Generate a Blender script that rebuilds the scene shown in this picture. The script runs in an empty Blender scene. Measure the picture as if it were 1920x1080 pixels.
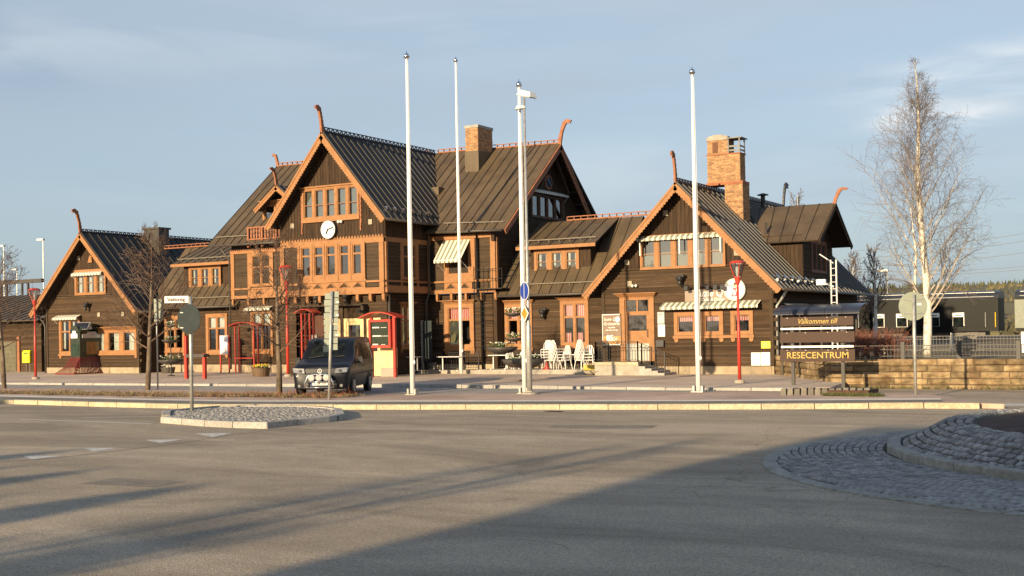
import bpy, math, random
from math import sin, cos, pi, radians, sqrt, atan2, hypot
from mathutils import Vector, Matrix, noise
random.seed(7)
R = random.Random(11)
S = bpy.context.scene
COL = S.collection

# ------------------------------------------------------------------ camera, world, sun, exposure
CF, CPITCH, CROLL, CCY, CAZ, CZ = 2272.0, 0.0096, -0.0192, 598.2, 0.5294, 2.42
cam_d = bpy.data.cameras.new('camera')
cam = bpy.data.objects.new('camera', cam_d)
COL.objects.link(cam)
cam_d.sensor_width = 36.0
cam_d.lens = CF / 1920 * 36.0
cam_d.shift_y = (CCY - 540) / 1920
cam_d.clip_start = 0.2
cam_d.clip_end = 9000
cam.matrix_world = (Matrix.Translation((0, 0, CZ)) @ Matrix.Rotation(CAZ, 4, 'Z') @
                    Matrix.Rotation(pi / 2 + CPITCH, 4, 'X') @ Matrix.Rotation(CROLL, 4, 'Z'))
S.camera = cam

SUN_EL, SUN_AZ = 12.0, 4.0     # degrees; light travels towards +Y, turned SUN_AZ towards +X
w = bpy.data.worlds.new('World')
S.world = w
w.use_nodes = True
nt = w.node_tree
for n in list(nt.nodes):
    nt.nodes.remove(n)
N, L = nt.nodes.new, nt.links.new
out = N('ShaderNodeOutputWorld')
bg = N('ShaderNodeBackground')
sky = N('ShaderNodeTexSky')
sky.sky_type = 'NISHITA'
sky.sun_disc = False
sky.sun_elevation = radians(SUN_EL + 5)
sky.sun_rotation = radians(180 + SUN_AZ)
sky.air_density = 1.0
sky.dust_density = 1.6
sky.ozone_density = 1.6
tc = N('ShaderNodeTexCoord')
mp = N('ShaderNodeMapping')
mp.inputs['Scale'].default_value = (1.6, 1.6, 9.0)
nz = N('ShaderNodeTexNoise')
nz.inputs['Scale'].default_value = 2.2
nz.inputs['Detail'].default_value = 6
nz.inputs['Roughness'].default_value = 0.55
nz.inputs['Distortion'].default_value = 0.4
rp = N('ShaderNodeValToRGB')
rp.color_ramp.elements[0].position = 0.42
rp.color_ramp.elements[0].color = (0.66, 0.66, 0.66, 1)
rp.color_ramp.elements[1].position = 0.80
rp.color_ramp.elements[1].color = (0.92, 0.92, 0.92, 1)
mx = N('ShaderNodeMixRGB')
vr = N('ShaderNodeValToRGB')          # thin high veil, paler with height in view, darkened overhead to cut skylight
vr.color_ramp.elements[0].position = 0.0
vr.color_ramp.elements[0].color = (0.44, 0.56, 0.70, 1)
vr.color_ramp.elements[1].position = 0.34
vr.color_ramp.elements[1].color = (0.62, 0.70, 0.78, 1)
ve = vr.color_ramp.elements.new(0.95)
ve.color = (0.17, 0.27, 0.47, 1)
ve = vr.color_ramp.elements.new(0.60)
ve.color = (0.33, 0.44, 0.60, 1)
sxyz = N('ShaderNodeSeparateXYZ')
L(tc.outputs['Generated'], sxyz.inputs[0])
L(sxyz.outputs['Z'], vr.inputs['Fac'])
vs = N('ShaderNodeVectorMath'); vs.operation = 'SCALE'; vs.inputs['Scale'].default_value = 5.0
L(vr.outputs['Color'], vs.inputs[0])
L(vs.outputs[0], mx.inputs[2])
L(tc.outputs['Generated'], mp.inputs['Vector'])
L(mp.outputs['Vector'], nz.inputs['Vector'])
L(nz.outputs['Fac'], rp.inputs['Fac'])
L(rp.outputs['Color'], mx.inputs[0])
L(sky.outputs['Color'], mx.inputs[1])
def cloud(px, py, wa, wb, strength, col, prev, rot=0.0, sc=9.0, seed=0.0):
    """one soft cloud in the direction the photograph shows it"""
    d = Vector(ray(px, py)).normalized(); r_ = d.cross(Vector((0, 0, 1))).normalized(); u_ = r_.cross(d)
    r2 = r_ * cos(rot) + u_ * sin(rot); u2 = -r_ * sin(rot) + u_ * cos(rot)
    def dot(v):
        n = N('ShaderNodeVectorMath'); n.operation = 'DOT_PRODUCT'; n.inputs[1].default_value = v; L(tc.outputs['Generated'], n.inputs[0]); return n.outputs['Value']
    def m(op, a, b=None):
        n = N('ShaderNodeMath'); n.operation = op
        for i, q in enumerate((a, b)):
            if q is None: continue
            if isinstance(q, (int, float)): n.inputs[i].default_value = q
            else: L(q, n.inputs[i])
        return n.outputs[0]
    e = m('ADD', m('POWER', m('ABSOLUTE', m('DIVIDE', dot(r2), wa)), 2.0), m('POWER', m('ABSOLUTE', m('DIVIDE', dot(u2), wb)), 2.0))
    gs = m('EXPONENT', m('MULTIPLY', e, -1.0))
    mp_ = N('ShaderNodeMapping'); mp_.inputs['Scale'].default_value = (sc, sc, sc * 4.5); mp_.inputs['Location'].default_value = (seed, 0, seed); mp_.inputs['Rotation'].default_value = (0.0, 0.12, 0)
    L(tc.outputs['Generated'], mp_.inputs['Vector'])
    nn = N('ShaderNodeTexNoise'); nn.inputs['Scale'].default_value = 1.0; nn.inputs['Detail'].default_value = 7; nn.inputs['Distortion'].default_value = 0.7; L(mp_.outputs['Vector'], nn.inputs['Vector'])
    mr = N('ShaderNodeMapRange'); mr.inputs['From Min'].default_value = 0.38; mr.inputs['From Max'].default_value = 0.66; L(nn.outputs['Fac'], mr.inputs['Value'])
    front = m('GREATER_THAN', dot(d), 0.0)
    f = m('MULTIPLY', m('MULTIPLY', m('MULTIPLY', gs, mr.outputs['Result']), front), strength)
    q = N('ShaderNodeMixRGB'); q.inputs[2].default_value = (*col, 1); L(f, q.inputs[0]); L(prev, q.inputs[1]); return q.outputs['Color']
def ray(px, py):
    c, s = cos(CAZ), sin(CAZ); cp, sp = cos(CPITCH), sin(CPITCH); cr, sr = cos(CROLL), sin(CROLL)
    a = px - 960; b = py - CCY
    u = (a * cr + b * sr) / CF; v = (-a * sr + b * cr) / CF
    zd = cp + v * sp; z = sp - v * cp
    return (u * c - zd * s, u * s + zd * c, z)
sc_ = mx.outputs['Color']
PALEC = (5.3, 5.5, 5.6); DARKC = (1.75, 2.35, 3.3)
sc_ = cloud(1770, 215, 0.050, 0.0105, 1.0, PALEC, sc_, 0.0, 12, 1.3)
sc_ = cloud(1690, 222, 0.022, 0.009, 0.95, PALEC, sc_, 0.1, 14, 4.1)
sc_ = cloud(1830, 122, 0.085, 0.014, 0.8, PALEC, sc_, 0.12, 9, 2.2)
sc_ = cloud(1900, 165, 0.05, 0.007, 0.5, PALEC, sc_, 0.05, 12, 7.7)
sc_ = cloud(30, 100, 0.07, 0.020, 0.95, DARKC, sc_, -0.08, 6, 0.4)
sc_ = cloud(-120, 60, 0.11, 0.04, 0.5, DARKC, sc_, -0.05, 6, 3.0)
sc_ = cloud(500, 60, 0.30, 0.03, 0.25, PALEC, sc_, 0.04, 4, 5.5)
sc_ = cloud(1200, 330, 0.35, 0.03, 0.22, PALEC, sc_, 0.02, 4, 9.5)
L(sc_, bg.inputs['Color'])
bg.inputs['Strength'].default_value = 0.103
L(bg.outputs['Background'], out.inputs['Surface'])

sun_d = bpy.data.lights.new('sun', 'SUN')
sun_d.energy = 5.0
sun_d.angle = radians(0.55)
sun_d.color = (1.0, 0.77, 0.47)
sun = bpy.data.objects.new('sun', sun_d)
COL.objects.link(sun)
sdir = Vector((sin(radians(SUN_AZ)) * cos(radians(SUN_EL)), cos(radians(SUN_AZ)) * cos(radians(SUN_EL)), -sin(radians(SUN_EL))))
sun.rotation_euler = sdir.to_track_quat('-Z', 'Y').to_euler()
sun.location = (-20, -60, 40)
S.view_settings.view_transform = 'Standard'
S.view_settings.look = 'None'
S.view_settings.exposure = 0.72
S.view_settings.gamma = 1.0
S.view_settings.use_curve_mapping = False

# ------------------------------------------------------------------ measuring: photograph pixel -> point on a known plane of the place
def ray(px, py):
    c, s = cos(CAZ), sin(CAZ); cp, sp = cos(CPITCH), sin(CPITCH); cr, sr = cos(CROLL), sin(CROLL)
    a = px - 960; b = py - CCY
    u = (a * cr + b * sr) / CF; v = (-a * sr + b * cr) / CF
    zd = cp + v * sp; z = sp - v * cp
    return (u * c - zd * s, u * s + zd * c, z)
def hit(px, py, X=None, Y=None, Z=None):
    d = ray(px, py)
    t = X / d[0] if X is not None else (Y / d[1] if Y is not None else (Z - CZ) / d[2])
    return Vector((d[0] * t, d[1] * t, CZ + d[2] * t))
def height_at(x, y, py):
    """height of the point above (x, y) that the photograph shows at row py"""
    lo, hi = -5.0, 60.0
    c, s = cos(CAZ), sin(CAZ); cp, sp = cos(CPITCH), sin(CPITCH); cr, sr = cos(CROLL), sin(CROLL)
    for _ in range(50):
        m = (lo + hi) / 2; Z = m - CZ
        xr = x * c + y * s; zd = -x * s + y * c
        z2 = zd * cp + Z * sp; y2 = -zd * sp + Z * cp
        yy = CCY + (CF * xr / z2) * sr - CF * y2 / z2 * cr
        if yy > py: lo = m
        else: hi = m
    return lo

# ------------------------------------------------------------------ objects
class MB:
    """collects polygons, then links them as one mesh object"""
    def __init__(self):
        self.v = []; self.f = []; self.m = []; self.mi = 0
    def poly(self, pts):
        n = len(self.v); self.v += [tuple(p) for p in pts]
        self.f.append(tuple(range(n, n + len(pts)))); self.m.append(self.mi)
    def raw(self, vs, fs):
        n = len(self.v); self.v += [tuple(p) for p in vs]
        for f in fs:
            self.f.append(tuple(i + n for i in f)); self.m.append(self.mi)
    def hexa(self, p):
        self.raw(p, [(0, 3, 2, 1), (4, 5, 6, 7), (0, 1, 5, 4), (1, 2, 6, 5), (2, 3, 7, 6), (3, 0, 4, 7)])
    def box(self, x0, x1, y0, y1, z0, z1):
        self.hexa([(x0, y0, z0), (x1, y0, z0), (x1, y1, z0), (x0, y1, z0), (x0, y0, z1), (x1, y0, z1), (x1, y1, z1), (x0, y1, z1)])
    def bar(self, a, b, w, h=None, up=(0, 0, 1)):
        a = Vector(a); b = Vector(b); h = h or w
        d = (b - a).normalized(); up = Vector(up)
        if abs(d.dot(up)) > 0.97: up = Vector((0, 1, 0))
        s = d.cross(up).normalized() * w / 2; t = s.cross(d).normalized() * h / 2
        self.hexa([a - s - t, a + s - t, a + s + t, a - s + t, b - s - t, b + s - t, b + s + t, b - s + t])
    def tube(self, pts, rs, n=8, cap=True):
        pts = [Vector(p) for p in pts]
        if not hasattr(rs, '__len__'): rs = [rs] * len(pts)
        base = len(self.v); pn = None
        for i, p in enumerate(pts):
            d = (pts[min(i + 1, len(pts) - 1)] - pts[max(i - 1, 0)])
            d = d.normalized() if d.length > 1e-9 else Vector((0, 0, 1))
            if pn is None:
                pn = d.orthogonal().normalized()
            else:
                pn = (pn - d * pn.dot(d)); pn = pn.normalized() if pn.length > 1e-6 else d.orthogonal().normalized()
            q = d.cross(pn)
            for k in range(n):
                an = 2 * pi * k / n
                self.v.append(tuple(p + (pn * cos(an) + q * sin(an)) * rs[i]))
        for i in range(len(pts) - 1):
            for k in range(n):
                a = base + i * n + k; b = base + i * n + (k + 1) % n
                self.f.append((a, b, b + n, a + n)); self.m.append(self.mi)
        if cap:
            self.f.append(tuple(base + k for k in reversed(range(n)))); self.m.append(self.mi)
            self.f.append(tuple(base + (len(pts) - 1) * n + k for k in range(n))); self.m.append(self.mi)
    def lathe(self, c, prof, n=16):
        c = Vector(c); base = len(self.v)
        for (r, z) in prof:
            for k in range(n):
                an = 2 * pi * k / n
                self.v.append((c.x + r * cos(an), c.y + r * sin(an), c.z + z))
        for i in range(len(prof) - 1):
            for k in range(n):
                a = base + i * n + k; b = base + i * n + (k + 1) % n
                self.f.append((a, b, b + n, a + n)); self.m.append(self.mi)
        self.f.append(tuple(base + k for k in reversed(range(n)))); self.m.append(self.mi)
        self.f.append(tuple(base + (len(prof) - 1) * n + k for k in range(n))); self.m.append(self.mi)
    def prism(self, outline, off):
        """closed outline (list of points) pushed along off"""
        o = Vector(off); n = len(outline); a = [Vector(p) for p in outline]
        base = len(self.v); self.v += [tuple(p) for p in a] + [tuple(p + o) for p in a]
        self.f.append(tuple(base + i for i in range(n))); self.m.append(self.mi)
        self.f.append(tuple(base + n + i for i in reversed(range(n)))); self.m.append(self.mi)
        for i in range(n):
            j = (i + 1) % n
            self.f.append((base + i, base + n + i, base + n + j, base + j)); self.m.append(self.mi)
    def build(self, name, mat, parent=None, smooth=False, local=False, **tags):
        me = bpy.data.meshes.new(name)
        if parent is not None and not local:
            o = wloc(parent); vs = [(a - o.x, b - o.y, c - o.z) for a, b, c in self.v]
        else:
            vs = self.v
        me.from_pydata(vs, [], self.f)
        mats = mat if isinstance(mat, (list, tuple)) else [mat]
        for m in mats: me.materials.append(m)
        if len(mats) > 1: me.polygons.foreach_set('material_index', self.m)
        if smooth: me.polygons.foreach_set('use_smooth', [True] * len(self.f))
        me.update()
        ob = bpy.data.objects.new(name, me)
        COL.objects.link(ob)
        if parent is not None: ob.parent = parent
        for k, v in tags.items(): ob[k] = v
        return ob
def wloc(o):
    v = Vector((0, 0, 0))
    while o is not None:
        v = v + Vector(o.location); o = o.parent
    return v
def thing(name, loc, label, cat, group=None, rz=0.0):
    o = bpy.data.objects.new(name, None)
    COL.objects.link(o)
    o.empty_display_size = 0.3
    o.location = loc; o.rotation_euler = (0, 0, rz)
    o['label'] = label; o['category'] = cat
    if group: o['group'] = group
    return o
def copy_thing(src, loc, rz=None, label=None, group=None, scale=None):
    r = src.copy(); COL.objects.link(r); r.location = loc
    if rz is not None: r.rotation_euler = (0, 0, rz)
    if scale: r.scale = (scale,) * 3
    if label: r['label'] = label
    if group: r['group'] = group
    for ch in list(src.children):
        c = ch.copy(); COL.objects.link(c); c.parent = r
        for g in list(ch.children):
            d = g.copy(); COL.objects.link(d); d.parent = c
    return r
def smooth_by_angle(ob, deg=35):
    me = ob.data
    me.polygons.foreach_set('use_smooth', [True] * len(me.polygons))
    try: me.set_sharp_from_angle(angle=radians(deg))
    except Exception: pass

# ------------------------------------------------------------------ materials
def mat(name, base, rough=0.7, metal=0.0, var=0.12, scale=3.0, bump=0.0, bscale=None, rnd=0.0, island=0.0, col2=None, stretch=(1, 1, 1), spec=0.5, coat=0.0, dirt=None):
    m = bpy.data.materials.new(name); m.use_nodes = True
    t = m.node_tree; b = t.nodes['Principled BSDF']; Nn = t.nodes.new; Ln = t.links.new
    b.inputs['Roughness'].default_value = rough; b.inputs['Metallic'].default_value = metal
    b.inputs['Specular IOR Level'].default_value = spec
    if coat: b.inputs['Coat Weight'].default_value = coat; b.inputs['Coat Roughness'].default_value = 0.05
    tcn = Nn('ShaderNodeTexCoord'); mpn = Nn('ShaderNodeMapping'); mpn.inputs['Scale'].default_value = stretch
    Ln(tcn.outputs['Object'], mpn.inputs['Vector'])
    n1 = Nn('ShaderNodeTexNoise'); n1.inputs['Scale'].default_value = scale; n1.inputs['Detail'].default_value = 7; n1.inputs['Roughness'].default_value = 0.6
    Ln(mpn.outputs['Vector'], n1.inputs['Vector'])
    c2 = col2 if col2 else tuple(min(1, c * (1 - 2.2 * var)) for c in base)
    c1 = tuple(min(1, c * (1 + var)) for c in base)
    r = Nn('ShaderNodeValToRGB'); r.color_ramp.elements[0].position = 0.32; r.color_ramp.elements[1].position = 0.68
    r.color_ramp.elements[0].color = (*c2, 1); r.color_ramp.elements[1].color = (*c1, 1)
    Ln(n1.outputs['Fac'], r.inputs['Fac'])
    last = r.outputs['Color']
    if dirt:
        n3 = Nn('ShaderNodeTexNoise'); n3.inputs['Scale'].default_value = dirt[1]; n3.inputs['Detail'].default_value = 8; n3.inputs['Roughness'].default_value = 0.7
        Ln(tcn.outputs['Object'], n3.inputs['Vector'])
        r3 = Nn('ShaderNodeValToRGB'); r3.color_ramp.elements[0].position = 0.48; r3.color_ramp.elements[1].position = 0.72
        r3.color_ramp.elements[0].color = (0, 0, 0, 1); r3.color_ramp.elements[1].color = (dirt[2],) * 3 + (1,)
        Ln(n3.outputs['Fac'], r3.inputs['Fac'])
        mm = Nn('ShaderNodeMixRGB'); mm.inputs[2].default_value = (*dirt[0], 1)
        Ln(r3.outputs['Color'], mm.inputs[0]); Ln(last, mm.inputs[1]); last = mm.outputs['Color']
    if rnd or island:
        hs = Nn('ShaderNodeHueSaturation'); mr = Nn('ShaderNodeMapRange')
        amt = rnd or island
        mr.inputs['To Min'].default_value = 1 - amt; mr.inputs['To Max'].default_value = 1 + amt
        if rnd:
            oi = Nn('ShaderNodeObjectInfo'); Ln(oi.outputs['Random'], mr.inputs['Value'])
        else:
            ge = Nn('ShaderNodeNewGeometry'); Ln(ge.outputs['Random Per Island'], mr.inputs['Value'])
        Ln(mr.outputs['Result'], hs.inputs['Value']); Ln(last, hs.inputs['Color']); last = hs.outputs['Color']
    Ln(last, b.inputs['Base Color'])
    if bump:
        n2 = Nn('ShaderNodeTexNoise'); n2.inputs['Scale'].default_value = bscale or scale * 6; n2.inputs['Detail'].default_value = 6
        Ln(mpn.outputs['Vector'], n2.inputs['Vector'])
        bp = Nn('ShaderNodeBump'); bp.inputs['Strength'].default_value = bump; bp.inputs['Distance'].default_value = 0.02
        Ln(n2.outputs['Fac'], bp.inputs['Height']); Ln(bp.outputs['Normal'], b.inputs['Normal'])
    return m
def glass_mat(name, tint=(0.75, 0.8, 0.8), fres=0.35):
    m = bpy.data.materials.new(name); m.use_nodes = True
    t = m.node_tree; t.nodes.remove(t.nodes['Principled BSDF']); Nn = t.nodes.new; Ln = t.links.new
    o = t.nodes['Material Output']; mix = Nn('ShaderNodeMixShader'); tr = Nn('ShaderNodeBsdfTransparent'); gl = Nn('ShaderNodeBsdfGlossy')
    tr.inputs['Color'].default_value = (*tint, 1); gl.inputs['Roughness'].default_value = 0.03
    gl.inputs['Color'].default_value = (0.95, 0.97, 1, 1)
    lw = Nn('ShaderNodeLayerWeight'); lw.inputs['Blend'].default_value = 0.25
    ad = Nn('ShaderNodeMath'); ad.operation = 'ADD'; ad.use_clamp = True; ad.inputs[1].default_value = fres
    nz_ = Nn('ShaderNodeTexNoise'); nz_.inputs['Scale'].default_value = 1.2
    bp = Nn('ShaderNodeBump'); bp.inputs['Strength'].default_value = 0.03; bp.inputs['Distance'].default_value = 0.1
    tcn = Nn('ShaderNodeTexCoord'); Ln(tcn.outputs['Object'], nz_.inputs['Vector']); Ln(nz_.outputs['Fac'], bp.inputs['Height'])
    Ln(bp.outputs['Normal'], gl.inputs['Normal'])
    Ln(lw.outputs['Fresnel'], ad.inputs[0]); Ln(ad.outputs[0], mix.inputs[0]); Ln(tr.outputs[0], mix.inputs[1]); Ln(gl.outputs[0], mix.inputs[2])
    Ln(mix.outputs[0], o.inputs['Surface'])
    return m
def stripe_mat(name, ca, cb, period, axis='X', duty=0.5):
    m = mat(name, ca, rough=0.85, var=0.05)
    t = m.node_tree; b = t.nodes['Principled BSDF']; Nn = t.nodes.new; Ln = t.links.new
    tcn = Nn('ShaderNodeTexCoord'); sx = Nn('ShaderNodeSeparateXYZ'); Ln(tcn.outputs['Object'], sx.inputs[0])
    a = Nn('ShaderNodeMath'); a.operation = 'DIVIDE'; a.inputs[1].default_value = period; Ln(sx.outputs[axis], a.inputs[0])
    f = Nn('ShaderNodeMath'); f.operation = 'FRACT'; Ln(a.outputs[0], f.inputs[0])
    g = Nn('ShaderNodeMath'); g.operation = 'GREATER_THAN'; g.inputs[1].default_value = duty; Ln(f.outputs[0], g.inputs[0])
    mxn = Nn('ShaderNodeMixRGB'); mxn.inputs[1].default_value = (*ca, 1); mxn.inputs[2].default_value = (*cb, 1)
    Ln(g.outputs[0], mxn.inputs[0]); Ln(mxn.outputs[0], b.inputs['Base Color'])
    return m
def brick_mat(name, c1, c2, mortar, bw, bh, msize=0.012, off=0.5, rough=0.85, var=0.5):
    m = mat(name, c1, rough=rough)
    t = m.node_tree; b = t.nodes['Principled BSDF']; Nn = t.nodes.new; Ln = t.links.new
    tcn = Nn('ShaderNodeTexCoord'); br = Nn('ShaderNodeTexBrick'); Ln(tcn.outputs['Object'], br.inputs['Vector'])
    br.inputs['Color1'].default_value = (*c1, 1); br.inputs['Color2'].default_value = (*c2, 1); br.inputs['Mortar'].default_value = (*mortar, 1)
    br.inputs['Scale'].default_value = 1.0; br.inputs['Brick Width'].default_value = bw; br.inputs['Row Height'].default_value = bh
    br.inputs['Mortar Size'].default_value = msize; br.offset = off
    nn = Nn('ShaderNodeTexNoise'); nn.inputs['Scale'].default_value = 0.35; nn.inputs['Detail'].default_value = 8
    Ln(tcn.outputs['Object'], nn.inputs['Vector'])
    mr = Nn('ShaderNodeMapRange'); mr.inputs['From Min'].default_value = 0.3; mr.inputs['From Max'].default_value = 0.7
    mr.inputs['To Min'].default_value = 1 - var / 2; mr.inputs['To Max'].default_value = 1 + var / 2
    Ln(nn.outputs['Fac'], mr.inputs['Value'])
    hs = Nn('ShaderNodeHueSaturation'); Ln(br.outputs['Color'], hs.inputs['Color']); Ln(mr.outputs['Result'], hs.inputs['Value'])
    Ln(hs.outputs['Color'], b.inputs['Base Color'])
    return m
def asphalt_mat():
    m = mat('asphalt', (0.115, 0.105, 0.095), rough=0.9)
    t = m.node_tree; b = t.nodes['Principled BSDF']; Nn = t.nodes.new; Ln = t.links.new
    tcn = Nn('ShaderNodeTexCoord')
    def nz_(s, d, st=(1, 1, 1), dist=0.0):
        mp_ = Nn('ShaderNodeMapping'); mp_.inputs['Scale'].default_value = st; Ln(tcn.outputs['Object'], mp_.inputs['Vector'])
        n_ = Nn('ShaderNodeTexNoise'); n_.inputs['Scale'].default_value = s; n_.inputs['Detail'].default_value = d; n_.inputs['Roughness'].default_value = 0.65; n_.inputs['Distortion'].default_value = dist
        Ln(mp_.outputs['Vector'], n_.inputs['Vector']); return n_.outputs['Fac']
    def mapr(x, a, b_, c, d):
        q = Nn('ShaderNodeMapRange'); q.inputs['From Min'].default_value = a; q.inputs['From Max'].default_value = b_; q.inputs['To Min'].default_value = c; q.inputs['To Max'].default_value = d
        Ln(x, q.inputs['Value']); return q.outputs['Result']
    def mul(x, y):
        q = Nn('ShaderNodeMath'); q.operation = 'MULTIPLY'; Ln(x, q.inputs[0]); Ln(y, q.inputs[1]); return q.outputs[0]
    big = mapr(nz_(0.22, 6, (0.6, 1.6, 1), 0.8), 0.38, 0.62, 0.74, 1.16)
    mid = mapr(nz_(1.7, 6), 0.3, 0.7, 0.90, 1.08)
    grit = mul(mapr(nz_(70, 2), 0.35, 0.65, 0.50, 1.50), mapr(nz_(19, 3), 0.35, 0.65, 0.80, 1.20))
    val = mul(mul(big, mid), grit)
    # fine cracks and oily specks
    vo = Nn('ShaderNodeTexVoronoi'); vo.feature = 'DISTANCE_TO_EDGE'; vo.inputs['Scale'].default_value = 0.085
    wob = Nn('ShaderNodeTexNoise'); wob.inputs['Scale'].default_value = 1.1; wob.inputs['Detail'].default_value = 6
    Ln(tcn.outputs['Object'], wob.inputs['Vector'])
    vm = Nn('ShaderNodeVectorMath'); vm.operation = 'MULTIPLY_ADD'; vm.inputs[1].default_value = (1.6, 1.6, 0); Ln(wob.outputs['Color'], vm.inputs[0]); Ln(tcn.outputs['Object'], vm.inputs[2])
    Ln(vm.outputs[0], vo.inputs['Vector'])
    crack = mapr(vo.outputs['Distance'], 0.0, 0.0016, 0.62, 1.0)
    sp = mapr(nz_(7.5, 3), 0.70, 0.74, 1.0, 0.45)
    val = mul(mul(val, crack), sp)
    hs = Nn('ShaderNodeHueSaturation'); hs.inputs['Color'].default_value = (0.385, 0.318, 0.236, 1); Ln(val, hs.inputs['Value'])
    Ln(hs.outputs['Color'], b.inputs['Base Color'])
    bp = Nn('ShaderNodeBump'); bp.inputs['Strength'].default_value = 1.0; bp.inputs['Distance'].default_value = 0.012
    Ln(nz_(42, 3), bp.inputs['Height']); Ln(bp.outputs['Normal'], b.inputs['Normal'])
    b.inputs['Specular IOR Level'].default_value = 0.25
    return m

WOOD = mat('tarred_wood', (0.058, 0.036, 0.021), rough=0.85, var=0.11, scale=1.2, stretch=(1, 1, 6), bump=0.12, bscale=14, rnd=0.30, spec=0.2)
WOODV = mat('tarred_boards', (0.052, 0.031, 0.018), rough=0.8, var=0.25, scale=2.2, stretch=(7, 7, 0.6), bump=0.25, bscale=14, rnd=0.18, spec=0.25)
WOODP = mat('panel_wood', (0.056, 0.037, 0.022), rough=0.8, var=0.12, scale=1.2, stretch=(1, 1, 6), bump=0.12, island=0.2, spec=0.25)
LIT_EDGE = mat('lit_board_edge', (0.17, 0.125, 0.080), rough=0.9, var=0.25, scale=1.5, spec=0.2)  # pale strips stand in for light caught along the board edges
SOFFIT = mat('soffit_wood', (0.040, 0.026, 0.016), rough=0.9, var=0.2)
TRIM = mat('orange_paint', (0.325, 0.160, 0.068), rough=0.65, var=0.10, scale=4, dirt=((0.30, 0.12, 0.05), 2.0, 0.5), spec=0.3)
TRIMD = mat('faded_orange_paint', (0.30, 0.125, 0.065), rough=0.7, var=0.12, scale=4, spec=0.3)
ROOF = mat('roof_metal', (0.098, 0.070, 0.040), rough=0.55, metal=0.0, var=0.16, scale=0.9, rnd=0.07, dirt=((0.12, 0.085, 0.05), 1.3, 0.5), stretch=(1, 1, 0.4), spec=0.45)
ROOF_SHADED = mat('shaded_roof_metal', (0.034, 0.029, 0.025), rough=0.55, metal=0.0, var=0.15, scale=1.2, rnd=0.06, stretch=(1, 1, 0.4), spec=0.3)  # roof metal with shade put into its colour, for side-facing slopes
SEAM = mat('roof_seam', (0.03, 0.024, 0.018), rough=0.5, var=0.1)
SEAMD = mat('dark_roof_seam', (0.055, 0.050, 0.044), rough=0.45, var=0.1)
GLASS = glass_mat('window_glass', fres=0.16)
GLASSU = glass_mat('upper_window_glass', fres=0.20)
INSIDE = mat('room_inside', (0.035, 0.030, 0.026), rough=0.9)
CURTAIN = mat('white_curtain', (0.72, 0.70, 0.62), rough=0.9, var=0.12, scale=9, stretch=(3, 3, 0.3))
CURTAINB = mat('pale_blind', (0.20, 0.195, 0.165), rough=0.9, var=0.05)
CURTAINR = stripe_mat('red_check_curtain', (0.62, 0.08, 0.07), (0.75, 0.55, 0.50), 0.11)
AWN = stripe_mat('awning_cloth', (0.70, 0.66, 0.54), (0.24, 0.25, 0.20), 0.27)
AWNS = stripe_mat('awning_cloth_side', (0.75, 0.70, 0.56), (0.34, 0.35, 0.33), 0.22, axis='Y')
BRICK = mat('chimney_brick', (0.40, 0.215, 0.10), rough=0.85, var=0.2, scale=9, island=0.32)
MORTAR = mat('mortar', (0.30, 0.26, 0.21), rough=0.95)
CONC = mat('concrete', (0.36, 0.33, 0.28), rough=0.9, var=0.12, scale=2.5, bump=0.2, dirt=((0.22, 0.18, 0.12), 1.6, 0.6))
PLINTH = mat('plinth_stone', (0.36, 0.29, 0.20), rough=0.9, var=0.2, scale=2.0, bump=0.3, rnd=0.2, dirt=((0.2, 0.14, 0.08), 2.0, 0.6))
STONE = mat('sandstone', (0.265, 0.195, 0.110), rough=0.95, var=0.30, scale=2.6, bump=1.0, bscale=9, rnd=0.38, dirt=((0.13, 0.07, 0.035), 1.6, 0.9), spec=0.2)
JOINT = mat('wall_joint', (0.13, 0.10, 0.07), rough=0.95, var=0.2)
KERB = mat('granite_kerb', (0.50, 0.43, 0.30), rough=0.85, var=0.16, scale=14, bump=0.35, rnd=0.12, dirt=((0.33, 0.24, 0.13), 2.2, 0.6))
KERBG = mat('grey_granite_kerb', (0.40, 0.38, 0.35), rough=0.85, var=0.14, scale=14, bump=0.3, rnd=0.12, dirt=((0.22, 0.19, 0.15), 2.4, 0.5))
ASPH = asphalt_mat()
ASPH2 = mat('path_asphalt', (0.20, 0.175, 0.145), rough=0.9, var=0.14, scale=1.2, bump=0.3, bscale=60)
LANE = mat('lane_asphalt', (0.36, 0.33, 0.29), rough=0.9, var=0.10, scale=0.7, bump=0.3, bscale=60, dirt=((0.17, 0.15, 0.13), 0.8, 0.5))
PAVE = brick_mat('pink_paving', (0.52, 0.37, 0.29), (0.44, 0.31, 0.245), (0.34, 0.27, 0.21), 0.42, 0.21, 0.012)
PLAZA = brick_mat('plaza_paving', (0.60, 0.475, 0.36), (0.53, 0.41, 0.31), (0.40, 0.32, 0.25), 0.6, 0.3, 0.014, var=0.35)
COBBLE = mat('cobble', (0.33, 0.325, 0.315), rough=0.8, var=0.2, scale=8, bump=0.4, rnd=0.22, dirt=((0.20, 0.175, 0.14), 1.1, 0.5))
COBBLEI = mat('cobble_mass', (0.30, 0.295, 0.285), rough=0.8, var=0.2, scale=8, bump=0.4, island=0.3, dirt=((0.16, 0.13, 0.10), 1.1, 0.5))
BED = mat('cobble_bedding', (0.06, 0.056, 0.045), rough=0.95, var=0.3, scale=6, dirt=((0.06, 0.075, 0.035), 1.6, 0.7))
SOIL = mat('red_soil', (0.085, 0.045, 0.032), rough=0.98, var=0.3, scale=4, bump=0.8, bscale=30)
GRAVEL = mat('gravel', (0.28, 0.24, 0.19), rough=0.95, var=0.3, scale=25, bump=0.8, bscale=60)
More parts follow.
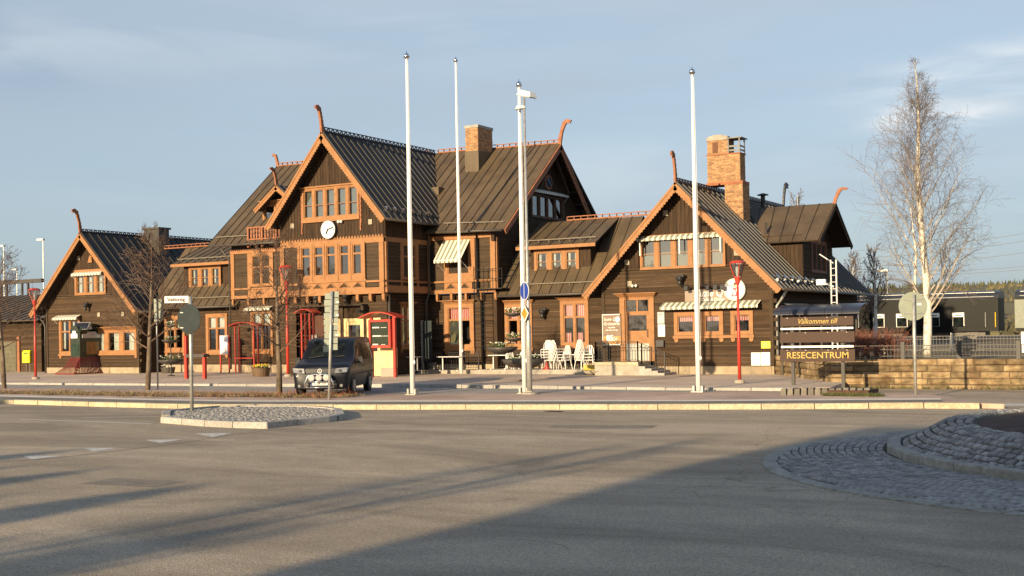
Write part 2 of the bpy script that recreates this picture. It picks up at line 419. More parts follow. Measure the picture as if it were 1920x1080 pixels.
KERBR = mat('weathered_concrete_kerb', (0.35, 0.335, 0.29), rough=0.9, var=0.16, scale=9, bump=0.3, rnd=0.1, dirt=((0.14, 0.135, 0.09), 2.0, 0.7))
PAINTW = mat('road_paint', (0.62, 0.60, 0.55), rough=0.75, var=0.10, scale=5, dirt=((0.22, 0.20, 0.17), 9.0, 0.8))
WHITE = mat('white_gloss_paint', (0.80, 0.80, 0.78), rough=0.35, var=0.03)
WHITEP = mat('white_plastic', (0.78, 0.77, 0.74), rough=0.4, var=0.03)
STEEL = mat('galvanised_steel', (0.46, 0.46, 0.43), rough=0.45, metal=0.5, var=0.12, scale=6)
STEELB = mat('polished_steel', (0.75, 0.75, 0.75), rough=0.18, metal=1.0, var=0.03)
SIGNB = mat('sign_back', (0.27, 0.30, 0.245), rough=0.55, var=0.06, scale=2)
DARKSIGN = mat('dark_sign_back', (0.035, 0.045, 0.048), rough=0.75, var=0.08, spec=0.2)
RED = mat('red_paint', (0.46, 0.045, 0.028), rough=0.42, var=0.06, spec=0.5)
IRON = mat('black_iron', (0.022, 0.020, 0.020), rough=0.5, var=0.1)
BLUE = mat('blue_sign', (0.015, 0.05, 0.32), rough=0.4, var=0.04)
YEL = mat('yellow_sign', (0.80, 0.52, 0.02), rough=0.45, var=0.03)
YELB = mat('bright_yellow', (0.90, 0.78, 0.02), rough=0.45, var=0.03)
BLACK = mat('black_paint', (0.012, 0.012, 0.013), rough=0.4)
PRINT = mat('print_grey', (0.22, 0.22, 0.22), rough=0.7)
BROWNB = mat('brown_board', (0.058, 0.033, 0.023), rough=0.6, var=0.05, spec=0.25)
GOLD = mat('gold_lettering', (0.44, 0.29, 0.03), rough=0.4, var=0.05)
BARK = mat('bark', (0.17, 0.125, 0.085), rough=0.9, var=0.3, scale=6, stretch=(1, 1, 0.4), bump=0.5)
TWIG = mat('twigs', (0.15, 0.095, 0.065), rough=0.85, var=0.2, scale=2)
TWIGD = mat('dark_twigs', (0.095, 0.07, 0.05), rough=0.85, var=0.2, scale=2)
BIRCH = mat('birch_bark', (0.66, 0.62, 0.54), rough=0.8, var=0.05, scale=5, stretch=(1, 1, 5), dirt=((0.05, 0.04, 0.035), 3.5, 1.0))
BIRCHT = mat('birch_twigs', (0.19, 0.15, 0.13), rough=0.85, var=0.25, scale=1)
DRY = mat('dry_grass', (0.235, 0.18, 0.10), rough=0.95, var=0.2, island=0.4)
RUSSET = mat('russet_stems', (0.26, 0.10, 0.062), rough=0.9, var=0.2, island=0.35)
GRASS = mat('grass', (0.10, 0.11, 0.035), rough=0.95, island=0.4)
LEAF = mat('green_leaves', (0.06, 0.12, 0.03), rough=0.8, island=0.4)
NEEDLE = mat('spruce_needles', (0.035, 0.055, 0.025), rough=0.9, island=0.4)
FLOW_Y = mat('yellow_flowers', (0.80, 0.60, 0.04), rough=0.7)
FLOW_W = mat('white_flowers', (0.80, 0.76, 0.62), rough=0.7)

# ================================================================== GROUND
def structure(o):
    o['kind'] = 'structure'; return o
b = MB(); b.poly([(-4000, -4000, -0.06), (4000, -4000, -0.06), (4000, 4000, -0.06), (-4000, 4000, -0.06)])
structure(b.build('ground', mat('earth', (0.13, 0.115, 0.06), rough=0.95, var=0.3, scale=0.05)))
b = MB(); b.poly([(-170, -60, 0), (110, -60, 0), (110, 70, 0), (-170, 70, 0)])
structure(b.build('road', ASPH))

def g(px, py, z): return hit(px, py, Z=z)
def resample(pts, step):
    out = [Vector(pts[0])]; need = step
    for a, c in zip(pts, pts[1:]):
        a = Vector(a); c = Vector(c); seg = (c - a).length; pos = 0
        while seg - pos >= need:
            pos += need; out.append(a.lerp(c, pos / seg)); need = step
        need -= seg - pos
    return out
def smooth_line(pts, n=6):
    out = []
    P = [Vector(p) for p in pts]
    for i in range(len(P) - 1):
        p0 = P[max(i - 1, 0)]; p1 = P[i]; p2 = P[i + 1]; p3 = P[min(i + 2, len(P) - 1)]
        for k in range(n):
            t = k / n
            out.append(0.5 * ((2 * p1) + (p2 - p0) * t + (2 * p0 - 5 * p1 + 4 * p2 - p3) * t * t + (3 * p1 - p0 - 3 * p2 + p3) * t ** 3))
    out.append(P[-1]); return out
def kerb(line, depth, top, mtl, parent, step, base=-0.05, gap=0.012, bev=0.02, side=1):
    """one stone per step; line is the front foot, depth goes to the left of the walking direction * side"""
    pts = resample(line, step)
    for a, c in zip(pts, pts[1:]):
        d = (c - a); ln = d.length; d.normalize(); nrm = Vector((-d.y, d.x, 0)) * side
        a2 = a + d * gap; c2 = c - d * gap; j = R.uniform(-0.006, 0.006); t = top + R.uniform(-0.006, 0.006)
        m = MB()
        f0 = a2 + nrm * j; f1 = c2 + nrm * (j + R.uniform(-0.004, 0.004)); r0 = a2 + nrm * depth; r1 = c2 + nrm * depth
        u = Vector((0, 0, 1))
        m.raw([f0 + u * base, f1 + u * base, r1 + u * base, r0 + u * base,
               f0 + u * (t - bev), f1 + u * (t - bev), f0 + nrm * bev + u * t, f1 + nrm * bev + u * t, r1 + u * t, r0 + u * t],
              [(0, 3, 2, 1), (0, 1, 5, 4), (4, 5, 7, 6), (6, 7, 8, 9), (1, 2, 8, 7, 5), (3, 0, 4, 6, 9), (2, 3, 9, 8)])
        m.build('kerb_stone', mtl, parent)
FLAT = lambda v: Vector((v.x, v.y, 0))
k1 = [Vector((-62, 31.5, 0)), Vector((-50, 30.6, 0))] + [FLAT(g(x, y, 0)) for x, y in ((0, 757), (200, 763), (400, 767), (700, 768), (960, 768), (1300, 768), (1700, 766), (1800, 766), (1875, 768))]
k1 = smooth_line(k1)
# pavement between the road kerb and the plaza
def off_line(line, d):
    o = []
    for i, p in enumerate(line):
        t = (line[min(i + 1, len(line) - 1)] - line[max(i - 1, 0)]).normalized()
        o.append(p + Vector((-t.y, t.x, 0)) * d)
    return o
inner = off_line(k1, 0.30)
redge = [Vector((-5.3, 35.8, 0)), FLAT(g(1830, 755, .14)), FLAT(g(1775, 743, .14)), FLAT(g(1717, 737, .14)), FLAT(g(1600, 735, .14)), Vector((-13.0, 41.35, 0))]
back = [Vector((-13.74, 41.15, 0)), Vector((-75, 41.15, 0)), Vector((-75, 32.5, 0))]
def sheet(name, pts, z0, z1, mtl, parent=None):
    m = MB(); m.prism([(p[0], p[1], z0) for p in pts], (0, 0, z1 - z0))
    # outline is anticlockwise: top must face up
    return m.build(name, mtl, parent)
pv = structure(sheet('pavement', inner + redge + back, -0.05, 0.136, PAVE))
kb = bpy.data.objects.new('kerb', None); COL.objects.link(kb); kb['kind'] = 'structure'
kerb(k1, 0.30, 0.16, KERB, kb, 1.5)
# dark asphalt strip and white line behind the kerb
s0 = off_line(k1, 0.31); s1 = off_line(k1, 1.75); s2 = off_line(k1, 2.45)
def ribbon(a, c, z):
    m = MB()
    for i in range(len(a) - 1):
        m.poly([(a[i].x, a[i].y, z), (a[i + 1].x, a[i + 1].y, z), (c[i + 1].x, c[i + 1].y, z), (c[i].x, c[i].y, z)])
    return m
ncut = len(s0) - 9
structure(ribbon(s0[:ncut], s1[:ncut], 0.141).build('path', ASPH2))
structure(ribbon(s1[:ncut], s2[:ncut], 0.144).build('path_edge_line', mat('pale_edge_stone', (0.74, 0.68, 0.58), rough=0.8, var=0.08, scale=3)))
# lane in front of the plaza
lane = [(-75, 38.2), (-36, 38.0), (-29, 37.3), (-25.8, 37.0), (-22.6, 38.5), (-17.8, 39.5), (-13.8, 41.1), (-75, 41.1)]
m = MB(); m.poly([(x, y, 0.1405) for x, y in lane]); structure(m.build('lane', LANE))
# plaza
ZP = 0.24
k2 = smooth_line([Vector((-75, 41.3, 0)), Vector((-55.0, 40.9, 0)), Vector((-43.4, 41.0, 0)), Vector((-37, 41.5, 0)), Vector((-32, 42.2, 0)), Vector((-24.8, 41.9, 0)), Vector((-18.6, 41.0, 0)), Vector((-13.8, 41.2, 0)), Vector((-11.7, 41.5, 0))])
k2i = off_line(k2, 0.30)
structure(sheet('plaza', k2i + [Vector((-12.3, 45.9, 0)), Vector((-17.2, 53.2, 0)), Vector((-17.2, 70, 0)), Vector((-90, 70, 0)), Vector((-90, 41.5, 0))], 0.0, ZP - 0.004, PLAZA))
kb2 = bpy.data.objects.new('plaza_kerb', None); COL.objects.link(kb2); kb2['kind'] = 'structure'
kerb(k2, 0.30, ZP, KERBG, kb2, 1.6)

# painted markings on the road
m = MB()
for tri in (((42, 855), (120, 855), (60, 862)), ((155, 840), (222, 840), (177, 847)), ((272, 825), (345, 824), (300, 831)), ((366, 813), (435, 812), (400, 820))):
    m.poly([tuple(FLAT(g(x, y, 0)) + Vector((0, 0, 0.005))) for x, y in tri][::-1])
structure(m.build('give_way_marking', PAINTW))
def line_mark(p, q, wd):
    a = FLAT(g(*p, 0)); c = FLAT(g(*q, 0)); d = (c - a).normalized(); n_ = Vector((-d.y, d.x, 0)) * wd / 2; u = Vector((0, 0, 0.005))
    m = MB(); m.poly([a - n_ + u, c - n_ + u, c + n_ + u, a + n_ + u]); return structure(m.build('lane_marking', PAINTW))
line_mark((38, 786), (285, 795), 0.14); line_mark((155, 783.5), (300, 781), 0.12)
line_mark((1876, 759), (1990, 759), 0.8)

# old joint and cracks in the asphalt
def seam_line(pts, wd, name, mtl):
    P_ = smooth_line([FLAT(g(x, y, 0)) for x, y in pts], 5); m = MB(); L_, R_ = [], []
    for i, p in enumerate(P_):
        t_ = (P_[min(i + 1, len(P_) - 1)] - P_[max(i - 1, 0)]).normalized(); n_ = Vector((-t_.y, t_.x, 0)); j = Vector((noise.noise(p * 3), noise.noise(p * 3 + Vector((9, 0, 0))), 0)) * .05; w_ = wd * (.6 + .5 * abs(noise.noise(p * 2)))
        L_.append(p + j + n_ * w_ / 2); R_.append(p + j - n_ * w_ / 2)
    for i in range(len(P_) - 1): m.poly([(R_[i].x, R_[i].y, .004), (R_[i + 1].x, R_[i + 1].y, .004), (L_[i + 1].x, L_[i + 1].y, .004), (L_[i].x, L_[i].y, .004)])
    structure(m.build(name, mtl))
CRK = mat('joint_dark', (0.085, .075, .065), rough=.95); CRK2 = mat('crack_dark', (0.10, .09, .08), rough=.95)
seam_line([(-40, 868), (60, 862), (130, 856), (230, 844), (345, 830), (440, 815), (560, 802), (720, 790), (860, 781), (960, 775)], .05, 'road_joint', CRK)
seam_line([(960, 1012), (1000, 1014), (1035, 1018), (1070, 1030)], .010, 'road_crack', CRK2)
seam_line([(1560, 775), (1590, 774), (1640, 776)], .05, 'road_crack', CRK)
# square asphalt repair patches and a drain cover
PATCH = mat('asphalt_patch', (0.235, 0.20, 0.16), rough=.9, var=.14, scale=2, bump=.5, bscale=50)
def patch(px, py, w_, d_, rot):
    c = FLAT(g(px, py, 0)); m = MB(); ux = Vector((cos(rot), sin(rot), 0)); uy = Vector((-sin(rot), cos(rot), 0))
    m.poly([tuple(c + ux * (sx * w_) + uy * (sy * d_) + Vector((0, 0, .0035))) for sx, sy in ((-.5, -.5), (.5, -.5), (.5, .5), (-.5, .5))]); structure(m.build('road_patch', PATCH))
patch(1130, 800, 2.6, .9, .25); patch(250, 905, 1.6, .8, .1)
dc = FLAT(g(1045, 771, 0)); m = MB(); m.box(dc.x - .25, dc.x + .25, dc.y - .42, dc.y - .06, -.01, .012)
for k in range(5): m.box(dc.x - .21 + k * .09, dc.x - .17 + k * .09, dc.y - .39, dc.y - .09, .013, .02)
dt = m.build('drain_grate', mat('cast_iron', (0.05, .042, .035), rough=.7)); dt['label'] = 'small dark iron drain grate in the gutter of the long pale kerb'; dt['category'] = 'drain cover'
# cobbled traffic island on the left
isl = [FLAT(g(x, y, 0)) for x, y in ((301, 793), (400, 801), (485, 804.5), (505, 804), (516, 802), (648, 789), (641, 774), (560, 769), (420, 769), (305, 779))]
island = bpy.data.objects.new('traffic_island', None); COL.objects.link(island); island['kind'] = 'structure'
loop = isl + [isl[0]]
kerb(loop, 0.25, 0.17, KERBG, island, 1.18, side=1)
cxy = sum(isl, Vector()) / len(isl)
sheet('bedding', [cxy + (p - cxy) * 0.93 for p in isl], -0.02, 0.132, mat('sandy_joints', (0.17, .15, .12), rough=.95, var=.2, scale=5), island)
def inside(pt, poly):
    r = False; j = len(poly) - 1
    for i in range(len(poly)):
        a, c = poly[i], poly[j]
        if (a.y > pt[1]) != (c.y > pt[1]) and pt[0] < (c.x - a.x) * (pt[1] - a.y) / (c.y - a.y) + a.x: r = not r
        j = i
    return r
def cobble_mesh(seed, sx=0.062, sy=0.062, h=0.05):
    q = random.Random(seed); m = MB()
    def ringp(k, z, e=0.0):
        return [((-sx + q.uniform(-e, e)) * k, (-sy + q.uniform(-e, e)) * k, z), ((sx + q.uniform(-e, e)) * k, (-sy + q.uniform(-e, e)) * k, z),
                ((sx + q.uniform(-e, e)) * k, (sy + q.uniform(-e, e)) * k, z), ((-sx + q.uniform(-e, e)) * k, (sy + q.uniform(-e, e)) * k, z)]
    v = ringp(1, -0.04, .003) + ringp(1, h * 0.45, .006) + ringp(0.86, h * .92, .005)
    m.raw(v, [(0, 1, 5, 4), (1, 2, 6, 5), (2, 3, 7, 6), (3, 0, 4, 7), (4, 5, 9, 8), (5, 6, 10, 9), (6, 7, 11, 10), (7, 4, 8, 11), (8, 9, 10, 11)])
    return m
CM = [cobble_mesh(i) for i in range(6)]
def add_cobble(mb, c, ax, ay, az, k=1.0):
    src = R.choice(CM)
    mb.raw([tuple(c + ax * x * k + ay * y + az * z) for x, y, z in src.v], src.f)
# island cobbles (too small to pick apart: one part)
m = MB(); inner_i = [cxy + (p - cxy) * 0.905 for p in isl]
y = min(p.y for p in isl)
while y < max(p.y for p in isl):
    x = min(p.x for p in isl) + R.uniform(0, .1)
    while x < max(p.x for p in isl):
        if inside((x, y), inner_i):
            an = R.uniform(-.15, .15)
            add_cobble(m, Vector((x, y, 0.093 + R.uniform(-.005, .007))), Vector((cos(an), sin(an), 0)) * .78, Vector((-sin(an), cos(an), 0)) * .78, Vector((0, 0, 1)))
        x += 0.112
    y += 0.112
o = m.build('cobble_bed', COBBLEI, island); o['kind'] = 'stuff'

# roundabout: kerb ring, cobbled apron, raised cobbled rim, soil
rb = bpy.data.objects.new('roundabout', None); COL.objects.link(rb); rb['kind'] = 'structure'; rb.location = (0.92, 25.1, 0)
RC = Vector((0.92, 25.1, 0)); OC = Vector((-0.27, 23.06, 0)); OR = 7.19; KR = 6.69
def r_out(th):
    d = Vector((cos(th), sin(th), 0)); e = RC - OC; bq = e.dot(d); cq = e.dot(e) - OR * OR
    return max(-bq + sqrt(max(bq * bq - cq, 0)), KR + 0.9)
def rpt(th, r, z=0.0): return Vector((RC.x + r * cos(th), RC.y + r * sin(th), z))
m = MB(); NS = 180
for i in range(NS):
    a, c = 2 * pi * i / NS, 2 * pi * (i + 1) / NS
    m.poly([rpt(a, KR - .05, 0.02), rpt(a, r_out(a) - .02, 0.012), rpt(c, r_out(c) - .02, 0.012), rpt(c, KR - .05, 0.02)][::1])
m.build('apron_bedding', BED, rb)
# flush edge stones of the apron
edge = [rpt(2 * pi * i / 360, r_out(2 * pi * i / 360)) for i in range(361)]
kerb(edge, 0.26, 0.022, KERBR, rb, 0.95, side=1, bev=0.006, gap=.003)
ring = [rpt(2 * pi * i / 360, KR) for i in range(361)]
kerb(ring, 0.24, 0.17, KERBR, rb, 1.55, side=1)
apron = []; 
kk = 0
while True:
    any_ = False
    off = 0.10 + kk * 0.142
    n_ = 0; th = radians(95) + R.uniform(0, .02)
    while th < radians(330):
        rr = KR + off
        if rr < r_out(th) - 0.30:
            any_ = True
            apron.append((rpt(th, rr, -0.002 + R.uniform(-.006, .006)), th, None))
        th += 0.15 / rr * R.uniform(0.95, 1.06)
    kk += 1
    if not any_ or kk > 40: break
rim = []
NR = 6
for k in range(NR):
    rr = 6.30 - k * 0.13; zz = 0.13 + k * 0.068
    th = radians(95) + R.uniform(0, .02)
    while th < radians(330):
        rim.append((rpt(th, rr, zz + R.uniform(-.012, .012)), th, 0.5))
        th += 0.19 / rr * R.uniform(0.93, 1.08)
for k in range(3):
    rr = 5.50 - k * 0.16
    th = radians(95)
    while th < radians(330):
        rim.append((rpt(th, rr, 0.50 + R.uniform(-.012, .012)), th, 0.0))
        th += 0.17 / rr * R.uniform(0.93, 1.08)
allc = apron + rim
fw = Vector((-sin(CAZ), cos(CAZ), 0)); rt = Vector((cos(CAZ), sin(CAZ), 0))
def vis(c):
    d = fw.dot(c[0]); 
    if d < 1: return 1e9
    u = rt.dot(c[0]) / d * CF
    return d if (u < 985 and c[1] < radians(290)) else d + 60
allc.sort(key=vis)
cob_me = [None] * 6
mass = MB()
for i, (p, th, sl) in enumerate(allc):
    ax = Vector((-sin(th), cos(th), 0)); rad = Vector((cos(th), sin(th), 0))
    if sl: ay = (rad * 0.88 + Vector((0, 0, -0.47))).normalized(); az = (rad * 0.47 + Vector((0, 0, 0.88))).normalized(); k = 1.20; ay = ay * .92
    else: ay = rad; az = Vector((0, 0, 1)); k = .98; ay = ay * .98
    if i < 300:
        q = i % 6
        if cob_me[q] is None:
            o = CM[q].build('cobble', COBBLE, rb, local=True); cob_me[q] = o.data
        else:
            o = bpy.data.objects.new('cobble', cob_me[q]); COL.objects.link(o); o.parent = rb
        M4 = Matrix((ax * k, ay, az)).transposed().to_4x4(); M4.translation = p - RC
        o.matrix_local = M4
    else:
        add_cobble(mass, p, ax, ay, az, k)
o = mass.build('cobble_bed', COBBLEI, rb); o['kind'] = 'stuff'
m = MB()
prof = [(6.46, 0.05), (6.44, 0.12), (6.36, 0.12), (5.60, 0.50), (4.95, 0.50), (4.95, 0.49)]
for i in range(NS):
    a, c = 2 * pi * i / NS, 2 * pi * (i + 1) / NS
    for (r0, z0), (r1, z1) in zip(prof, prof[1:]):
        m.poly([rpt(a, r0, z0), rpt(c, r0, z0), rpt(c, r1, z1), rpt(a, r1, z1)])
m.build('rim_bedding', BED, rb)
m = MB(); rs = [5.02, 4.6, 3.9, 3.0, 2.0, 1.0]
for i in range(NS):
    a, c = 2 * pi * i / NS, 2 * pi * (i + 1) / NS
    for r0, r1 in zip(rs, rs[1:]):
        f = lambda r, t: 0.50 + 0.22 * (1 - (r / 5.02) ** 2) + 0.02 * noise.noise(Vector((r * cos(t) * 2, r * sin(t) * 2, 0)))
        m.poly([rpt(a, r0, f(r0, a)), rpt(c, r0, f(r0, c)), rpt(c, r1, f(r1, c)), rpt(a, r1, f(r1, a))])
    m.poly([rpt(a, 1.0, .71), rpt(c, 1.0, .71), rpt(0, 0, .73)])
m.build('soil', SOIL, rb)

# ================================================================== STATION BUILDING
st = thing('station_building', (-42, 56, ZP), 'large dark timber railway station with orange trim, steep gables and carved ridge ends', 'building')
class Pl:
    """a wall plane. kind 'F' faces -Y at Y=c, kind 'S' faces +X at X=c"""
    def __init__(s, kind, c): s.kind = kind; s.c = c
    def p(s, a, d, z): return (a, s.c - d, z) if s.kind == 'F' else (s.c + d, a, z)
    def box(s, mb, a0, a1, d0, d1, z0, z1):
        s.hex(mb, (a0, a1, a1, a0), d0, d1, z0, z1)
    def hex(s, mb, aa, d0, d1, z0, z1, dtop=None):
        """aa = a at (low left, low right, top right, top left)"""
        dt = d1 if dtop is None else dtop
        P = s.p
        mb.hexa([P(aa[0], d1, z0), P(aa[1], d1, z0), P(aa[1], d0, z0), P(aa[0], d0, z0), P(aa[3], dt, z1), P(aa[2], dt, z1), P(aa[2], d0, z1), P(aa[3], d0, z1)])
    def h(s, px, py): 
        v = hit(px, py, Y=s.c) if s.kind == 'F' else hit(px, py, X=s.c)
        return (v.x if s.kind == 'F' else v.y), v.z
    def rect(s, x0, y0, x1, y1):
        ym = (y0 + y1) / 2; xm = (x0 + x1) / 2
        return s.h(x0, ym)[0], s.h(x1, ym)[0], s.h(xm, y1)[1], s.h(xm, y0)[1]
PLANKS = [0]
wall_mass = MB()
def clap(pl, wallobj, a0, a1, z0, z1, openings, row=0.19, clip=None, mass=None, thick=0.032, core=None):
    """horizontal cladding boards with openings (a0,a1,z0,z1); clip(z)->(amin,amax)"""
    z = z0; pieces = []
    while z < z1 - 0.01:
        zt = min(z + row, z1)
        lo0, hi0, lo1, hi1 = a0, a1, a0, a1
        if clip:
            c0 = clip(z); c1 = clip(zt); lo0 = max(a0, c0[0]); hi0 = min(a1, c0[1]); lo1 = max(a0, c1[0]); hi1 = min(a1, c1[1])
            if hi0 <= lo0 + .02: z = zt; continue
            if hi1 < lo1: lo1 = hi1 = (lo1 + hi1) / 2
        cuts = sorted([c for o in openings if o[2] < zt and o[3] > z for c in (o[0], o[1])])
        xs = [None] + cuts + [None]
        cols = []
        for i in range(len(xs) - 1):
            l, r = xs[i], xs[i + 1]
            L0 = l if l is not None else lo0; Rr0 = r if r is not None else hi0; L1 = l if l is not None else lo1; Rr1 = r if r is not None else hi1
            if Rr0 - L0 < 0.01: continue
            if l is not None: L0 = max(L0, lo0); L1 = max(L1, lo1)
            if r is not None: Rr0 = min(Rr0, hi0); Rr1 = min(Rr1, hi1)
            if Rr0 - L0 < 0.01: continue
            mid = ((L0 + Rr0) / 2)
            cov = [o for o in openings if o[0] <= mid <= o[1] and o[2] < zt and o[3] > z]
            if not cov: cols.append((L0, Rr0, Rr1, L1, z, zt))
            else:
                o = cov[0]
                if o[2] - z > 0.015: cols.append((L0, Rr0, Rr0, L0, z, o[2]))
                if zt - o[3] > 0.015: cols.append((L0, Rr0, Rr0, L0, o[3], zt))
        pieces += cols; z = zt
    for (A, B, C, D, zb, zt) in pieces:
        if core is not None: pl.hex(core, (A, B, C, D), -0.16, 0.0, zb, zt)
        if mass is not None:
            pl.hex(mass, (A + .003, B - .003, C - .003, D + .003), 0.0, thick, zb + .004, zt, thick * 0.35)
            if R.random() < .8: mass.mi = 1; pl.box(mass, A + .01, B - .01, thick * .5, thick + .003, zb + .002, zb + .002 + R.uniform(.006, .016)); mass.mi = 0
        else:
            mb = MB(); pl.hex(mb, (A + .003, B - .003, C - .003, D + .003), 0.0, thick + R.uniform(-.003, .004), zb + .005, zt, thick * 0.35)
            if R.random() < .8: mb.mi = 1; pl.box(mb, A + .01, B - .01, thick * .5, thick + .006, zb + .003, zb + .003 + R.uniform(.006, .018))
            mb.build('plank', [WOOD, LIT_EDGE], wallobj)
def boards(pl, wallobj, a0, a1, zf, zt_of, openings, wd=0.17, mass=None, core=None, pointed=0.0):
    """vertical boards from zf up to zt_of(a)"""
    a = a0
    while a < a1 - 0.02:
        b_ = min(a + wd, a1)
        tl, tr = zt_of(a), zt_of(b_)
        spans = [(zf, None)]
        mid = (a + b_) / 2
        for o in openings:
            if o[0] - wd * .5 < mid < o[1] + wd * .5:
                spans = [(zf, o[2]), (o[3], None)]
        for (s0, s1) in spans:
            T0 = tl if s1 is None else s1; T1 = tr if s1 is None else s1
            if max(T0, T1) - s0 < 0.05: continue
            T0 = max(T0, s0 + .01); T1 = max(T1, s0 + .01)
            def q(mb, d0, d1, e, aa, bb):
                P = pl.p
                mb.hexa([P(aa, d1, s0 + e), P(bb, d1, s0 + e), P(bb, d0, s0 + e), P(aa, d0, s0 + e), P(aa, d1, T0), P(bb, d1, T1), P(bb, d0, T1), P(aa, d0, T0)])
            if core is not None: q(core, -0.16, 0.0, 0, a, b_)
            if mass is not None: q(mass, 0.0, 0.028, .0, a + .008, b_ - .008)
            else:
                mb = MB(); q(mb, 0.0, 0.028 + R.uniform(-.004, .004), .0, a + .008, b_ - .008); mb.build('plank', WOODV, wallobj)
        a = b_
room = MB()
def window(pl, rect, cols=2, sash_rows=(1.0,), fw=0.12, mull=0.09, proud=0.09, curtain=None, sill=None, hood=None, trim=None, glass=None, name='window', bottom_panel=0.0, muntin=None, parent=None, cols_w=None):
    """rect outer frame (a0,a1,z0,z1). returns the opening to cut in the wall"""
    a0, a1, z0, z1 = rect; T = trim or TRIM; Gm = glass or GLASS
    mb = MB()
    pl.box(mb, a0, a0 + fw, -0.08, proud, z0, z1); pl.box(mb, a1 - fw, a1, -0.08, proud, z0, z1)
    pl.box(mb, a0 + fw, a1 - fw, -0.08, proud - .004, z1 - fw, z1); 
    pl.box(mb, a0 + fw, a1 - fw, -0.08, proud - .004, z0, z0 + fw * .8 + bottom_panel)
    wn = mb.build(name, T, st if parent is None else parent)
    ia0, ia1, iz0, iz1 = a0 + fw, a1 - fw, z0 + fw * .8 + bottom_panel, z1 - fw
    cw = (ia1 - ia0 - mull * (cols - 1)) / cols
    for i in range(cols):
        c0 = ia0 + i * (cw + mull); c1 = c0 + cw
        if i < cols - 1:
            mb = MB(); pl.box(mb, c1, c1 + mull, -0.06, proud - .015, iz0, iz1); mb.build('mullion', T, wn)
        tot = sum(sash_rows); zz = iz0
        rows = list(sash_rows)[::-1]
        for j, rh in enumerate(rows):
            zh = zz + (iz1 - iz0) * rh / tot
            mb = MB(); s_ = 0.045; e = 0.01
            pl.box(mb, c0 + .002, c0 + s_, -.05, proud - .045, zz, zh); pl.box(mb, c1 - s_, c1 - .002, -.05, proud - .045, zz, zh)
            pl.box(mb, c0 + s_, c1 - s_, -.05, proud - .048, zz, zz + s_); pl.box(mb, c0 + s_, c1 - s_, -.05, proud - .048, zh - s_, zh)
            if muntin and j in muntin:
                for t_ in muntin[j]:
                    zm = zz + (zh - zz) * t_; pl.box(mb, c0 + s_, c1 - s_, -.04, proud - .055, zm - .015, zm + .015)
            mb.build('sash', T, wn)
            mb = MB(); P = pl.p; mb.poly([P(c0 + s_, -.015, zz + s_), P(c1 - s_, -.015, zz + s_), P(c1 - s_, -.015, zh - s_), P(c0 + s_, -.015, zh - s_)])
            mb.build('pane', Gm, wn)
            zz = zh
        if curtain:
            kind, cm = curtain
            mb = MB()
            def drape(x0, x1, zb, zt, n=10):
                pr = None
                for k in range(n + 1):
                    x = x0 + (x1 - x0) * k / n; d = -.10 - .02 * (k % 2)
                    if pr is not None: mb.poly([P(pr[0], pr[1], zb), P(x, d, zb), P(x, d, zt), P(pr[0], pr[1], zt)])
                    pr = (x, d)
            ww = c1 - c0; hh = iz1 - iz0
            if kind == 'full': drape(c0, c1, iz0, iz1)
            elif kind == 'half': drape(c0, c1, iz0, iz0 + hh * .5); 
            elif kind == 'sides': drape(c0, c0 + ww * .3, iz0 + hh * .1, iz1, 6); drape(c1 - ww * .26, c1, iz0 + hh * .05, iz1, 6)
            elif kind == 'top': drape(c0, c1, iz0 + hh * .66, iz1)
            elif kind == 'left': drape(c0, c0 + ww * .5, iz0, iz1, 6)
            elif kind == 'right': drape(c0 + ww * .35, c1, iz0, iz1, 6)
            elif kind == 'cafe': drape(c0, c1, iz0 + hh * .66, iz1); drape(c0 + .04, c0 + ww * .6, iz0, iz0 + hh * .26, 6)
            if mb.f: mb.build('curtain', cm, wn)
    # dark room behind
    P = pl.p
    pl.box(room, a0 - .1, a1 + .1, -1.6, -1.55, z0 - .2, z1 + .2)
    if sill:
        mb = MB(); pl.box(mb, a0 - .06, a1 + .06, 0.0, proud + .05, z0 - .10, z0 - .004)
        for aa in ([a0, a1 - fw] if sill == 'ends' else sill):
            outl = [P(aa + fw / 2 + fw * .5 * cos(pi + pi * k / 8), .0, z0 - .20 + .09 * sin(pi + pi * k / 8)) for k in range(9)]
            outl = [P(aa, 0, z0 - .1)] + outl + [P(aa + fw, 0, z0 - .1)]
            off = (0, -(proud - .01), 0) if pl.kind == 'F' else (proud - .01, 0, 0)
            mb.prism(outl, off)
        mb.build('sill', T, wn)
    if hood:
        mb = MB()
        pl.hex(mb, (a0 - .05, a1 + .05, a1 + .14, a0 - .14), 0.0, proud + .03, z1 + .004, z1 + .10, proud + .12)
        pl.box(mb, a0 - .18, a1 + .18, 0.0, proud + .20, z1 + .102, z1 + .145)
        n_ = int((a1 - a0) / .09)
        for k in range(n_):
            x = a0 + (a1 - a0) * (k + .25) / n_; pl.box(mb, x, x + .04, proud + .0, proud + .035, z1 - .06, z1 + .003)
        mb.build('hood', T, wn)
    return (a0 + .04, a1 - .04, z0 + .04, z1 - .04)
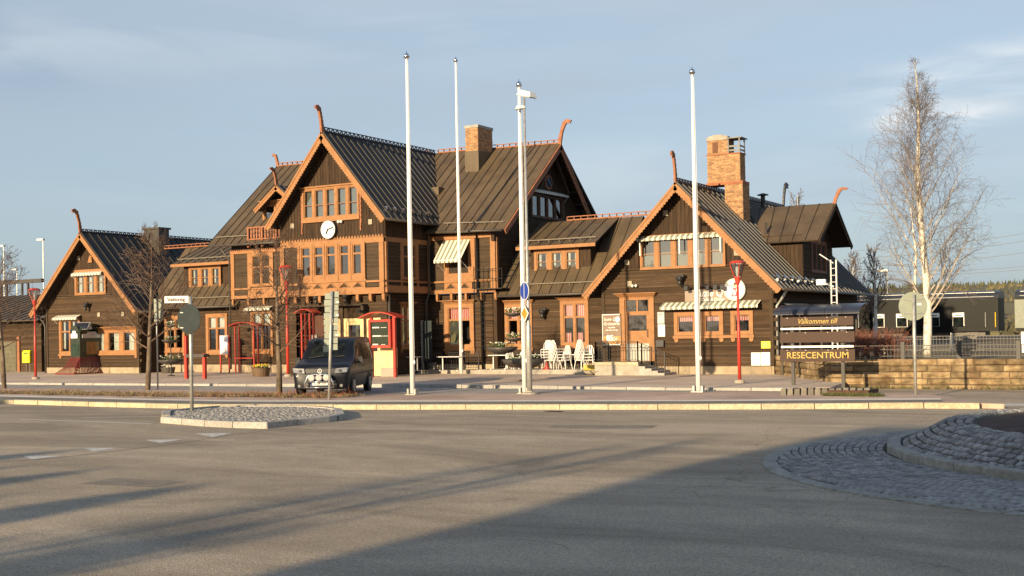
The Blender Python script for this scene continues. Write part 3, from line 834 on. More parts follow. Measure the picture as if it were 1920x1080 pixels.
def awning(pl, a0, a1, z1, z0, depth, val=0.12, mtl=None, arms=True, name='awning'):
    """sloping striped cloth from (z1, wall) to (z0, depth) with a scalloped valance"""
    mb = MB(); P = pl.p; n = max(6, int((a1 - a0) / .11)); dd = 0.05
    for k in range(n):
        x0 = a0 + (a1 - a0) * k / n; x1 = a0 + (a1 - a0) * (k + 1) / n
        sag = 0.012 * (k % 2)
        mb.poly([P(x0, depth, z0), P(x1, depth, z0), P(x1, dd, z1), P(x0, dd, z1)])
        mb.poly([P(x0, depth, z0 - .003), P(x0, dd, z1 - .012), P(x1, dd, z1 - .012), P(x1, depth, z0 - .003)])
        xm = (x0 + x1) / 2; lo = z0 - val
        mb.poly([P(x0, depth, lo + .035), P(xm, depth + .008, lo), P(x1, depth, lo + .035), P(x1, depth, z0), P(x0, depth, z0)])
    aw = mb.build(name, mtl or AWN, st)
    if arms:
        mb = MB()
        for x in (a0 + .04, a1 - .04):
            mb.bar(P(x, depth - .01, z0 - .02), P(x, 0.03, z0 - (z1 - z0) * .2 - .35), .022)
        mb.bar(P(a0, depth - .01, z0 - .01), P(a1, depth - .01, z0 - .01), .025)
        mb.build('awning_arm', WHITEP, aw)
    return aw
def roof(name, e0, e1, r1, r0, pan, mtl, seam, thick=0.06):
    """a roof slope: eave e0-e1, ridge r0-r1, split into metal pans"""
    e0, e1, r0, r1 = map(Vector, (e0, e1, r0, r1))
    n = max(1, round((e1 - e0).length / pan))
    nrm = (e1 - e0).cross(r0 - e0).normalized()
    if nrm.z < 0: nrm = -nrm
    ro = MB()
    u = nrm * thick
    ro.hexa([e0 - u, e1 - u, r1 - u, r0 - u, e0 - nrm * .004, e1 - nrm * .004, r1 - nrm * .004, r0 - nrm * .004])
    rob = ro.build(name, SOFFIT, st)
    for k in range(n):
        t0, t1 = k / n, (k + 1) / n
        A, B, C, D = e0.lerp(e1, t0), e0.lerp(e1, t1), r0.lerp(r1, t1), r0.lerp(r1, t0)
        mb = MB(); j = nrm * R.uniform(0, .006)
        mb.hexa([A, B, C, D, A + nrm * .018 + j, B + nrm * .018 + j, C + nrm * .018 + j, D + nrm * .018 + j])
        mb.mi = 1
        mb.bar(A + nrm * .035, D + nrm * .035, .022, .05, up=nrm)
        mb.build('roof_panel', [mtl, seam], rob)
    return rob
def barge(pts_out, depth, y0, thick, mtl, scal=0.17, plane='F', name='bargeboard'):
    """board under the roof edge from pts_out[0] (tip) to pts_out[1] (apex), with a scalloped lower edge"""
    a = Vector(pts_out[0]); b_ = Vector(pts_out[1]); d = (b_ - a); ln = d.length; d.normalize()
    dn = Vector((0, 0, -1)) - d * Vector((0, 0, -1)).dot(d); dn.normalize()
    n = int(ln / scal); top = [a, b_]; low = []
    for k in range(n):
        for t in (0, .25, .5, .75):
            s = (k + t) * scal; low.append(a + d * s + dn * (depth - 0.035 + 0.05 * sin(pi * t)))
    low.append(b_ + Vector((0, 0, -depth * 1.35)))
    off = Vector((0, thick, 0)) if plane == 'F' else Vector((-thick, 0, 0))
    mb = MB(); out = [a] + low + [b_]
    # build as quads so the long outline stays clean
    N_ = len(low)
    for i in range(N_ - 1):
        t0, t1 = i / (N_ - 1), (i + 1) / (N_ - 1)
        p0, p1 = a.lerp(b_, t0), a.lerp(b_, t1)
        if i == N_ - 2: p1 = b_
        q0, q1 = low[i], low[i + 1]
        mb.hexa([q0, q1, q1 + off, q0 + off, p0, p1, p1 + off, p0 + off])
    # raised upper moulding
    o2 = Vector((0, -.03, 0)) if plane == 'F' else Vector((.03, 0, 0))
    mb.hexa([a + dn * .10 + o2, b_ + dn * .10 + o2, b_ + dn * .10, a + dn * .10, a + o2, b_ + o2, b_, a])
    return mb.build(name, mtl, st)
def crest(a, b_, mtl, style='tri', h=0.20, step=0.30):
    a = Vector(a); b_ = Vector(b_); d = b_ - a; n = max(2, int(d.length / step)); u = Vector((0, 0, 1)); mb = MB(); dn = d.normalized()
    mb.bar(a + u * .02, b_ + u * .02, .12, .07); mb.bar(a + u * h, b_ + u * h, .05, .045)
    for k in range(n + 1):
        p = a.lerp(b_, k / n)
        if style == 'tri':
            if k < n:
                q = a.lerp(b_, (k + 1) / n); wd = dn * .05
                mb.bar(p, p.lerp(q, .5) + u * h, .035, .06); mb.bar(p.lerp(q, .5) + u * h, q, .035, .06)
        else:
            q = dn * .045
            mb.bar(p - u * .02, p + u * h, .11, .035, up=dn)
    return mb.build('ridge_crest', mtl, st)
def dragon(base, fx, fy, h, mtl, lean=0.33, th=0.10, head=1.0):
    """carved ridge end: tapering curved neck with an open-jawed head that looks along (fx, fy)"""
    B = Vector(base); F = Vector((fx, fy, 0)).normalized(); U = Vector((0, 0, 1)); Sd = F.cross(U).normalized()
    def P(x, z): return B + F * x + U * z
    k = h
    front = [(0.02, -.35), (0.06 * k, 0.0), (lean * .35 * k, .40 * k), (lean * .70 * k, .72 * k), (lean * .92 * k, .84 * k), (lean * 1.25 * k, .83 * k), (lean * 1.50 * k, .80 * k), (lean * 1.45 * k, .86 * k), (lean * 1.25 * k, .885 * k),
             (lean * 1.55 * k, .90 * k), (lean * 1.60 * k, .96 * k), (lean * 1.2 * k, 1.0 * k), (lean * .95 * k, 1.03 * k), (lean * .82 * k, .99 * k)]
    back = []
    m_ = 7
    for i in range(m_ + 1):
        t = 1 - i / m_
        x = lean * .72 * k * t ** 1.7 - .16 * (1 - .35 * t); z = t * .93 * k - .35 * (1 - t)
        back.append((x, z)); 
        if i < m_: back.append((x - .045, z - .05 * k / 2))
    outl = [P(*q) - Sd * th / 2 for q in front + back]
    mb = MB()
    # strip triangulation by pairing front and back points
    f_ = [P(*q) for q in front]; bk = [P(*q) for q in back[::-1]]
    n = len(outl); base_ = len(mb.v)
    mb.v += [tuple(p) for p in outl] + [tuple(p + Sd * th) for p in outl]
    from mathutils.geometry import tessellate_polygon
    tris = tessellate_polygon([[Vector((q[0], q[1], 0)) for q in front + back]])
    for t in tris:
        mb.f.append(tuple(t)); mb.m.append(0); mb.f.append(tuple(i + n for i in reversed(t))); mb.m.append(0)
    for i in range(n):
        j = (i + 1) % n; mb.f.append((i, i + n, j + n, j)); mb.m.append(0)
    return mb.build('dragon_head', mtl, st)
def scallop_band(pl, a0, a1, z, h, mtl, step=0.17, proud=0.05, name='tooth_trim'):
    mb = MB(); n = int((a1 - a0) / step); P = pl.p
    for k in range(n):
        x0 = a0 + (a1 - a0) * k / n; x1 = a0 + (a1 - a0) * (k + 1) / n
        off = (0, -proud, 0) if pl.kind == 'F' else (proud, 0, 0)
        mb.prism([P(x0 + .005, 0, z), P(x1 - .005, 0, z), P((x0 + x1) / 2, 0, z + h)], off)
    return mb.build(name, mtl, st)
def trimbox(pl, a0, a1, d0, d1, z0, z1, name='trim_board', mtl=None):
    mb = MB(); pl.box(mb, a0, a1, d0, d1, z0, z1); return mb.build(name, mtl or TRIM, st)
def corbels(pl, a0, a1, zt, n, d=0.30, h=0.42, w_=0.13):
    for k in range(n):
        x = a0 + (a1 - a0 - w_) * k / max(1, n - 1); P = pl.p
        out = [P(x, -.30, zt), P(x, d * .15, zt), P(x, d * .15, zt - h * .75), P(x, 0.0, zt - h), P(x, -.12, zt - h * .95), P(x, -.12, zt - h * .45), P(x, -.28, zt - h * .35)]
        mb = MB(); mb.prism(out[::-1] if pl.kind == 'F' else out, (w_, 0, 0) if pl.kind == 'F' else (0, w_, 0)); mb.build('corbel', TRIM, st)
def tri_band(pl, rect, n, mtl=TRIM):
    """orange panel with n small dark pediments"""
    a0, a1, z0, z1 = rect; P = pl.p
    trimbox(pl, a0, a1, 0.0, .06, z0, z1)
    for k in range(n):
        c = a0 + (a1 - a0) * (k + .5) / n; hw = min(.26, (a1 - a0) / n * .36); zb = z0 + (z1 - z0) * .18; zt = z0 + (z1 - z0) * .80
        off = (0, -.008, 0) if pl.kind == 'F' else (.008, 0, 0)
        mb = MB(); mb.prism([P(c - hw, .06, zb), P(c + hw, .06, zb), P(c, .06, zt)], off); mb.build('pediment_panel', WOODP, st)
        mb = MB()
        mb.bar(P(c - hw - .06, .085, zb), P(c, .085, zt + .06), .05, .05); mb.bar(P(c + hw + .06, .085, zb), P(c, .085, zt + .06), .05, .05)
        mb.build('pediment', mtl, st)
def downpipe(pts, name='downpipe', r=0.05, mtl=None):
    mb = MB(); mb.tube(pts, r, 8); return mb.build(name, mtl or DP, st, smooth=True)
DP = mat('brown_pipe', (0.07, 0.06, 0.05), rough=0.5)
core = MB(); massw = MB(); massv = MB()

# ---------------- gabled wings (left and right are the same shape)
YF = 52.96; ZA = 9.15; ZT = 4.06; OH = 0.80; HW = 4.27; TE = 0.67; YB_ = 67.4
ZDIV = 5.27
def wing(cx, roofm, seamm, side_open, front_open, top_open, planked=True, pan=0.62):
    x0, x1 = cx - HW, cx + HW; slope = (ZA - ZT) / (HW + TE)
    F = Pl('F', YF); FU = Pl('F', YF - 0.03)
    wl = MB(); F.box(wl, x0, x1, -.3, 0.05, ZP - .1, ZP + 0.05); wo = wl.build('wall', PLINTH, st)
    zc = lambda z: (cx - (ZA - .12 - z) / slope, cx + (ZA - .12 - z) / slope)
    clap(F, wo, x0, x1, ZP + .36, ZDIV, front_open, row=0.188, clip=zc, core=core)
    boards(FU, wo, x0, x1, ZDIV + .0, lambda a: ZA - .12 - abs(a - cx) * slope if ZA - .12 - abs(a - cx) * slope > ZDIV else ZDIV, top_open, wd=0.20, core=core)
    trimbox(F, zc(ZDIV)[0] + .02, zc(ZDIV)[1] - .02, 0.0, .085, ZDIV - .07, ZDIV - .003, 'string_course', WOODP)
    # stone plinth in blocks
    a = x0
    while a < x1 - .05:
        b_ = min(a + R.uniform(.9, 1.8), x1)
        mb = MB(); F.box(mb, a + .008, b_ - .008, -.05, 0.07 + R.uniform(-.01, .02), ZP - .02, ZP + .36 - .004); mb.build('stone', PLINTH, wo); a = b_
    # side wall facing +X
    Sd = Pl('S', x1)
    clap(Sd, wo, YF, YB_, ZP + .36, ZT + .5, side_open, row=0.188, mass=massw, core=core)
    Sd.box(massw, YF, YB_, -.02, .05, ZP, ZP + .35)
    Pl('S', x0 + .16).box(core, YF, YB_, -.15, 0, ZP, ZT + .4); Pl('F', YB_).box(core, x0, x1, -.1, 0.0, ZP, ZT + .5)
    mb = MB(); mb.prism([(x0, YB_ - .05, ZT + .4), (x1, YB_ - .05, ZT + .4), (cx, YB_ - .05, ZA - .2)], (0, .1, 0)); mb.build('gable_wall', WOODV, st)
    # corner posts with log ends
    for xx in (x0, x1 - .16): mb = MB(); F.box(mb, xx, xx + .16, 0.0, .075, ZP + .36, ZT + .3); mb.build('corner_board', WOODP, st)
    for k in range(9):
        z = ZP + .7 + k * .42; mb = MB(); mb.box(x1, x1 + .16, YF - .02, YF + .14, z, z + .17); mb.build('log_end', WOODP, st)
    # roof
    y0, y1 = YF - OH, YB_ + .8
    xl, xr = x0 - TE, x1 + TE
    roof('roof', (xr, y0, ZT), (xr, y1, ZT), (cx, y1, ZA), (cx, y0, ZA), pan, roofm, seamm)
    roof('roof', (xl, y1, ZT), (xl, y0, ZT), (cx, y0, ZA), (cx, y1, ZA), pan, roofm, seamm)
    off = .06
    barge(((xl, y0 - off, ZT - .02), (cx, y0 - off, ZA - .02)), .30, 0, .055, TRIM)
    barge(((xr, y0 - off, ZT - .02), (cx, y0 - off, ZA - .02)), .30, 0, .055, TRIM)
    crest((cx, y0, ZA + .03), (cx, y1, ZA + .03), SEAMK, 'tri', .17, .34)
    # under-eave rafters
    mb = MB()
    for k in range(int((y1 - y0) / .9)):
        y = YF + .2 + k * .9; mb.bar((xr - .04, y, ZT - .03), (xr - .75, y, ZT + .69), .07, .1)
    mb.build('rafter_ends', SOFFIT, st)
    # gutter
    mb = MB(); mb.tube([(xr + .05, y0, ZT - .03), (xr + .05, y1, ZT - .06)], .065, 8); mb.build('gutter', DP, st, smooth=True)
SEAMK = mat('ridge_crest_paint', (0.035, 0.030, 0.030), rough=0.5)
CXR, CXL = -21.63, -61.92
F = Pl('F', YF); FU = Pl('F', YF - .03)
# right wing openings
opR = []; topR = []
ru = FU.rect(1201, 438, 1361, 503)
topR.append(window(FU, ru, cols=5, fw=.10, mull=.20, sash_rows=(1,), muntin={0: (.45,)}, curtain=('half', CURTAINB), glass=GLASSU, proud=.10))
awning(FU, ru[0] - .05, ru[1] - .12, ru[3] + .0, ru[3] - .16, .34, val=.13, arms=False)
for t_ in (0.02, .49, .96):
    x = ru[0] + (ru[1] - ru[0]) * t_; trimbox(FU, x, x + .05, .3, .33, ru[3] - .95, ru[3] - .2, 'awning_arm', WHITEP)
# three cafe windows
wr = [F.rect(1265, 585, 1308, 635), F.rect(1316, 584, 1357, 634), F.rect(1371, 583, 1413, 633)]
for i, r_ in enumerate(wr):
    r_ = (r_[0], r_[1], wr[1][2] + .14, wr[1][3])
    opR.append(window(F, r_, cols=1, fw=.17, sash_rows=(1,), curtain=('top' if True else 0, CURTAINR), proud=.09, name='window'))
mb = MB(); F.box(mb, wr[0][0] - .05, wr[2][1] + .05, 0, .13, wr[1][2] - .0, wr[1][2] + .13); sl = mb.build('window_shelf', TRIM, st)
for r_ in wr:
    for x in (r_[0], r_[1] - .2):
        mb = MB(); mb.prism([F.p(x + .1 + .1 * cos(pi + pi * k / 8), 0, wr[1][2] - .08 + .1 * sin(pi + pi * k / 8)) for k in range(9)] + [F.p(x + .2, 0, wr[1][2]), F.p(x, 0, wr[1][2])], (0, -.09, 0)); mb.build('shelf_bracket', TRIM, sl)
ar = F.rect(1245, 567, 1428, 582)
awning(F, ar[0], ar[1], ar[3] + .05, ar[3] - .17, .55, val=.14, arms=False)
# door
dr = F.rect(1164, 556, 1228, 677)
ZDOOR = dr[2]
mb = MB(); fwd = .26
F.box(mb, dr[0], dr[0] + fwd, 0, .10, ZDOOR, dr[3]); F.box(mb, dr[1] - fwd, dr[1], 0, .10, ZDOOR, dr[3]); F.box(mb, dr[0] + fwd, dr[1] - fwd, 0, .096, dr[3] - .16, dr[3])
F.hex(mb, (dr[0] - .05, dr[1] + .05, dr[1] + .16, dr[0] - .16), 0, .16, dr[3] + .003, dr[3] + .13, .3); F.box(mb, dr[0] - .2, dr[1] + .2, 0, .34, dr[3] + .133, dr[3] + .17)
n_ = 16
for k in range(n_): x = dr[0] + (dr[1] - dr[0]) * (k + .2) / n_; F.box(mb, x, x + .045, .1, .14, dr[3] - .07, dr[3] + .002)
door = mb.build('door', TRIM, st)
i0, i1 = dr[0] + fwd, dr[1] - fwd; zt = dr[3] - .16; ztr = F.h(1195, 586)[1]; zgl0 = F.h(1195, 620)[1]; zgl1 = F.h(1195, 591)[1]; zk = F.h(1195, 643)[1]
mb = MB()
F.box(mb, i0, i1, -.05, .02, ztr - .06, ztr + .06)
F.box(mb, i0, i0 + .16, -.05, .012, ZDOOR, ztr - .06); F.box(mb, i1 - .16, i1, -.05, .012, ZDOOR, ztr - .06)
F.box(mb, i0 + .16, i1 - .16, -.05, .01, zk, zgl0); F.box(mb, i0 + .16, i1 - .16, -.05, .01, zgl1, ztr - .06); F.box(mb, i0 + .16, i1 - .16, -.05, .004, ZDOOR, zk)
F.box(mb, i0, i0 + .06, -.05, .015, ztr + .06, zt); F.box(mb, i1 - .06, i1, -.05, .015, ztr + .06, zt); F.box(mb, (i0 + i1) / 2 - .04, (i0 + i1) / 2 + .04, -.05, .015, ztr + .06, zt)
mb.build('door_leaf', TRIM, door)
for (x0_, x1_, z0_, z1_) in ((i0 + .06, (i0 + i1) / 2 - .04, ztr + .06, zt), ((i0 + i1) / 2 + .04, i1 - .06, ztr + .06, zt), (i0 + .16, i1 - .16, zgl0, zgl1)):
    mb = MB(); mb.poly([F.p(x0_, -.02, z0_), F.p(x1_, -.02, z0_), F.p(x1_, -.02, z1_), F.p(x0_, -.02, z1_)]); mb.build('pane', GLASS, door)
mb = MB(); F.box(mb, i0 + .04, i1 - .04, .014, .03, ZDOOR + .02, zk - .03); mb.build('kick_plate', mat('kick_plate_metal', (0.42, 0.41, 0.36), rough=.6, var=.08), door)
mb = MB(); mb.tube([F.p(i1 - .10, .02, zk + .25), F.p(i1 - .10, .09, zk + .28), F.p(i1 - .10, .09, zk + .62), F.p(i1 - .10, .02, zk + .65)], .016, 6); mb.build('handle', STEELB, door)
F.box(room, dr[0], dr[1], -1.2, -1.15, ZDOOR, dr[3])
opR.append((dr[0] + .05, dr[1] - .05, ZP, dr[3] - .02))
wing(CXR, ROOF_SHADED, SEAMD, [], opR, topR)
dragon((CXR, YF - OH - .02, ZA + .12), 0, -1, height_at(CXR, YF - OH, 285) - ZA - .12, TRIMD, lean=.22)
hd = height_at(CXR, YB_ + .8, 345) - ZA
dragon((CXR, YB_ + .8, ZA + .1), 0, 1, max(hd, 1.0), SEAMK, lean=.4)

# left wing openings
opL = []; topL = []
lu = FU.rect(142, 505, 200, 553)
topL.append(window(FU, lu, cols=3, fw=.16, mull=.26, sash_rows=(1,), muntin={0: (.5,)}, glass=GLASSU, curtain=('left', CURTAIN), proud=.1))
awning(FU, lu[0] - .05, lu[1] - .15, lu[3] - .12, lu[3] - .26, .34, val=.16, arms=True)
mb = MB(); mb.prism([FU.p(x, .03, z) for x, z in ((CXL - .12, 7.25), (CXL + .28, 7.25), (CXL + .22, 7.7), (CXL + .05, 7.7))], (0, -.1, 0)); mb.build('vent_cover', TRIM, st)
lt = F.rect(173, 617, 258, 663)
opL.append(window(F, lt, cols=3, fw=.20, mull=.38, sash_rows=(1,), curtain=('right', CURTAIN), hood=True, sill='ends', proud=.1))
ld = F.rect(113, 596, 152, 664)
opL.append(window(F, ld, cols=2, fw=.18, mull=.10, sash_rows=(.35, .65), curtain=('sides', CURTAIN), sill='ends', proud=.1))
awning(F, ld[0] - .22, ld[1] + .12, ld[3] + .18, ld[3] + .0, .45, val=.15)
wing(CXL, ROOF_SHADED, SEAMD, [], opL, topL)
dragon((CXL, YF - OH - .02, ZA + .12), 0, -1, height_at(CXL, YF - OH, 393) - ZA - .12, TRIMD, lean=.3)
downpipe([(CXL - HW - .55, YF - .3, ZT - .1), (CXL - HW - .2, YF - .1, ZT - .5), (CXL - HW - .05, YF - .1, ZT - .8), (CXL - HW - .05, YF - .1, ZP)], r=.055)

# ---------------- main gable
YM = 50.0; M_ = Pl('F', YM); MU = Pl('F', YM - .03)
mx0 = M_.h(528, 500)[0]; mx1 = M_.h(721.5, 490)[0]; mc = (mx0 + mx1) / 2
tl = hit(497, 425, Y=YM - .8); tr_ = hit(723, 411, Y=YM - .8); ap = hit(598, 249, Y=YM - .8)
mtz = (tl.z + tr_.z) / 2; maz = ap.z + .05; mtx = (tr_.x - tl.x) / 2; mc = (tl.x + tr_.x) / 2
mslope = (maz - mtz) / mtx
ztooth = M_.h(625, 449)[1]; zw0 = M_.h(625, 527)[1]; zb1 = M_.h(625, 542)[1]; zb0 = M_.h(625, 549)[1]; zcb = M_.h(625, 553)[1]
mtop = []
mu = MU.rect(569, 350, 675, 409)
mtop.append(window(MU, mu, cols=5, fw=.10, mull=.17, sash_rows=(1,), muntin={0: (.45,)}, glass=GLASSU, curtain=('full', CURTAINB), proud=.12, hood=False))
trimbox(MU, mu[0] - .15, mu[1] + .12, 0, .2, mu[3] + .003, mu[3] + .08); trimbox(MU, mu[0] - .05, mu[1] + .05, 0, .16, mu[2] - .17, mu[2] - .003)
for xx in (mu[0] - .12, mu[1] + .02):
    mb = MB(); zz = mu[3]; k = 0
    while zz > mu[2] - .75:
        wd_ = .10 if zz > mu[2] - .3 else .07
        MU.box(mb, xx + .01 * (k % 2), xx + wd_ + .02 * (k % 2), .03, .09, zz - .12, zz - .005); zz -= .12; k += 1
    mb.build('hanging_trim', TRIMD, st)
mwl = MB(); M_.box(mwl, mx0 + .1, mx1 - .1, -.4, -.35, ZP, ZP + .3); mwo = mwl.build('wall', PLINTH, st)
zupper = lambda a: max(ztooth, maz - .12 - abs(a - mc) * mslope)
boards(MU, mwo, mx0, mx1, ztooth - .04, lambda a: zupper(a), mtop, wd=.20, core=core)
scallop_band(Pl('F', YM - .055), mx0, mx1, ztooth - .02, .16, TRIM, .19, .03)
# upper storey: five tall windows and side panels
MF = M_
trimbox(MF, mx0, mx1, 0, .09, ztooth - .30, ztooth - .03, 'frieze')
pts5 = [(567, 585), (591, 609), (614, 632), (639, 657), (663, 681)]
openM = []
wz1 = MF.h(625, 457)[1]
for i, (p0, p1) in enumerate(pts5):
    a0 = MF.h(p0 - 2.5, 495)[0]; a1 = MF.h(p1 + 1, 495)[0]
    cur = ('full', CURTAINB) if i in (0, 1, 3) else None
    if i == 4: cur = ('right', CURTAIN)
    openM.append(window(MF, (a0, a1, zw0, wz1 - .02), cols=1, fw=.10, sash_rows=(.30, .70), glass=GLASSU if i < 3 else GLASS, curtain=cur, proud=.10, bottom_panel=.22))
for i in range(6):
    xa = (MF.h(pts5[i - 1][1] + 1, 495)[0]) if i > 0 else MF.h(561, 495)[0]
    xb = (MF.h(pts5[i][0] - 2.5, 495)[0]) if i < 5 else MF.h(687, 495)[0]
    trimbox(MF, xa + .003, xb - .003, 0, .13, zw0 + .02, wz1 - .004, 'pilaster')
pl0, pl1 = MF.h(535, 495)[0], MF.h(560, 495)[0]; pr0, pr1 = MF.h(688, 490)[0], MF.h(713, 490)[0]
def panel(pl, a0, a1, z0, z1):
    mb = MB(); pl.box(mb, a0, a1, -.02, .0, z0, z1); z = z0
    while z < z1 - .02:
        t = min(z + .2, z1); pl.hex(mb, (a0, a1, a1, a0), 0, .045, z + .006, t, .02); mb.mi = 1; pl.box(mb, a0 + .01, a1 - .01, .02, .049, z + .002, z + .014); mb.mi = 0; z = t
    mb.build('cladding_panel', [WOODP, LIT_EDGE], st)
zp0, zp1 = MF.h(625, 529)[1], MF.h(625, 458)[1]
for (a0, a1) in ((pl0, pl1), (pr0, pr1)):
    panel(MF, a0, a1, zp0, zp1)
trimbox(MF, mx0, pl0, 0, .11, zb1, ztooth - .31, 'corner_board'); trimbox(MF, pl1, MF.h(561, 495)[0], 0, .11, zp0, ztooth - .31, 'corner_board')
trimbox(MF, pr1, mx1, 0, .11, zb1, ztooth - .31, 'corner_board'); trimbox(MF, pl1 + .001, pr0, 0, .05, wz1, ztooth - .302, 'frieze')
trimbox(MF, MF.h(561, 495)[0], pr0, 0, .125, zw0 - .08, zw0 + .018, 'sill_board'); trimbox(MF, mx0 + .01, pl1, 0, .125, zp0 - .10, zp0 - .003, 'sill_board'); trimbox(MF, pr0 + .003, mx1 - .01, 0, .128, zp0 - .10, zp0 - .003, 'sill_board')
tri_band(MF, (MF.h(561, 535)[0], MF.h(686, 535)[0], zb1, zw0 - .083), 5)
panel(MF, pr0 + .02, pr1 - .0, zb1 + .06, zp0 - .12); panel(MF, pl0, pl1, zb1 + .06, zp0 - .12)
trimbox(MF, mx0, mx1, -.05, .12, zb0 - .13, zb1 - .003, 'jetty_board')
corbels(MF, mx0 + .02, mx1 - .02, zb0 - .133, 9, d=.4, h=.36, w_=.17)
MF.box(core, mx0, mx1, -.2, -.02, zb0, ztooth)
MF.box(core, mx0, mx1, -.45, -.0, zb0 - .05, zb0 + .02)
# lower storey, set back under the jetty
ML = Pl('F', YM + .32); lx0, lx1 = mx0 + .15, mx1 - .12
zlt = zb0 - .08
opml = []
pz = ML.h(620, 575)[1]
# porch recess on the left, two pale doors on the right
pr = (ML.h(556, 620)[0], ML.h(612, 620)[0], ZP, pz); opml.append(pr)
P = ML.p
mb = MB(); ML.box(mb, pr[0], pr[1], -1.5, -1.42, ZP, pz + .1); ML.box(mb, pr[0] - .05, pr[0], -1.42, 0, ZP, pz + .1); ML.box(mb, pr[1], pr[1] + .05, -1.42, 0, ZP, pz + .1)
mb.build('porch_lining', mat('red_brown_wood', (0.085, 0.03, 0.018), rough=.7, var=.2, scale=2, stretch=(6, 6, 1)), st)
mb = MB(); mb.box(pr[0] + .3, pr[0] + .72, YM + 1.2, YM + 1.24, 2.1, 2.4); mb.build('notice', PRINT, st)
CREAM = mat('cream_paint', (0.70, 0.54, 0.27), rough=.6, var=.06)
for (x0_, x1_, y0_, g0, g1) in ((603, 641, 598, 611, 633), (647, 684, 597, 655, 676), (690, 716, 596, 697, 710)):
    a0, a1 = ML.h(x0_, 640)[0], ML.h(x1_, 640)[0]; zt_ = ML.h((x0_ + x1_) / 2, y0_)[1]
    if x0_ == 603: a0 += .35
    a1 = min(a1, lx1 - .05)
    mb = MB(); f_ = .16
    ML.box(mb, a0, a0 + f_, 0, .09, ZP, zt_); ML.box(mb, a1 - f_, a1, 0, .09, ZP, zt_); ML.box(mb, a0 + f_, a1 - f_, 0, .086, zt_ - f_, zt_)
    dd_ = mb.build('door', CREAM, st)
    mb = MB(); q0, q1 = a0 + f_, a1 - f_; gz0 = ZP + 1.25; gz1 = zt_ - f_ - .18
    ML.box(mb, q0, q0 + .1, -.05, .03, ZP, zt_ - f_); ML.box(mb, q1 - .1, q1, -.05, .03, ZP, zt_ - f_); ML.box(mb, q0 + .1, q1 - .1, -.05, .028, ZP, gz0); ML.box(mb, q0 + .1, q1 - .1, -.05, .028, gz1, zt_ - f_)
    mb.build('door_leaf', CREAM, dd_)
    mb = MB(); mb.poly([P(q0 + .1, -.01, gz0), P(q1 - .1, -.01, gz0), P(q1 - .1, -.01, gz1), P(q0 + .1, -.01, gz1)]); mb.build('pane', GLASS, dd_)
    ML.box(room, a0, a1, -1.2, -1.15, ZP, zt_)
    opml.append((a0 + .05, a1 - .05, ZP, zt_ - .03))
clap(ML, mwo, lx0, lx1, ZP + .3, zlt, opml, row=.19, mass=massw, core=core)
ML.box(massw, lx0, pr[0] - .05, -.1, .06, ZP, ZP + .3)
mb = MB(); ML.box(mb, pr[0] - .5, ML.h(690, 575)[0], 0, .55, pz + .0, pz + .07); ML.box(mb, ML.h(687, 575)[0], ML.h(692, 580)[0], 0, .5, pz - .25, pz - .003); mb.build('porch_canopy', SOFFIT, st)
trimbox(ML, ML.h(641, 620)[0], ML.h(646, 620)[0], 0, .12, ZP, pz - .003, 'porch_post', WOODP)
# side wall of the main gable
SX = Pl('S', mx1); YBU = 54.06
for (y0_, y1_) in ((YM, YM + .16), (YM + 1.28, YM + 1.42), (YM + 2.75, YM + 2.9), (YBU - .25, YBU - .1)):
    trimbox(SX, y0_, y1_, 0, .09, zb1, ztooth - .06, 'corner_board')
trimbox(SX, YM + .0, YBU, 0, .095, ztooth - .28, ztooth - .04, 'frieze'); trimbox(SX, YM, YBU, 0, .1, zp0 - .1, zp0 - .004, 'sill_board'); trimbox(SX, YM, YBU, 0, .12, zb0 - .08, zb1 + .08, 'jetty_board')
scallop_band(Pl('S', mx1 + .02), YM, YBU, ztooth - .02, .16, TRIM, .19, .03)
panel(SX, YM + .17, YM + 1.27, zp0, zp1); panel(SX, YM + 2.91, YBU - .26, zp0, zp1)
window(SX, (YM + 1.43, YM + 2.74, zw0, zp1), cols=2, fw=.12, mull=.12, sash_rows=(.35, .65), curtain=('sides', CURTAIN), proud=.09, glass=GLASSU)
panel(SX, YM + .17, YM + 1.27, zb1 + .1, zp0 - .11)
SX.box(core, YM, YBU, -.2, 0.0, zb0, ztooth + .05); SX.box(core, YM + .01, YBU + .4, -.5, -.01, zb0 - .14, zb0 + .0)
Pl('S', mx0 + .18).box(core, YM, YBU, -.2, 0.0, zb0, ztooth + .05)
boards(Pl('S', mx1 + .03), mwo, YM, 60, ztooth - .04, lambda a: mtz + .5, [], wd=.2, mass=massv, core=core)
Pl('S', mx0 + .1).box(core, YM, YBU, -.1, 0, ztooth, mtz + .4)
SL = Pl('S', mx1 - .28); lw = SL.rect(783, 572, 806, 650)
opn = window(SL, (51.6, 52.7, lw[2], lw[3]), cols=2, fw=.12, sash_rows=(.35, .65), hood=True, sill='ends', curtain=None)
clap(SL, mwo, YM + .32, YBU + .4, ZP + .3, zlt, [opn], mass=massw, core=core); SL.box(massw, YM + .32, YBU + .4, -.1, .06, ZP, ZP + .3)
Pl('S', lx0 + .16).box(core, YM + .4, YBU, -.1, 0, ZP, zlt)
downpipe([(mx1 + .35, YBU - .3, mtz - .1), (mx1 + .2, YBU - .35, mtz - .6), (mx1 + .2, YBU - .35, zb0), (mx1 - .1, YBU - .25, zb0 - .5), (mx1 - .1, YBU - .25, ZP)])
downpipe([(mx1 - .02, YM + .34, zlt), (mx1 - .02, YM + .34, ZP)], r=.06)
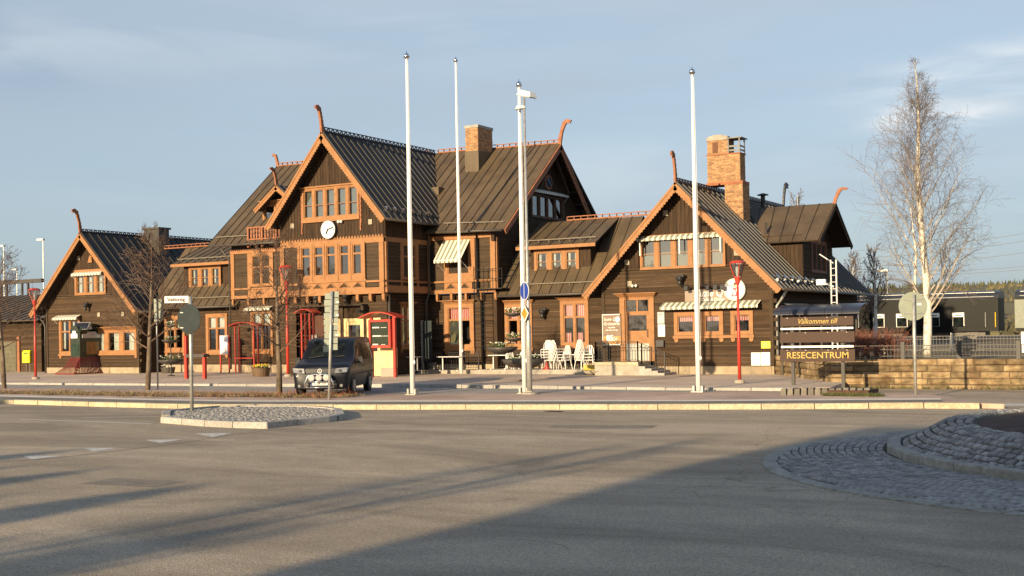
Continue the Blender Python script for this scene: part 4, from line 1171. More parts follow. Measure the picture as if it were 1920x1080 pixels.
# main roof
BRY = 59.7
xl, xr = mc - mtx, mc + mtx; y0 = YM - .8
roof('roof', (xr, y0, mtz), (xr, BRY, mtz), (mc, BRY, maz), (mc, y0, maz), .52, ROOF_SHADED, SEAMD)
roof('roof', (xl, BRY, mtz), (xl, y0, mtz), (mc, y0, maz), (mc, BRY, maz), .52, ROOF_SHADED, SEAMD)
barge(((xl, y0 - .06, mtz - .02), (mc, y0 - .06, maz - .02)), .33, 0, .06, TRIM)
barge(((xr, y0 - .06, mtz - .02), (mc, y0 - .06, maz - .02)), .33, 0, .06, TRIM)
crest((mc, y0, maz + .03), (mc, BRY, maz + .03), SEAMK, 'tri', .22, .36)
dragon((mc, y0 - .02, maz + .15), 0, -1, height_at(mc, y0, 199) - maz - .15, TRIMD, lean=.27, th=.13)
mb = MB(); mb.tube([(xr + .05, y0, mtz - .03), (xr + .05, YBU + .8, mtz - .06)], .07, 8); mb.build('gutter', DP, st, smooth=True)
for k in range(6):
    mb = MB(); y = y0 + .5 + k * .75; mb.box(xr - .42, xr - .30, y, y + .06, mtz + .42, mtz + .62); mb.tube([(xr - .36, y - .06, mtz + .62), (xr - .36, y + .1, mtz + .62)], .06, 6); mb.build('snow_guard', STEELB, st)
# clock
cc = MU.h(620, 431); rr = 16.7 * 62 / CF
rr = abs(height_at(cc[0], YM, 414.5) - height_at(cc[0], YM, 447.5)) / 2
clock = MB()
def disc(mb, c, r, d0, d1, n=40, pl=MU):
    mb.prism([pl.p(c[0] + r * cos(2 * pi * k / n), d0, c[1] + r * sin(2 * pi * k / n)) for k in range(n)], (0, -(d1 - d0), 0))
disc(clock, cc, rr + .03, .03, .22); ck = clock.build('clock', mat('clock_case', (0.05, .05, .055), rough=.4), st)
mb = MB(); disc(mb, cc, rr, .221, .24); mb.build('clock_face', mat('clock_white', (0.9, .9, .88), rough=.4, var=.02), ck)
mb = MB()
for k in range(12):
    an = k * pi / 6; r0_, r1_ = rr * (.78 if k % 3 == 0 else .82), rr * .92
    a_ = Vector(MU.p(cc[0] + r0_ * sin(an), .248, cc[1] + r0_ * cos(an))); b2 = Vector(MU.p(cc[0] + r1_ * sin(an), .248, cc[1] + r1_ * cos(an)))
    mb.bar(a_, b2, .06 if k % 3 == 0 else .04, .012, up=(0, 1, 0))
mb.build('hour_marks', BLACK, ck)
for (an, ln, wd_, nm) in ((radians(73), rr * .84, .065, 'minute_hand'), (radians(206), rr * .55, .085, 'hour_hand')):
    mb = MB(); mb.bar(Vector(MU.p(cc[0] - .1 * ln * sin(an), .258, cc[1] - .1 * ln * cos(an))), Vector(MU.p(cc[0] + ln * sin(an), .258, cc[1] + ln * cos(an))), wd_, .012, up=(0, 1, 0)); mb.build(nm, BLACK, ck)

# ---------------- long block behind the main gable
U = Pl('F', YBU); LW_ = Pl('F', YBU + .36)
def upper_block(xa, xb, nmwin, side):
    """upper storey: orange frame, panels, one window"""
    zt_ = U.h(875, 446)[1] if side == 'R' else U.h(490, 474)[1]
    return zt_
zut = mtz - .95  # top of upper wall under the eave
# right part
ra0 = mx1 + .02; ra1 = U.h(930, 480)[0]
zR1 = U.h(905, 446)[1]; zR0 = U.h(905, 524)[1]; zRb = U.h(905, 541)[1]; zRs = U.h(905, 527)[1]
wrr = U.rect(834, 447, 887, 523)
U.box(core, ra0, ra1, -.2, 0, zRb - .1, zR1 + .6)
window(U, (wrr[0], wrr[1], zR0, zR1), cols=1, fw=.24, sash_rows=(1,), proud=.10, bottom_panel=.15)
panel(U, U.h(818, 485)[0], wrr[0] - .01, zR0, zR1); panel(U, U.h(892, 485)[0], U.h(921, 485)[0], zR0, zR1)
trimbox(U, U.h(921, 485)[0], ra1, 0, .1, zRb - .2, zR1, 'corner_board'); trimbox(U, wrr[1], U.h(892, 485)[0], 0, .1, zR0, zR1, 'corner_board')
trimbox(U, ra0, ra1, 0, .14, zR1 + .004, zR1 + .2, 'frieze'); trimbox(U, ra0, ra1, 0, .13, zRs - .02, zR0 - .004, 'sill_board')
tri_band(U, (U.h(834, 530)[0], U.h(886, 530)[0], zRb, zRs - .022), 2)
panel(U, U.h(890, 530)[0], U.h(921, 530)[0], zRb + .02, zRs - .05); panel(U, ra0, U.h(833, 530)[0], zRb + .02, zRs - .05)
trimbox(U, ra0, ra1, -.1, .12, zRb - .2, zRb - .003, 'jetty_board'); corbels(U, U.h(818, 545)[0], ra1, zRb - .203, 5, d=.35, h=.4)
scallop_band(Pl('F', YBU - .1), ra0, ra1, zR1 + .2, .09, TRIMD, .15, .03)
aw = (U.h(833, 452)[0], U.h(883, 452)[0])
awning(U, aw[0], aw[1], zR1 + .02, U.h(860, 487)[1] - .05, 1.05, val=.16, arms=True)
# side wall of the block, facing +X, under the big gable
BSX = Pl('S', ra1)
bro = MB(); BSX.box(bro, YBU, 64, -.2, -.02, ZP, zR1 + .3); bwo = bro.build('wall', WOODV, st)
# left part
la0 = U.h(434.5, 500)[0]; la1 = mx0
zL1 = U.h(490, 474)[1]; zL0 = U.h(490, 539)[1]; zLb = U.h(490, 553)[1]
U.box(core, la0, la1, -.2, 0, zLb - .1, zL1 + .6)
wl_ = U.rect(471, 476, 511, 537)
window(U, (wl_[0], wl_[1], zL0 + .05, zL1), cols=2, fw=.16, mull=.08, sash_rows=(.4, .6), curtain=('sides', CURTAIN), proud=.1)
panel(U, U.h(441, 505)[0], U.h(466, 505)[0], zL0, zL1); panel(U, U.h(514, 505)[0], la1, zL0, zL1)
trimbox(U, la0, U.h(441, 505)[0], 0, .1, zLb, zL1, 'corner_board'); trimbox(U, U.h(466, 505)[0], wl_[0], 0, .1, zL0, zL1, 'corner_board'); trimbox(U, wl_[1], U.h(514, 505)[0], 0, .1, zL0, zL1, 'corner_board')
trimbox(U, la0, la1, 0, .14, zL1 + .004, zL1 + .16, 'frieze'); trimbox(U, la0, la1, 0, .13, zL0 - .1, zL0 - .004, 'sill_board')
tri_band(U, (U.h(466, 545)[0], la1 - .5, zLb, zL0 - .103), 3); panel(U, U.h(441, 545)[0], U.h(465, 545)[0], zLb + .02, zL0 - .12)
trimbox(U, la0, la1, -.1, .12, zLb - .18, zLb - .003, 'jetty_board'); corbels(U, la0, la1, zLb - .183, 7, d=.35, h=.4)
scallop_band(Pl('F', YBU - .1), la0, la1, zL1 + .16, .1, TRIMD, .15, .03)
# lower storey of the block
opb = []
wb = LW_.rect(835, 568, 890, 654)
opb.append(window(LW_, wb, cols=1, fw=.24, sash_rows=(.33, .67), curtain=('top', CURTAINR), hood=True, sill='ends', proud=.1))
wb2 = LW_.rect(472, 581, 513, 660)
opb.append(window(LW_, wb2, cols=2, fw=.17, mull=.08, sash_rows=(.33, .67), curtain=('top', CURTAIN), hood=False, sill='ends', proud=.1))
awning(LW_, wb2[0] - .2, wb2[1] + .1, wb2[3] + .22, wb2[3] + .08, .45, val=.14)
llx1 = LW_.h(931, 600)[0]
clap(LW_, bwo, lx1 - .2, llx1, ZP + .45, zRb - .2, opb, row=.19, core=core)
clap(LW_, bwo, la0 + .2, lx0 + .5, ZP + .45, zLb - .18, opb, row=.19, mass=massw, core=core)
mb = MB(); LW_.box(mb, la0 + .2, llx1, -.1, .05, ZP, ZP + .445); mb.build('plinth', PLINTH, st)
# block roof (front and back slope, left and right ends)
def zr(x): return 13.27 + (12.80 - 13.27) * (x + 52.0) / (-31.48 + 52.0)
BXL, BXR = -52.2, -31.6
ge = (53.35, 7.75); 
rL, rR = zr(BXL), zr(BXR)
roof('roof', (BXL, ge[0], ge[1] + .1), (BXR, ge[0], ge[1] - .12), (BXR, BRY, rR), (BXL, BRY, rL), .60, ROOF, SEAM)
roof('roof', (BXR, 64.3, 8.9), (BXL, 64.3, 8.9), (BXL, BRY, rL), (BXR, BRY, rR), .7, ROOF, SEAM)
barge(((BXR + .06, ge[0], ge[1] - .14), (BXR + .06, BRY, rR - .02)), .30, 0, .055, TRIMD, plane='S')
barge(((BXR + .06, 63.5, 8.75), (BXR + .06, BRY, rR - .02)), .30, 0, .055, TRIMD, plane='S')
crest((BXL, BRY, rL + .02), (mc - .3, BRY, zr(mc) + .02), TRIMD, 'slab', .2, .4); crest((mc + .2, BRY, zr(mc) + .02), (BXR, BRY, rR + .02), TRIMD, 'slab', .2, .4)
dragon((BXR + .02, BRY, rR + .1), 1, 0, height_at(BXR, BRY, 226) - rR - .1, TRIMD, lean=.38, th=.13)
dragon((BXL - .02, BRY, rL + .1), -1, 0, height_at(BXL, BRY, 288) - rL - .1, TRIMD, lean=.35, th=.13)
# gable end wall facing +X with window, oculus, brackets
G = Pl('S', ra1); zg = zR1
def gz(a): return rR - .2 - (BRY - a) * (rR - ge[1]) / (BRY - ge[0]) if a < BRY else rR - .2 - (a - BRY) * (rR - 8.8) / (64.3 - BRY)
gw = G.rect(994, 366, 1055, 411)
og = window(G, gw, cols=4, fw=.12, mull=.10, sash_rows=(1,), glass=GLASSU, proud=.1, trim=mat('brown_frame', (0.12, .06, .035), rough=.7))
boards(G, bwo, ge[0] + .5, 63.6, zg - .2, lambda a: max(zg - .19, gz(a)), [og], wd=.2, mass=massv, core=core)
awning(G, gw[0] - .1, gw[1] + .15, gw[3] + .25, gw[3] + .1, .35, val=.12, mtl=AWNS, arms=True)
oc = G.h(1027, 342)
mb = MB(); nn_ = 20
mb.prism([G.p(oc[0] + .42 * cos(2 * pi * k / nn_), .03, oc[1] + .42 * sin(2 * pi * k / nn_)) for k in range(nn_)], (.05, 0, 0)); ow = mb.build('round_window', TRIMD, st)
mb = MB(); mb.prism([G.p(oc[0] + .30 * cos(2 * pi * k / nn_), .085, oc[1] + .30 * sin(2 * pi * k / nn_)) for k in range(nn_)], (.01, 0, 0)); mb.build('pane', mat('sky_glass', (0.05, .07, .10), rough=.04, spec=1.0), ow)
mb = MB()
for (ya, yb) in ((BRY - 1.7, BRY), (BRY + 1.7, BRY)):
    mb.bar(G.p(ya, .5, gw[3] + .2), G.p(yb, .5, rR - .5), .12, .12)
for k in range(5):
    t = .15 + k * .19
    for sgn in (-1, 1):
        yy = BRY + sgn * (1 - t) * 5.2 * (.75 if sgn > 0 else 1.1); zz = gz(yy) - .02
        mb.bar(G.p(yy, 0, zz), G.p(yy, .9, zz), .1, .1)
mb.build('gable_truss', WOODP, st)
clap(BSX, bwo, YBU + .0, 57, 4.4, zg, [], mass=massw, core=core)
trimbox(BSX, YBU, YBU + .15, 0, .06, zRb, zR1, 'corner_board')
mb = MB(); mb.tube([(BXL + .1, ge[0] - .04, ge[1] + .05), (xl - .2, ge[0] - .04, ge[1])], .07, 8); mb.tube([(xr + .1, ge[0] - .04, ge[1] - .06), (BXR - .1, ge[0] - .04, ge[1] - .16)], .07, 8); mb.build('gutter', DP, st, smooth=True)
def snowrail(a, b_, nrm=(0, -.65, .75), n=6):
    a = Vector(a); b_ = Vector(b_); mb = MB(); mb.tube([a, b_], .03, 6)
    for k in range(n): 
        p = a.lerp(b_, (k + .5) / n); mb.bar(p, p + Vector((0, .1, -.22)), .03)
    mb.build('snow_rail', mat('rail_metal', (0.22, .19, .14), rough=.5) if 'rail_metal' not in bpy.data.materials else bpy.data.materials['rail_metal'], st)
snowrail((xr + .5, ge[0] + .35, ge[1] + .45), (BXR - .2, ge[0] + .35, ge[1] + .3), n=8)
snowrail((BXL + .3, ge[0] + .35, ge[1] + .6), (-46.5, ge[0] + .35, ge[1] + .55), n=6)
downpipe([(la0 - .3, ge[0] + .1, ge[1] - .1), (la0 - .05, YBU - .15, ge[1] - .8), (la0 - .05, YBU - .15, ZP + .2)])
fr0 = U.h(897, 480)[0]; downpipe([(fr0, YBU - .12, ge[1] - .2), (fr0, YBU - .15, zRb - .3), (fr0, YBU + .2, zRb - .7), (fr0, YBU + .22, ZP)], r=.06)
# roof hatch
mb = MB(); mb.box(-38.2, -37.4, 56.1, 56.8, 10.05, 10.5); mb.build('roof_hatch', ROOF, st)

# ---------------- balcony and small gabled dormer left of the main gable
D = Pl('F', 55.2)
dap = hit(518, 347, Y=54.4); dtl = hit(476, 394, Y=54.4); dw = dap.x - dtl.x; dz0 = dtl.z; dz1 = dap.z
roof('roof', (dap.x + dw, 54.4, dz0), (dap.x + dw, 58.6, dz0), (dap.x, 58.6, dz1), (dap.x, 54.4, dz1), .5, ROOF_SHADED, SEAMD)
roof('roof', (dap.x - dw, 58.6, dz0), (dap.x - dw, 54.4, dz0), (dap.x, 54.4, dz1), (dap.x, 58.6, dz1), .5, ROOF_SHADED, SEAMD)
barge(((dap.x - dw, 54.34, dz0), (dap.x, 54.34, dz1)), .26, 0, .05, TRIM); barge(((dap.x + dw, 54.34, dz0), (dap.x, 54.34, dz1)), .26, 0, .05, TRIM)
dragon((dap.x, 54.38, dz1 + .05), 0, -1, .95, TRIMD, lean=.35)
dwr = D.rect(494, 380, 540, 432)
ozd = window(D, dwr, cols=2, fw=.16, sash_rows=(1,), glass=GLASSU, hood=True)
boards(D, bwo, dap.x - dw * .78, dap.x + dw * .78, 8.6, lambda a: max(8.7, dz1 - .15 - abs(a - dap.x) * (dz1 - dz0) / dw), [ozd], wd=.2, mass=massv, core=core)
mb = MB(); mb.box(dap.x - dw * .78, dap.x - dw * .7, 55.3, 58.4, 8.6, dz0 + .3); mb.build('cheek', WOODV, st)
bz1 = hit(495, 424, Y=53.6).z; bz0_ = hit(495, 451, Y=53.6).z; bx0 = hit(464, 438, Y=53.6).x; bx1 = mx0 + .3
bal = MB(); bal.box(bx0, bx1, 53.55, 55.2, bz0_ - .1, bz0_ - .0); balc = bal.build('balcony', TRIMD, st)
mb = MB(); mb.box(bx0, bx1, 53.52, 53.62, bz1 - .08, bz1); mb.box(bx0, bx1, 53.53, 53.61, bz0_ + .08, bz0_ + .15); mb.box(bx0, bx0 + .1, 53.62, 55.2, bz1 - .08, bz1)
mb.build('rail', TRIMD, balc)
n_ = int((bx1 - bx0) / .21)
for k in range(n_):
    x = bx0 + (bx1 - bx0) * (k + .5) / n_
    mb = MB()
    if k % 5 == 0: mb.box(x - .06, x + .06, 53.50, 53.64, bz0_ - .35, bz1 - .081)
    else:
        zz0, zz1 = bz0_ + .151, bz1 - .081; zm = (zz0 + zz1) / 2
        mb.prism([(x + q[0], 53.55, q[1]) for q in ((-.035, zz0), (.035, zz0), (.07, zm - .12), (.03, zm), (.07, zm + .12), (.035, zz1), (-.035, zz1), (-.07, zm + .12), (-.03, zm), (-.07, zm - .12))], (0, .03, 0))
    mb.build('baluster', TRIMD, balc)

# ---------------- low links with dormers
LK = Pl('F', 54.85); LD = Pl('F', 55.3)
LE = (54.1, 4.25); LRY = 57.6; LRZ = 8.2
def link(xa, xb, wins, dwin, dwall, deave, nrow):
    lo = MB(); LK.box(lo, xa, xb, -.2, .06, ZP, ZP + .45); wo = lo.build('wall', PLINTH, st)
    ops = []
    for (rc, kw) in wins: ops.append(window(LK, LK.rect(*rc), **kw))
    clap(LK, wo, xa, xb, ZP + .45, LE[1] + .25, ops, row=.19, core=core, mass=None if nrow else massw)
    roof('roof', (xa - .1, LE[0], LE[1]), (xb + .1, LE[0], LE[1]), (xb + .1, LRY, LRZ), (xa - .1, LRY, LRZ), .62, ROOF, SEAM)
    roof('roof', (xb + .1, LRY + 3.6, LE[1]), (xa - .1, LRY + 3.6, LE[1]), (xa - .1, LRY, LRZ), (xb + .1, LRY, LRZ), .62, ROOF, SEAM)
    mb = MB(); mb.tube([(xa, LE[0] - .04, LE[1] - .03), (xb, LE[0] - .04, LE[1] - .05)], .065, 8); mb.build('gutter', DP, st, smooth=True)
    # dormer
    d0, d1 = dwall; zd0 = LE[1] + (55.3 - LE[0]) * (LRZ - LE[1]) / (LRY - LE[0]) - .1; zd1 = deave - .05
    od = window(LD, LD.rect(*dwin[0]), **dwin[1])
    boards(LD, wo, d0, d1, zd0, lambda a: zd1, [od], wd=.22, mass=massv, core=core)
    for xx in (d0, d1 - .12): mb = MB(); mb.prism([(xx, 55.3, zd0), (xx, 55.3, zd1), (xx, 57.4, LRZ - .1)], (.12, 0, 0)); mb.build('cheek', WOODV, st)
    e0, e1 = d0 - .55, d1 + .55
    roof('roof', (e0, 54.75, deave), (e1, 54.75, deave), (e1, LRY, LRZ + .03), (e0, LRY, LRZ + .03), .62, ROOF, SEAM)
    trimbox(Pl('F', 54.75), e0, e1, 0, .05, deave - .17, deave - .0, 'eave_board')
    snowrail((e0 + .3, 55.0, deave + .32), (e1 - .1, 55.0, deave + .32), n=7)
    return wo
rr_kw = dict(cols=2, fw=.2, mull=.09, sash_rows=(.34, .66), curtain=('cafe', CURTAINR), hood=True, sill='ends', proud=.1)
deR = LD.h(1040, 461)[1]
lwo = link(ra1 + .05, -25.8, [((948, 568, 999, 652), rr_kw), ((1052, 562, 1105, 649), rr_kw)],
     ((1003, 467, 1087, 512), dict(cols=3, fw=.16, mull=.26, sash_rows=(1,), muntin={0: (.5,)}, curtain=('sides', CURTAIN), proud=.1)),
     (LD.h(995, 490)[0], LD.h(1108, 485)[0]), deR, 1)
crest((LD.h(1064, 415)[0] - 1.2, LRY, LRZ + .06), (-23.5, LRY, LRZ + .06), TRIMD, 'slab', .2, .4)
snowrail((-31.2, LE[0] + .3, LE[1] + .55), (-26.9, LE[0] + .3, LE[1] + .55), n=7)
lkw = dict(cols=2, fw=.2, mull=.09, sash_rows=(.34, .66), curtain=('top', CURTAIN), hood=False, sill='ends', proud=.1)
deL = LD.h(395, 493)[1]
link(-58.2, la0 + .2, [((311, 592, 348, 658), lkw), ((388, 588, 428, 662), lkw)],
     ((356, 498, 416, 541), dict(cols=3, fw=.18, mull=.3, sash_rows=(1,), muntin={0: (.5,)}, curtain=('sides', CURTAIN), proud=.1)),
     (LD.h(345, 515)[0], LD.h(433, 510)[0]), deL, 0)
crest((-60.2, LRY, LRZ + .06), (la0 - .3, LRY, LRZ + .06), TRIMD, 'slab', .2, .4)
snowrail((-57.4, LE[0] + .3, LE[1] + .55), (la0 - .2, LE[0] + .3, LE[1] + .55), n=6)

# ---------------- right wing dormer facing +X
DX = Pl('S', -16.75); dy0, dy1 = 57.0, 62.0; dcy = 60.0
Rf = hit(1565, 381, Y=dcy); dzr = Rf.z; dxr = Rf.x
dxe = hit(1540, 455, Y=dy0 - .35)
dzE = 6.45; dhw = 3.0
for sgn in (-1, 1):
    yE = dcy + sgn * dhw
    if sgn < 0: roof('roof', (-20.2, yE, dzE), (dxr, yE, dzE), (dxr, dcy, dzr), (-21.0, dcy, dzr), .62, ROOF, SEAM)
    else: roof('roof', (dxr, yE, dzE), (-20.2, yE, dzE), (-21.0, dcy, dzr), (dxr, dcy, dzr), .62, ROOF, SEAM)
    barge(((dxr + .06, yE, dzE), (dxr + .06, dcy, dzr)), .24, 0, .05, WOODP, plane='S')
dragon((dxr + .02, dcy, dzr + .0), 1, 0, .75, TRIMD, lean=.55, th=.1)
sD = Pl('F', dcy - dhw + .45); sD.box(core, -20.5, dxr - .9, -.1, 0, 4.2, dzE + .1)
a_ = -20.5
while a_ < dxr - .92:
    mb = MB(); sD.box(mb, a_, min(a_ + .2, dxr - .9) - .012, 0, .03, 4.2, dzE + .35); mb.build('plank', WOODV, lwo); a_ += .2
DXp = Pl('S', dxr - .9); DXp.box(core, dcy - dhw + .45, dcy + dhw - .45, -.15, 0, 4.2, dzE + .3)
mb = MB(); mb.prism([(dxr - .9, dcy - dhw + .4, dzE + .3), (dxr - .9, dcy + dhw - .4, dzE + .3), (dxr - .9, dcy, dzr - .2)], (.03, 0, 0)); mb.build('gable_wall', WOODV, st)
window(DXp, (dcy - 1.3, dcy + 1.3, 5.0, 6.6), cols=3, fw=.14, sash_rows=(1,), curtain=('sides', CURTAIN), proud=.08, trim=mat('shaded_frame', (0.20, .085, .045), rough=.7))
clapm = MB(); clap(DXp, lwo, dcy - dhw + .45, dcy + dhw - .45, 4.3, dzE + .3, [(dcy - 1.25, dcy + 1.25, 5.05, 6.55)], mass=massw)
# windows and awning on the shaded side wall of the right wing
SRX = Pl('S', CXR + HW)
for (y0_, y1_) in ((54.6, 55.7), (57.2, 58.3), (60.0, 61.1)):
    window(SRX, (y0_, y1_, 1.5, 3.1), cols=2, fw=.12, sash_rows=(.35, .65), curtain=('sides', CURTAIN), sill='ends', trim=TRIMD)
awning(SRX, 54.2, 58.0, 3.45, 3.2, .5, val=.14, mtl=AWNS, arms=False)
downpipe([(CXR + HW + TE, YF - .2, ZT - .1), (CXR + HW + .35, YF + .1, ZT - .45), (CXR + HW + .12, YF + .1, ZT - .75), (CXR + HW + .12, YF + .1, ZP)], mtl=STEEL, r=.06)
for k in range(9):
    mb = MB(); y = YF - .3 + k * 1.05; x = CXR + HW + TE - .35; z = ZT + .36
    mb.box(x - .05, x + .05, y - .03, y + .03, z, z + .14); mb.lathe((x, y, z + .12), [(.03, 0), (.10, .04), (.10, .1), (.04, .16)], 8); mb.build('snow_guard', STEELB, st)
mb = MB(); v0 = hit(1437, 470, X=-19.2); mb.tube([(-19.2, v0.y, 5.9), (-19.2, v0.y, 7.5)], .06, 8); mb.build('vent_pipe', SEAMK, st)

# ---------------- merged wall pieces
o = massw.build('cladding', [WOOD, LIT_EDGE], st); o['kind'] = 'stuff'
o = massv.build('board_cladding', WOODV, st); o['kind'] = 'stuff'
core.build('wall_core', SOFFIT, st)
room.build('rooms', INSIDE, st)

# ---------------- chimneys
def bricks(mb, x0, x1, y0, y1, z0, z1, bl=.25, bh=.075, j=.012):
    z = z0; r = 0
    while z < z1 - .02:
        t = min(z + bh, z1)
        a = x0 - (bl / 2 if r % 2 else 0)
        while a < x1:
            p, q = max(a, x0), min(a + bl, x1)
            if q - p > .03: mb.box(p + j / 2, q - j / 2, y0 - .012 - R.uniform(0, .006), y0 + .05, z + j / 2, t - j / 2)
            a += bl
        a = y0 - (0 if r % 2 else bl / 2)
        while a < y1:
            p, q = max(a, y0), min(a + bl, y1)
            if q - p > .03: mb.box(x1 - .05, x1 + .012 + R.uniform(0, .006), p + j / 2, q - j / 2, z + j / 2, t - j / 2)
            a += bl
        z = t; r += 1
def chimney(name, blocks, cap=None):
    mo = MB()
    for (x0, x1, y0, y1, z0, z1) in blocks: mo.box(x0, x1, y0, y1, z0, z1)
    c = mo.build(name, MORTAR, st); mb = MB()
    for bl_ in blocks: bricks(mb, *bl_)
    o = mb.build('brickwork', BRICK, c); o['kind'] = 'stuff'
    return c
cy = 57.0
cx0 = hit(1326, 300, Y=cy).x; cx1 = hit(1387, 300, Y=cy).x; cz1 = hit(1356, 262, Y=cy).z; czm = hit(1356, 343, Y=cy).z; czs = hit(1356, 290, Y=cy).z
c1_ = chimney('chimney', [(cx0, cx1, cy, cy + .75, czm, czs), (cx0 + .02, cx0 + (cx1 - cx0) * .64, cy, cy + .75, czs, cz1), (cx0 + .9, cx1 + .12, cy - .04, cy + .95, 7.4, czm - .1)])
mb = MB(); mb.box(cx0 - .06, cx1 + .16, cy - .08, cy + .9, czm - .1, czm + .04); mb.box(cx0 - .05, cx1 + .05, cy - .05, cy + .8, czs + .0, czs + .05) ; mb.build('brick_band', mat('red_brick_band', (0.33, .12, .055), rough=.8), c1_)
mb = MB(); o_ = [(cx0 - .03, cz1)] + [(cx0 - .03 + (cx1 - cx0) * .68 * t, cz1 + .16 + .12 * sin(pi * t)) for t in (0.02, .2, .4, .6, .8, .98)] + [(cx0 - .03 + (cx1 - cx0) * .68, cz1)]
mb.prism([(x, cy - .04, z) for x, z in o_][::-1], (0, .85, 0)); mb.build('chimney_cap', CONC, c1_)
mb = MB(); xa = cx0 + (cx1 - cx0) * .66
mb.box(xa - .05, cx1 + .12, cy - .08, cy + .85, cz1 + .02, cz1 + .07)
for xx in (xa, cx1): 
    for yy in (cy, cy + .7): mb.box(xx - .03, xx + .03, yy - .03, yy + .03, czs + .05, cz1 + .02)
for k in range(2): mb.box(xa, cx1, cy - .0, cy + .03, czs + .14 + k * .2, czs + .22 + k * .2); mb.box(cx1 - .0, cx1 + .03, cy, cy + .7, czs + .14 + k * .2, czs + .22 + k * .2)
mb.build('flue_cowl', mat('dull_zinc', (.20, .20, .19), rough=.6), c1_)
mb = MB(); mb.box(cx0 + .30, cx0 + .58, cy - .035, cy - .02, cz1 - .62, cz1 - .1); mb.build('flue_door', mat('rust', (0.14, .06, .03), rough=.8), c1_)
cy = 57.9
bx0_ = hit(873, 270, Y=cy).x; bx1_ = hit(896, 270, Y=cy).x; bz = hit(884, 240, Y=cy).z; bzb = hit(884, 283, Y=cy).z
by1 = hit(923, 270, X=bx1_).y
c2_ = chimney('chimney', [(bx0_, bx1_, cy, by1, bzb, bz)])
mb = MB(); mb.box(bx0_ - .04, bx1_ + .05, cy - .04, by1 + .04, bz, bz + .16); mb.build('chimney_cap', CONC, c2_)
mb = MB(); mb.box(bx0_ - .04, bx1_ + .05, cy - .04, by1 + .04, bzb - 1.6, bzb); mb.build('flashing', ROOF, c2_)
mb = MB(); mb.box(bx0_ - .03, bx1_ + .03, cy - .03, by1 + .03, bz - .68, bz - .62); mb.build('brick_band', BRICK, c2_)
lc = hit(268, 440, Y=57.5); lc1 = hit(299, 440, Y=57.5); lz = hit(283, 427, Y=57.5).z
mb = MB(); mb.box(lc.x + .1, lc1.x - .05, 57.5, 58.4, 7.6, lz - .12); c3_ = mb.build('chimney', mat('grey_metal', (0.075, .07, .065), rough=.5, metal=.3), st)
mb = MB(); mb.box(lc.x, lc1.x + .05, 57.4, 58.5, lz - .12, lz); mb.build('chimney_cap', DP, c3_)
mb = MB(); mb.lathe((-20.3, 60.6, 8.2), [(.12, 0), (.12, .95), (.3, .96), (.3, 1.0), (.02, 1.08)], 10); mb.build('vent_pipe', SEAMK, st)

# ---------------- small fixed things on the walls
def wallbox(pl, px, py, w_, h_, mtl, label=None, d=.06):
    a, z = pl.h(px, py); mb = MB(); pl.box(mb, a - w_ / 2, a + w_ / 2, .035, .035 + d, z - h_ / 2, z + h_ / 2); return mb.build('junction_box', mtl, st)
PALE = mat('pale_box', (0.34, 0.30, 0.22), rough=.7)
for pl, px, py in ((F, 1182, 532), (F, 1326 - 149, 492), (F, 1382, 474), (F, 187, 590), (F, 232, 589), (MU, 550, 424), (MU, 696, 416), (F, 236, 561), (FU, 149, 484), (F, 1249, 400)):
    wallbox(pl, px, py, .24, .26, PALE)
def spot(pl, px, py, mtl, s=.10, name='floodlight'):
    a, z = pl.h(px, py); mb = MB(); P = pl.p
    mb.tube([P(a, 0, z + .02), P(a, .14, z + .02)], .02, 6)
    for dx in (-.09, .09):
        c = Vector(P(a + dx, .18, z)); mb.lathe(c - Vector((0, 0, s)), [(s * .3, 0), (s * .9, s * .5), (s, s), (s * .9, s * 1.5), (s * .3, s * 2)], 10)
    mb.build(name, mtl, st, smooth=True)
spot(F, 1192, 536, WHITEP, .07); spot(MU, 641, 416, WHITEP, .08)
def horn(pl, px, py):
    a, z = pl.h(px, py); mb = MB(); P = pl.p
    mb.bar(P(a, 0, z + .12), P(a, .35, z + .16), .05); mb.lathe(Vector(P(a, .32, z - .30)), [(.06, 0), (.1, .1), (.08, .2), (.17, .3), (.19, .42), (.05, .46)], 12)
    mb.bar(P(a - .2, .3, z + .1), P(a + .24, .34, z + .18), .12, .12)
    mb.build('wall_lantern', IRON, st)
horn(F, 1279, 524); horn(F, 168, 574); horn(ML, 600, 560); horn(ML, 655, 558); horn(LK, 1022, 586); 
a, z = ML.h(684, 583); mb = MB(); mb.bar(ML.p(a + .1, 0, z), ML.p(a, .55, z), .22, .22); mb.tube([ML.p(a, .55, z), ML.p(a - .02, .6, z)], .09, 10); mb.build('camera_housing', IRON, st)
# fire ladder with platform
fl0 = U.h(898, 560)[0]; fl1 = U.h(916, 560)[0]; yy = YBU - .45
mb = MB(); zt_ = height_at(fl0, yy, 500)
for x in (fl0, fl1): mb.tube([(x, yy, ZP + 1.2), (x, yy, zt_)], .022, 6)
k = 0
while ZP + 1.4 + k * .3 < zt_ - .9: mb.tube([(fl0, yy, ZP + 1.4 + k * .3), (fl1, yy, ZP + 1.4 + k * .3)], .014, 5); k += 1
zpf = height_at(fl1, yy, 541)
mb.box(fl0 + .1, fl1 + 1.1, yy - .05, yy + .9, zpf - .03, zpf)
for x in (fl0, fl1, fl1 + .55, fl1 + 1.1): mb.tube([(x, yy, zpf), (x, yy, zpf + 1.0)], .018, 6)
for zz in (.5, 1.0): mb.tube([(fl0, yy, zpf + zz), (fl1 + 1.1, yy, zpf + zz)], .016, 6)
r0_ = Vector((fl1 + .4, LE[0] + .1, LE[1] + .25)); r1_ = Vector((fl1 + .6, LRY - .8, LRZ - .8))
for dx in (0, .5): mb.tube([r0_ + Vector((dx, 0, 0)), r1_ + Vector((dx, 0, 0))], .03, 5)
